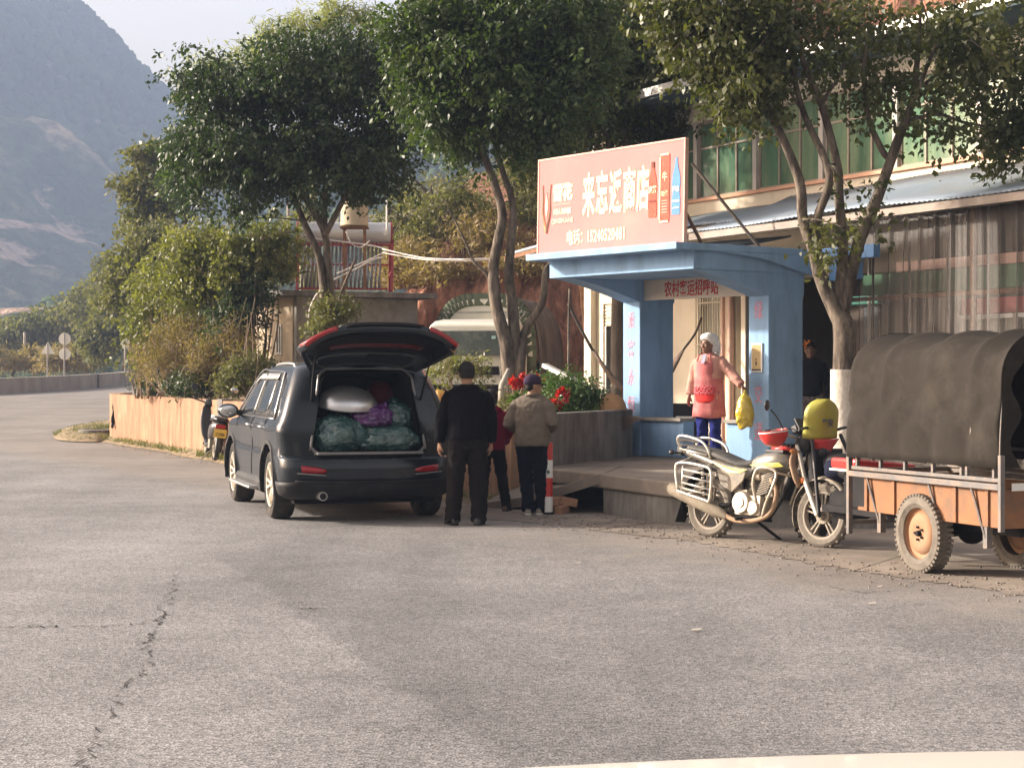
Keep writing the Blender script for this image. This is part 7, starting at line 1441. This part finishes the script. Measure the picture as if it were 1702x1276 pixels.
# man in black, seen from behind, watching the boot
def at(px, py, z=0.0): return tuple(PG(px, py, z))
J1 = dict(armR=[(.185, -.01, 1.36), (.255, -.02, 1.10), (.255, .06, .86)], armL=[(-.185, -.01, 1.36), (-.265, -.02, 1.10), (-.285, .02, .86)], legR=[(.095, 0, .90), (.115, .02, .48), (.125, -.01, .08)], legL=[(-.095, 0, .90), (-.12, .02, .48), (-.15, .01, .08)], footR=(.25, 1, 0), footL=(-.35, 1, 0))
def cuffs(t, hp, Rh, hc):
    m_ = MB(); m_.tube([(-.262, .0, 1.02), (-.31, -.02, 1.035)], .004, 5)
    m_ = MB(); m_.tube([Vector((.066*math.cos(a), .064*math.sin(a)-.002, 1.468)) for a in np.linspace(0, 2*math.pi, 20)], .011, 6); m_.build('neckband', M['blackmatte'], t, smooth=True)
person('man in black sweater and dark trousers seen from behind beside the open boot', at(776, 872), R(3), 1.655, J1, dict(top_name='sweater', top=cm('black_knit', (.005, .0045, .006), .6), top_fit=1.20, hem=.90, sleeve=1.15, trousers=cm('brown_black_trouser', (.012, .010, .010)), trouser_fit=1.14, shoes=M['black'], wr=.03), SK, ('short', HB), extra=cuffs)
# person in cap and grey jacket, back turned, looking right
J2 = dict(head=(.01, .02, 1.575), armR=[(.19, -.01, 1.34), (.275, -.05, 1.12), (.21, .14, 1.04)], armL=[(-.19, -.01, 1.34), (-.285, -.03, 1.10), (-.21, .15, 1.03)], legR=[(.09, 0, .88), (.105, .02, .48), (.11, .05, .08)], legL=[(-.09, 0, .88), (-.08, .03, .48), (-.04, -.02, .08)], footR=(.3, 1, 0), footL=(-.2, 1, 0), lean=(0, .02))
def cap(t, hp, Rh, hc):
    pur = cm('purple_cap', (.045, .03, .055), .2); m_ = MB(); m_.loft([[hp(q.x, q.y, q.z) for q in er((0, oy, z), rx, ry, 20)] for z, rx, ry, oy in ((.012, .090, .108, -.008), (.05, .093, .110, -.008), (.09, .082, .098, -.008), (.122, .055, .066, -.008), (.138, .015, .02, -.008))]); c_ = m_.build('cap', pur, t, smooth=True)
    m_ = MB(); vs_ = []
    for i in range(9):
        a = R(-58+116*i/8); vs_ += [hp(.089*math.sin(a), .107*math.cos(a)-.008, .022), hp(.082*math.sin(a)*1.0, .095+.075*math.cos(a)+.0, .006-.012*abs(math.sin(a)))]
    m_.add(vs_, [(2*i, 2*i+1, 2*i+3, 2*i+2) for i in range(8)]); o = m_.build('peak', pur, c_, smooth=True); s_ = o.modifiers.new('s', 'SOLIDIFY'); s_.thickness = .006
    m_ = MB(); m_.loft([[hp(q.x, q.y, q.z) for q in er((0, oy, z), rx, ry, 18)] for z, rx, ry, oy in ((-.07, .055, .045, -.045), (-.03, .076, .062, -.036), (.02, .084, .088, -.014), (.03, .083, .09, -.014))]); m_.build('hair', HB, t, smooth=True)
    m_ = MB(); m_.tube([hp(-.088, .03, .0), hp(-.09, .04, -.05), hp(-.06, .07, -.085)], .010, 5, sm=3); m_.build('mask_strap', M['white'], t, smooth=True)
person('person in dark purple cap and loose grey brown jacket next to the striped bollard', at(884, 855), R(-14), 1.53, J2, dict(top_name='jacket', top=cm('grey_jacket', (.16, .132, .105), .5), top_fit=1.22, hem=.84, sleeve=1.25, trousers=cm('navy_trouser', (.007, .009, .018)), trouser_fit=1.04, shoes=M['dustgrey'], sole=M['white'], collar=True, wr=.035), SK, None, headturn=R(-62), extra=cap)
# girl in dark red, mostly hidden behind the man
J3 = dict(armR=[(.18, -.01, 1.36), (.25, -.04, 1.12), (.20, .10, .95)], armL=[(-.18, -.01, 1.36), (-.25, -.04, 1.12), (-.22, .10, .96)], legR=[(.085, 0, .88), (.15, .03, .50), (.20, -.06, .08)], legL=[(-.085, 0, .88), (-.10, .06, .48), (-.12, .10, .08)], footR=(.5, 1, 0))
def hood3(t, hp, Rh, hc): m_ = MB(); m_.tube([Vector((.10*math.cos(a), -.06+.07*math.sin(a), 1.43)) for a in np.linspace(0, 2*math.pi, 16)], .035, 8); m_.build('hood', cm('hoodred', (.17, .012, .035)), t, smooth=True)
person('child in dark red hooded top and black leggings half hidden behind the man in black', at(817, 849), R(8), 1.36, J3, dict(top_name='hooded_top', top=cm('dark_red', (.15, .010, .03)), top_fit=1.08, hem=.86, sleeve=1.1, trousers=cm('black_legging', (.012, .012, .013)), trouser_fit=.95, shoes=mat('brownshoe', (.16, .10, .07), .8), wr=.03), SK, ('long', HB), extra=hood3)
# woman in white headscarf, facing left and towards us, holding a yellow bag out to the right of the picture
J4 = dict(head=(.0, .02, 1.585), armL=[(-.17, 0, 1.36), (-.36, .02, 1.17), (-.52, .06, 1.03)], armR=[(.17, 0, 1.36), (.235, .0, 1.12), (.27, .05, .89)], legR=[(.09, 0, .90), (.09, .02, .48), (.09, -.01, .08)], legL=[(-.09, 0, .90), (-.10, .02, .48), (-.11, .0, .08)],
          handL=((-.35, .1, -.75), (.6, -.2, 0), .9), handR=((.1, .2, -1), (-1, .2, 0), .5))
def scarf(t, hp, Rh, hc):
    wm = cm('white_scarf', (.74, .72, .70), .5); m_ = MB(); m_.loft([[hp(q.x, q.y, q.z) for q in er((0, oy, z), rx, ry, 20, tilt=.0)] for z, rx, ry, oy in ((-.10, .075, .05, -.075), (-.06, .092, .06, -.068), (-.02, .102, .078, -.058), (.03, .108, .098, -.046), (.065, .110, .112, -.028), (.10, .102, .122, -.014), (.14, .076, .092, -.018), (.16, .03, .036, -.02))])
    for k in range(3): m_.tube([hp(.092*math.cos(a), .098*math.sin(a)-.012, .062+.022*k+.02*math.sin(a)) for a in np.linspace(-1.2, math.pi+1.2, 20)], .012, 6)
    sc_ = m_.build('headscarf', wm, t, remesh=.006, rsm=3, wrinkle=.012, wscale=.03)
    m_ = MB(); m_.tube([hp(.0, -.11, .05), hp(-.01, -.165, -.02), hp(-.0, -.165, -.12), hp(-.01, -.14, -.19)], [.04, .06, .055, .02], 9, sm=4, flat=.5); m_.build('scarf_tail', wm, sc_, smooth=True)
    # apron over the tunic
    pk = cm('pink_apron', (.50, .155, .155), .4, dirt=(.62, .30, .26), damt=.35, ds=5); rings = []
    for z, rx, ry in ((.60, .235, .185), (.70, .228, .178), (.85, .215, .168), (.98, .205, .158), (1.06, .204, .166), (1.12, .20, .170)):
        rings.append([Vector((rx*math.sin(a)*(1+.03*math.sin(a*9+z*8)), ry*math.cos(a)*(1+.02*math.sin(a*8)), z+.012*math.sin(a*3))) for a in np.linspace(-1.9, 1.9, 34)])
    for z, rx, ry in ((1.20, .195, .172), (1.30, .190, .170), (1.36, .175, .160)): rings.append([Vector((rx*math.sin(a*.36), ry*math.cos(a*.36)+.002, z)) for a in np.linspace(-1.9, 1.9, 34)])
    m_ = MB(); m_.loft(rings, cap=False, closed=False); ap_ = m_.build('apron', pk, t, smooth=True); s_ = ap_.modifiers.new('s', 'SOLIDIFY'); s_.thickness = .006
    for s in (-1, 1): m_ = MB(); m_.tube([(s*.10, .160, 1.36), (s*.075, .12, 1.45), (s*.05, -.04, 1.47)], .010, 6, sm=3); m_.build('apron_strap', pk, ap_, smooth=True)
    rd = cm('red_pocket', (.62, .05, .045), .3); m_ = MB(); rg_ = []
    for z, sc_x in ((.80, .5), (.83, .85), (.90, 1.0), (.98, 1.0)): rg_.append([Vector((.217*math.sin(a*sc_x), .172*math.cos(a*sc_x)+.004, z+(.02*abs(a) if z > .9 else 0))) for a in np.linspace(-.75, .75, 14)])
    m_.loft(rg_, cap=False, closed=False); o = m_.build('apron_pocket', rd, ap_, smooth=True); s_ = o.modifiers.new('s', 'SOLIDIFY'); s_.thickness = .008
    rr_ = random.Random(5); m_ = MB()
    for k in range(40): a = -.8+1.6*k/39; z = .97+.045*math.sin(k*2.4); m_.ell((.222*math.sin(a), .178*math.cos(a)+.006, z), (.018, .006, .018), (0, 0, -a), n=8, m=5)
    m_.build('pocket_flowers', mat('pflow', (.55, .12, .14), .8, var=.5, vs=60), ap_)
    m_ = MB(); m_.prism([(-.03, .125, 1.45), (.035, .125, 1.45), (.03, .185, 1.33), (-.02, .185, 1.33)], (0, .006, 0)); m_.build('collar_scarf', cm('lilac', (.36, .36, .46)), t)
wo = person('woman in white headscarf and pink apron holding a yellow bag in the shelter', (2.45, 22.45, TZ), R(148), 1.56, J4, dict(top_name='tunic', top=cm('salmon_tunic', (.50, .27, .22), .5), top_fit=1.12, hem=.74, sleeve=1.18, trousers=cm('blue_trouser', (.018, .025, .14)), trouser_fit=1.0, shoes=M['black'], cuff=.10, wr=.03), SKD, ('short', HB), headturn=R(-22), extra=scarf)
YB = plastic('yellow_plastic', (.62, .46, .04)); wm_ = Matrix.Translation(wo.location) @ Matrix.Rotation(R(148), 4, 'Z') @ Matrix.Scale(1.56/1.7, 4); hpz = wm_ @ Vector((-.565, .08, .955))
mb = MB(); mb.tube([(0, 0, .02), (0, 0, -.03), (.0, 0, -.09), (0, 0, -.22), (0, 0, -.36), (0, 0, -.43), (0.01, 0, -.455)], [.02, .022, .075, .112, .110, .080, .03], 40, sm=6)
mb.v = [tuple(Vector((p[0], p[1]*.7, p[2]))*(1+.10*mnoise.noise(Vector(p)*14)+.05*mnoise.noise(Vector(p)*40))) for p in mb.v]
o = mb.build('yellow_bag', YB, None, smooth=True, loc=tuple(hpz)); tag(o, 'crumpled yellow plastic bag hanging from the outstretched hand of the woman', 'bag')
# figure glimpsed behind the right pillar
def orn_(t, hp, Rh, hc):
    m_ = MB(); 
    for k in range(6): a = k*math.pi/3; m_.tube([hp(.05, .05, .09), hp(.05+.07*math.cos(a), .06, .09+.07*math.sin(a))], [.012, .02], 6)
    m_.build('orange_flower', mat('orangef', (.75, .25, .06), .6), t)
pf = MBld @ Vector((4.38, -1.0, 0))
person('dim figure in black with an orange flower at the head behind the right blue pillar', (pf.x, pf.y, TZ), R(170), 1.50, J1, dict(top_name='top', top=cm('black_top', (.015, .015, .02)), top_fit=1.05, hem=.9, sleeve=1.0, trousers=cm('patterned', (.10, .08, .09), .3, dirt=(.4, .35, .35), damt=.4, ds=18), trouser_fit=1.0, shoes=M['black']), SKD, ('short', HB), extra=orn_)
# ================================================================ GRIT AND GRASS
def grit(name, label, cat, pts, size, m, seed):
    rn = random.Random(seed); V = []; Fc = []; 
    for (x, y, z) in pts:
        s = size*rn.uniform(.4, 1.5); k = len(V); a = rn.uniform(0, 6.28); ca, sa = math.cos(a), math.sin(a)
        for dx_, dy_, dz_ in ((-1, -1, 0), (1, -1, 0), (1, 1, 0), (-1, 1, 0), (-.6, -.5, 1), (.5, -.6, 1.0), (.6, .5, .8), (-.5, .6, .9)):
            dx_ *= s*rn.uniform(.7, 1.2); dy_ *= s*rn.uniform(.5, .9); V.append((x+dx_*ca-dy_*sa, y+dx_*sa+dy_*ca, z+dz_*s*.8))
        for f in ((0, 3, 2, 1), (4, 5, 6, 7), (0, 1, 5, 4), (1, 2, 6, 5), (2, 3, 7, 6), (3, 0, 4, 7)): Fc.append(tuple(i+k for i in f))
    o = np_mesh(name, V, np.array(Fc), m); return tag(o, label, cat, None, 'stuff')
rn = random.Random(77); pts = []
for k in range(800):
    i = rn.randrange(len(ep)-1); q = rn.random(); x = ep[i][0]+(ep[i+1][0]-ep[i][0])*q; y = ep[i][1]+(ep[i+1][1]-ep[i][1])*q; d = abs(rn.gauss(0, .35))*(1 if rn.random() < .7 else -1); pts.append((x+.8*d, y+.6*d, .007))
for k in range(700):
    i = rn.randrange(len(wl)-1); q = rn.random(); p = wl[i].lerp(wl[i+1], q); d = .3+abs(rn.gauss(0, .22)); pts.append((p.x-d*.9, p.y-d*.4, road_z(p.x, p.y)+.012 if d > .38 else road_z(p.x, p.y)+.06))
for k in range(260): pts.append((rn.uniform(.1, 1.7), rn.uniform(17.6, 19.6), .01))
grit('gravel', 'loose grit and small stones gathered along the edge of the asphalt', 'gravel', pts, .0085, mat('grit', (.19, .165, .14), .95, var=.4, vs=9, bump=0, world=True), 5)
def tufts(name, label, centres, h, m, seed):
    rs = np.random.default_rng(seed); c = np.repeat(np.array(centres), 14, 0); n = len(c); c = c+rs.normal(size=(n, 3))*np.array([.05, .05, 0]); d = rs.normal(size=(n, 3))*.45; d[:, 2] = 1; l = rs.uniform(.4, 1, n)[:, None]*h; b = rs.normal(size=(n, 3))*.005
    v = np.empty((n, 4, 3)); v[:, 0] = c-b; v[:, 1] = c+b; v[:, 2] = c+d*l+b*.3; v[:, 3] = c+d*l-b*.3; o = np_mesh(name, v.reshape(-1, 3), np.arange(4*n).reshape(-1, 4), m); return tag(o, label, 'grass', None, 'stuff')
cs = []
for k in range(420):
    a, q = rn.uniform(0, 6.28), math.sqrt(rn.random())*.95; i = int(a/6.283*len(vp)) % len(vp); p = cc+(vp[i]-cc)*q; cs.append((p.x, p.y, road_z(p.x, p.y)+.15*(1-q**3)))
for k in range(130):
    i = rn.randrange(len(wl)-1); p = wl[i].lerp(wl[i+1], rn.random()); d = rn.uniform(.12, .34); cs.append((p.x-d*.9, p.y-d*.4, road_z(p.x, p.y)+.05))
tufts('verge_grass', 'short dry grass on the verge and along the foot of the orange wall', cs, .13, LM['olive'], 6)
# cables and small fittings on the motorcycle
mb = MB(); mb.tube([(.96, -.24, 1.0), (1.06, -.16, 1.04), (1.10, -.06, .92), (1.02, -.05, .72)], .005, 5, sm=4); mb.build('throttle_cable', M['black'], mo, smooth=True)
mb = MB(); mb.tube([(.96, .24, 1.0), (1.08, .14, 1.06), (1.14, .05, .9), (.98, .06, .66)], .005, 5, sm=4); mb.build('clutch_cable', M['black'], mo, smooth=True)
mb = MB(); mb.tube([(.0, -.045, .285), (.15, -.09, .30)], .03, 8); mb.box((.12, .11, .30), (.34, .03, .09)); mb.build('chain_case', M['dustgrey'], mo, bevel=.006)
for s in (-1, 1):
    mb = MB(); mb.tube([(1.10, s*.10, .84), (1.10, s*.19, .84)], .008, 6); mb.ell((1.10, s*.205, .84), (.028, .022, .022)); mb.build('indicator', mat('amber_lens', (.45, .16, .03), .3), mo, smooth=True)
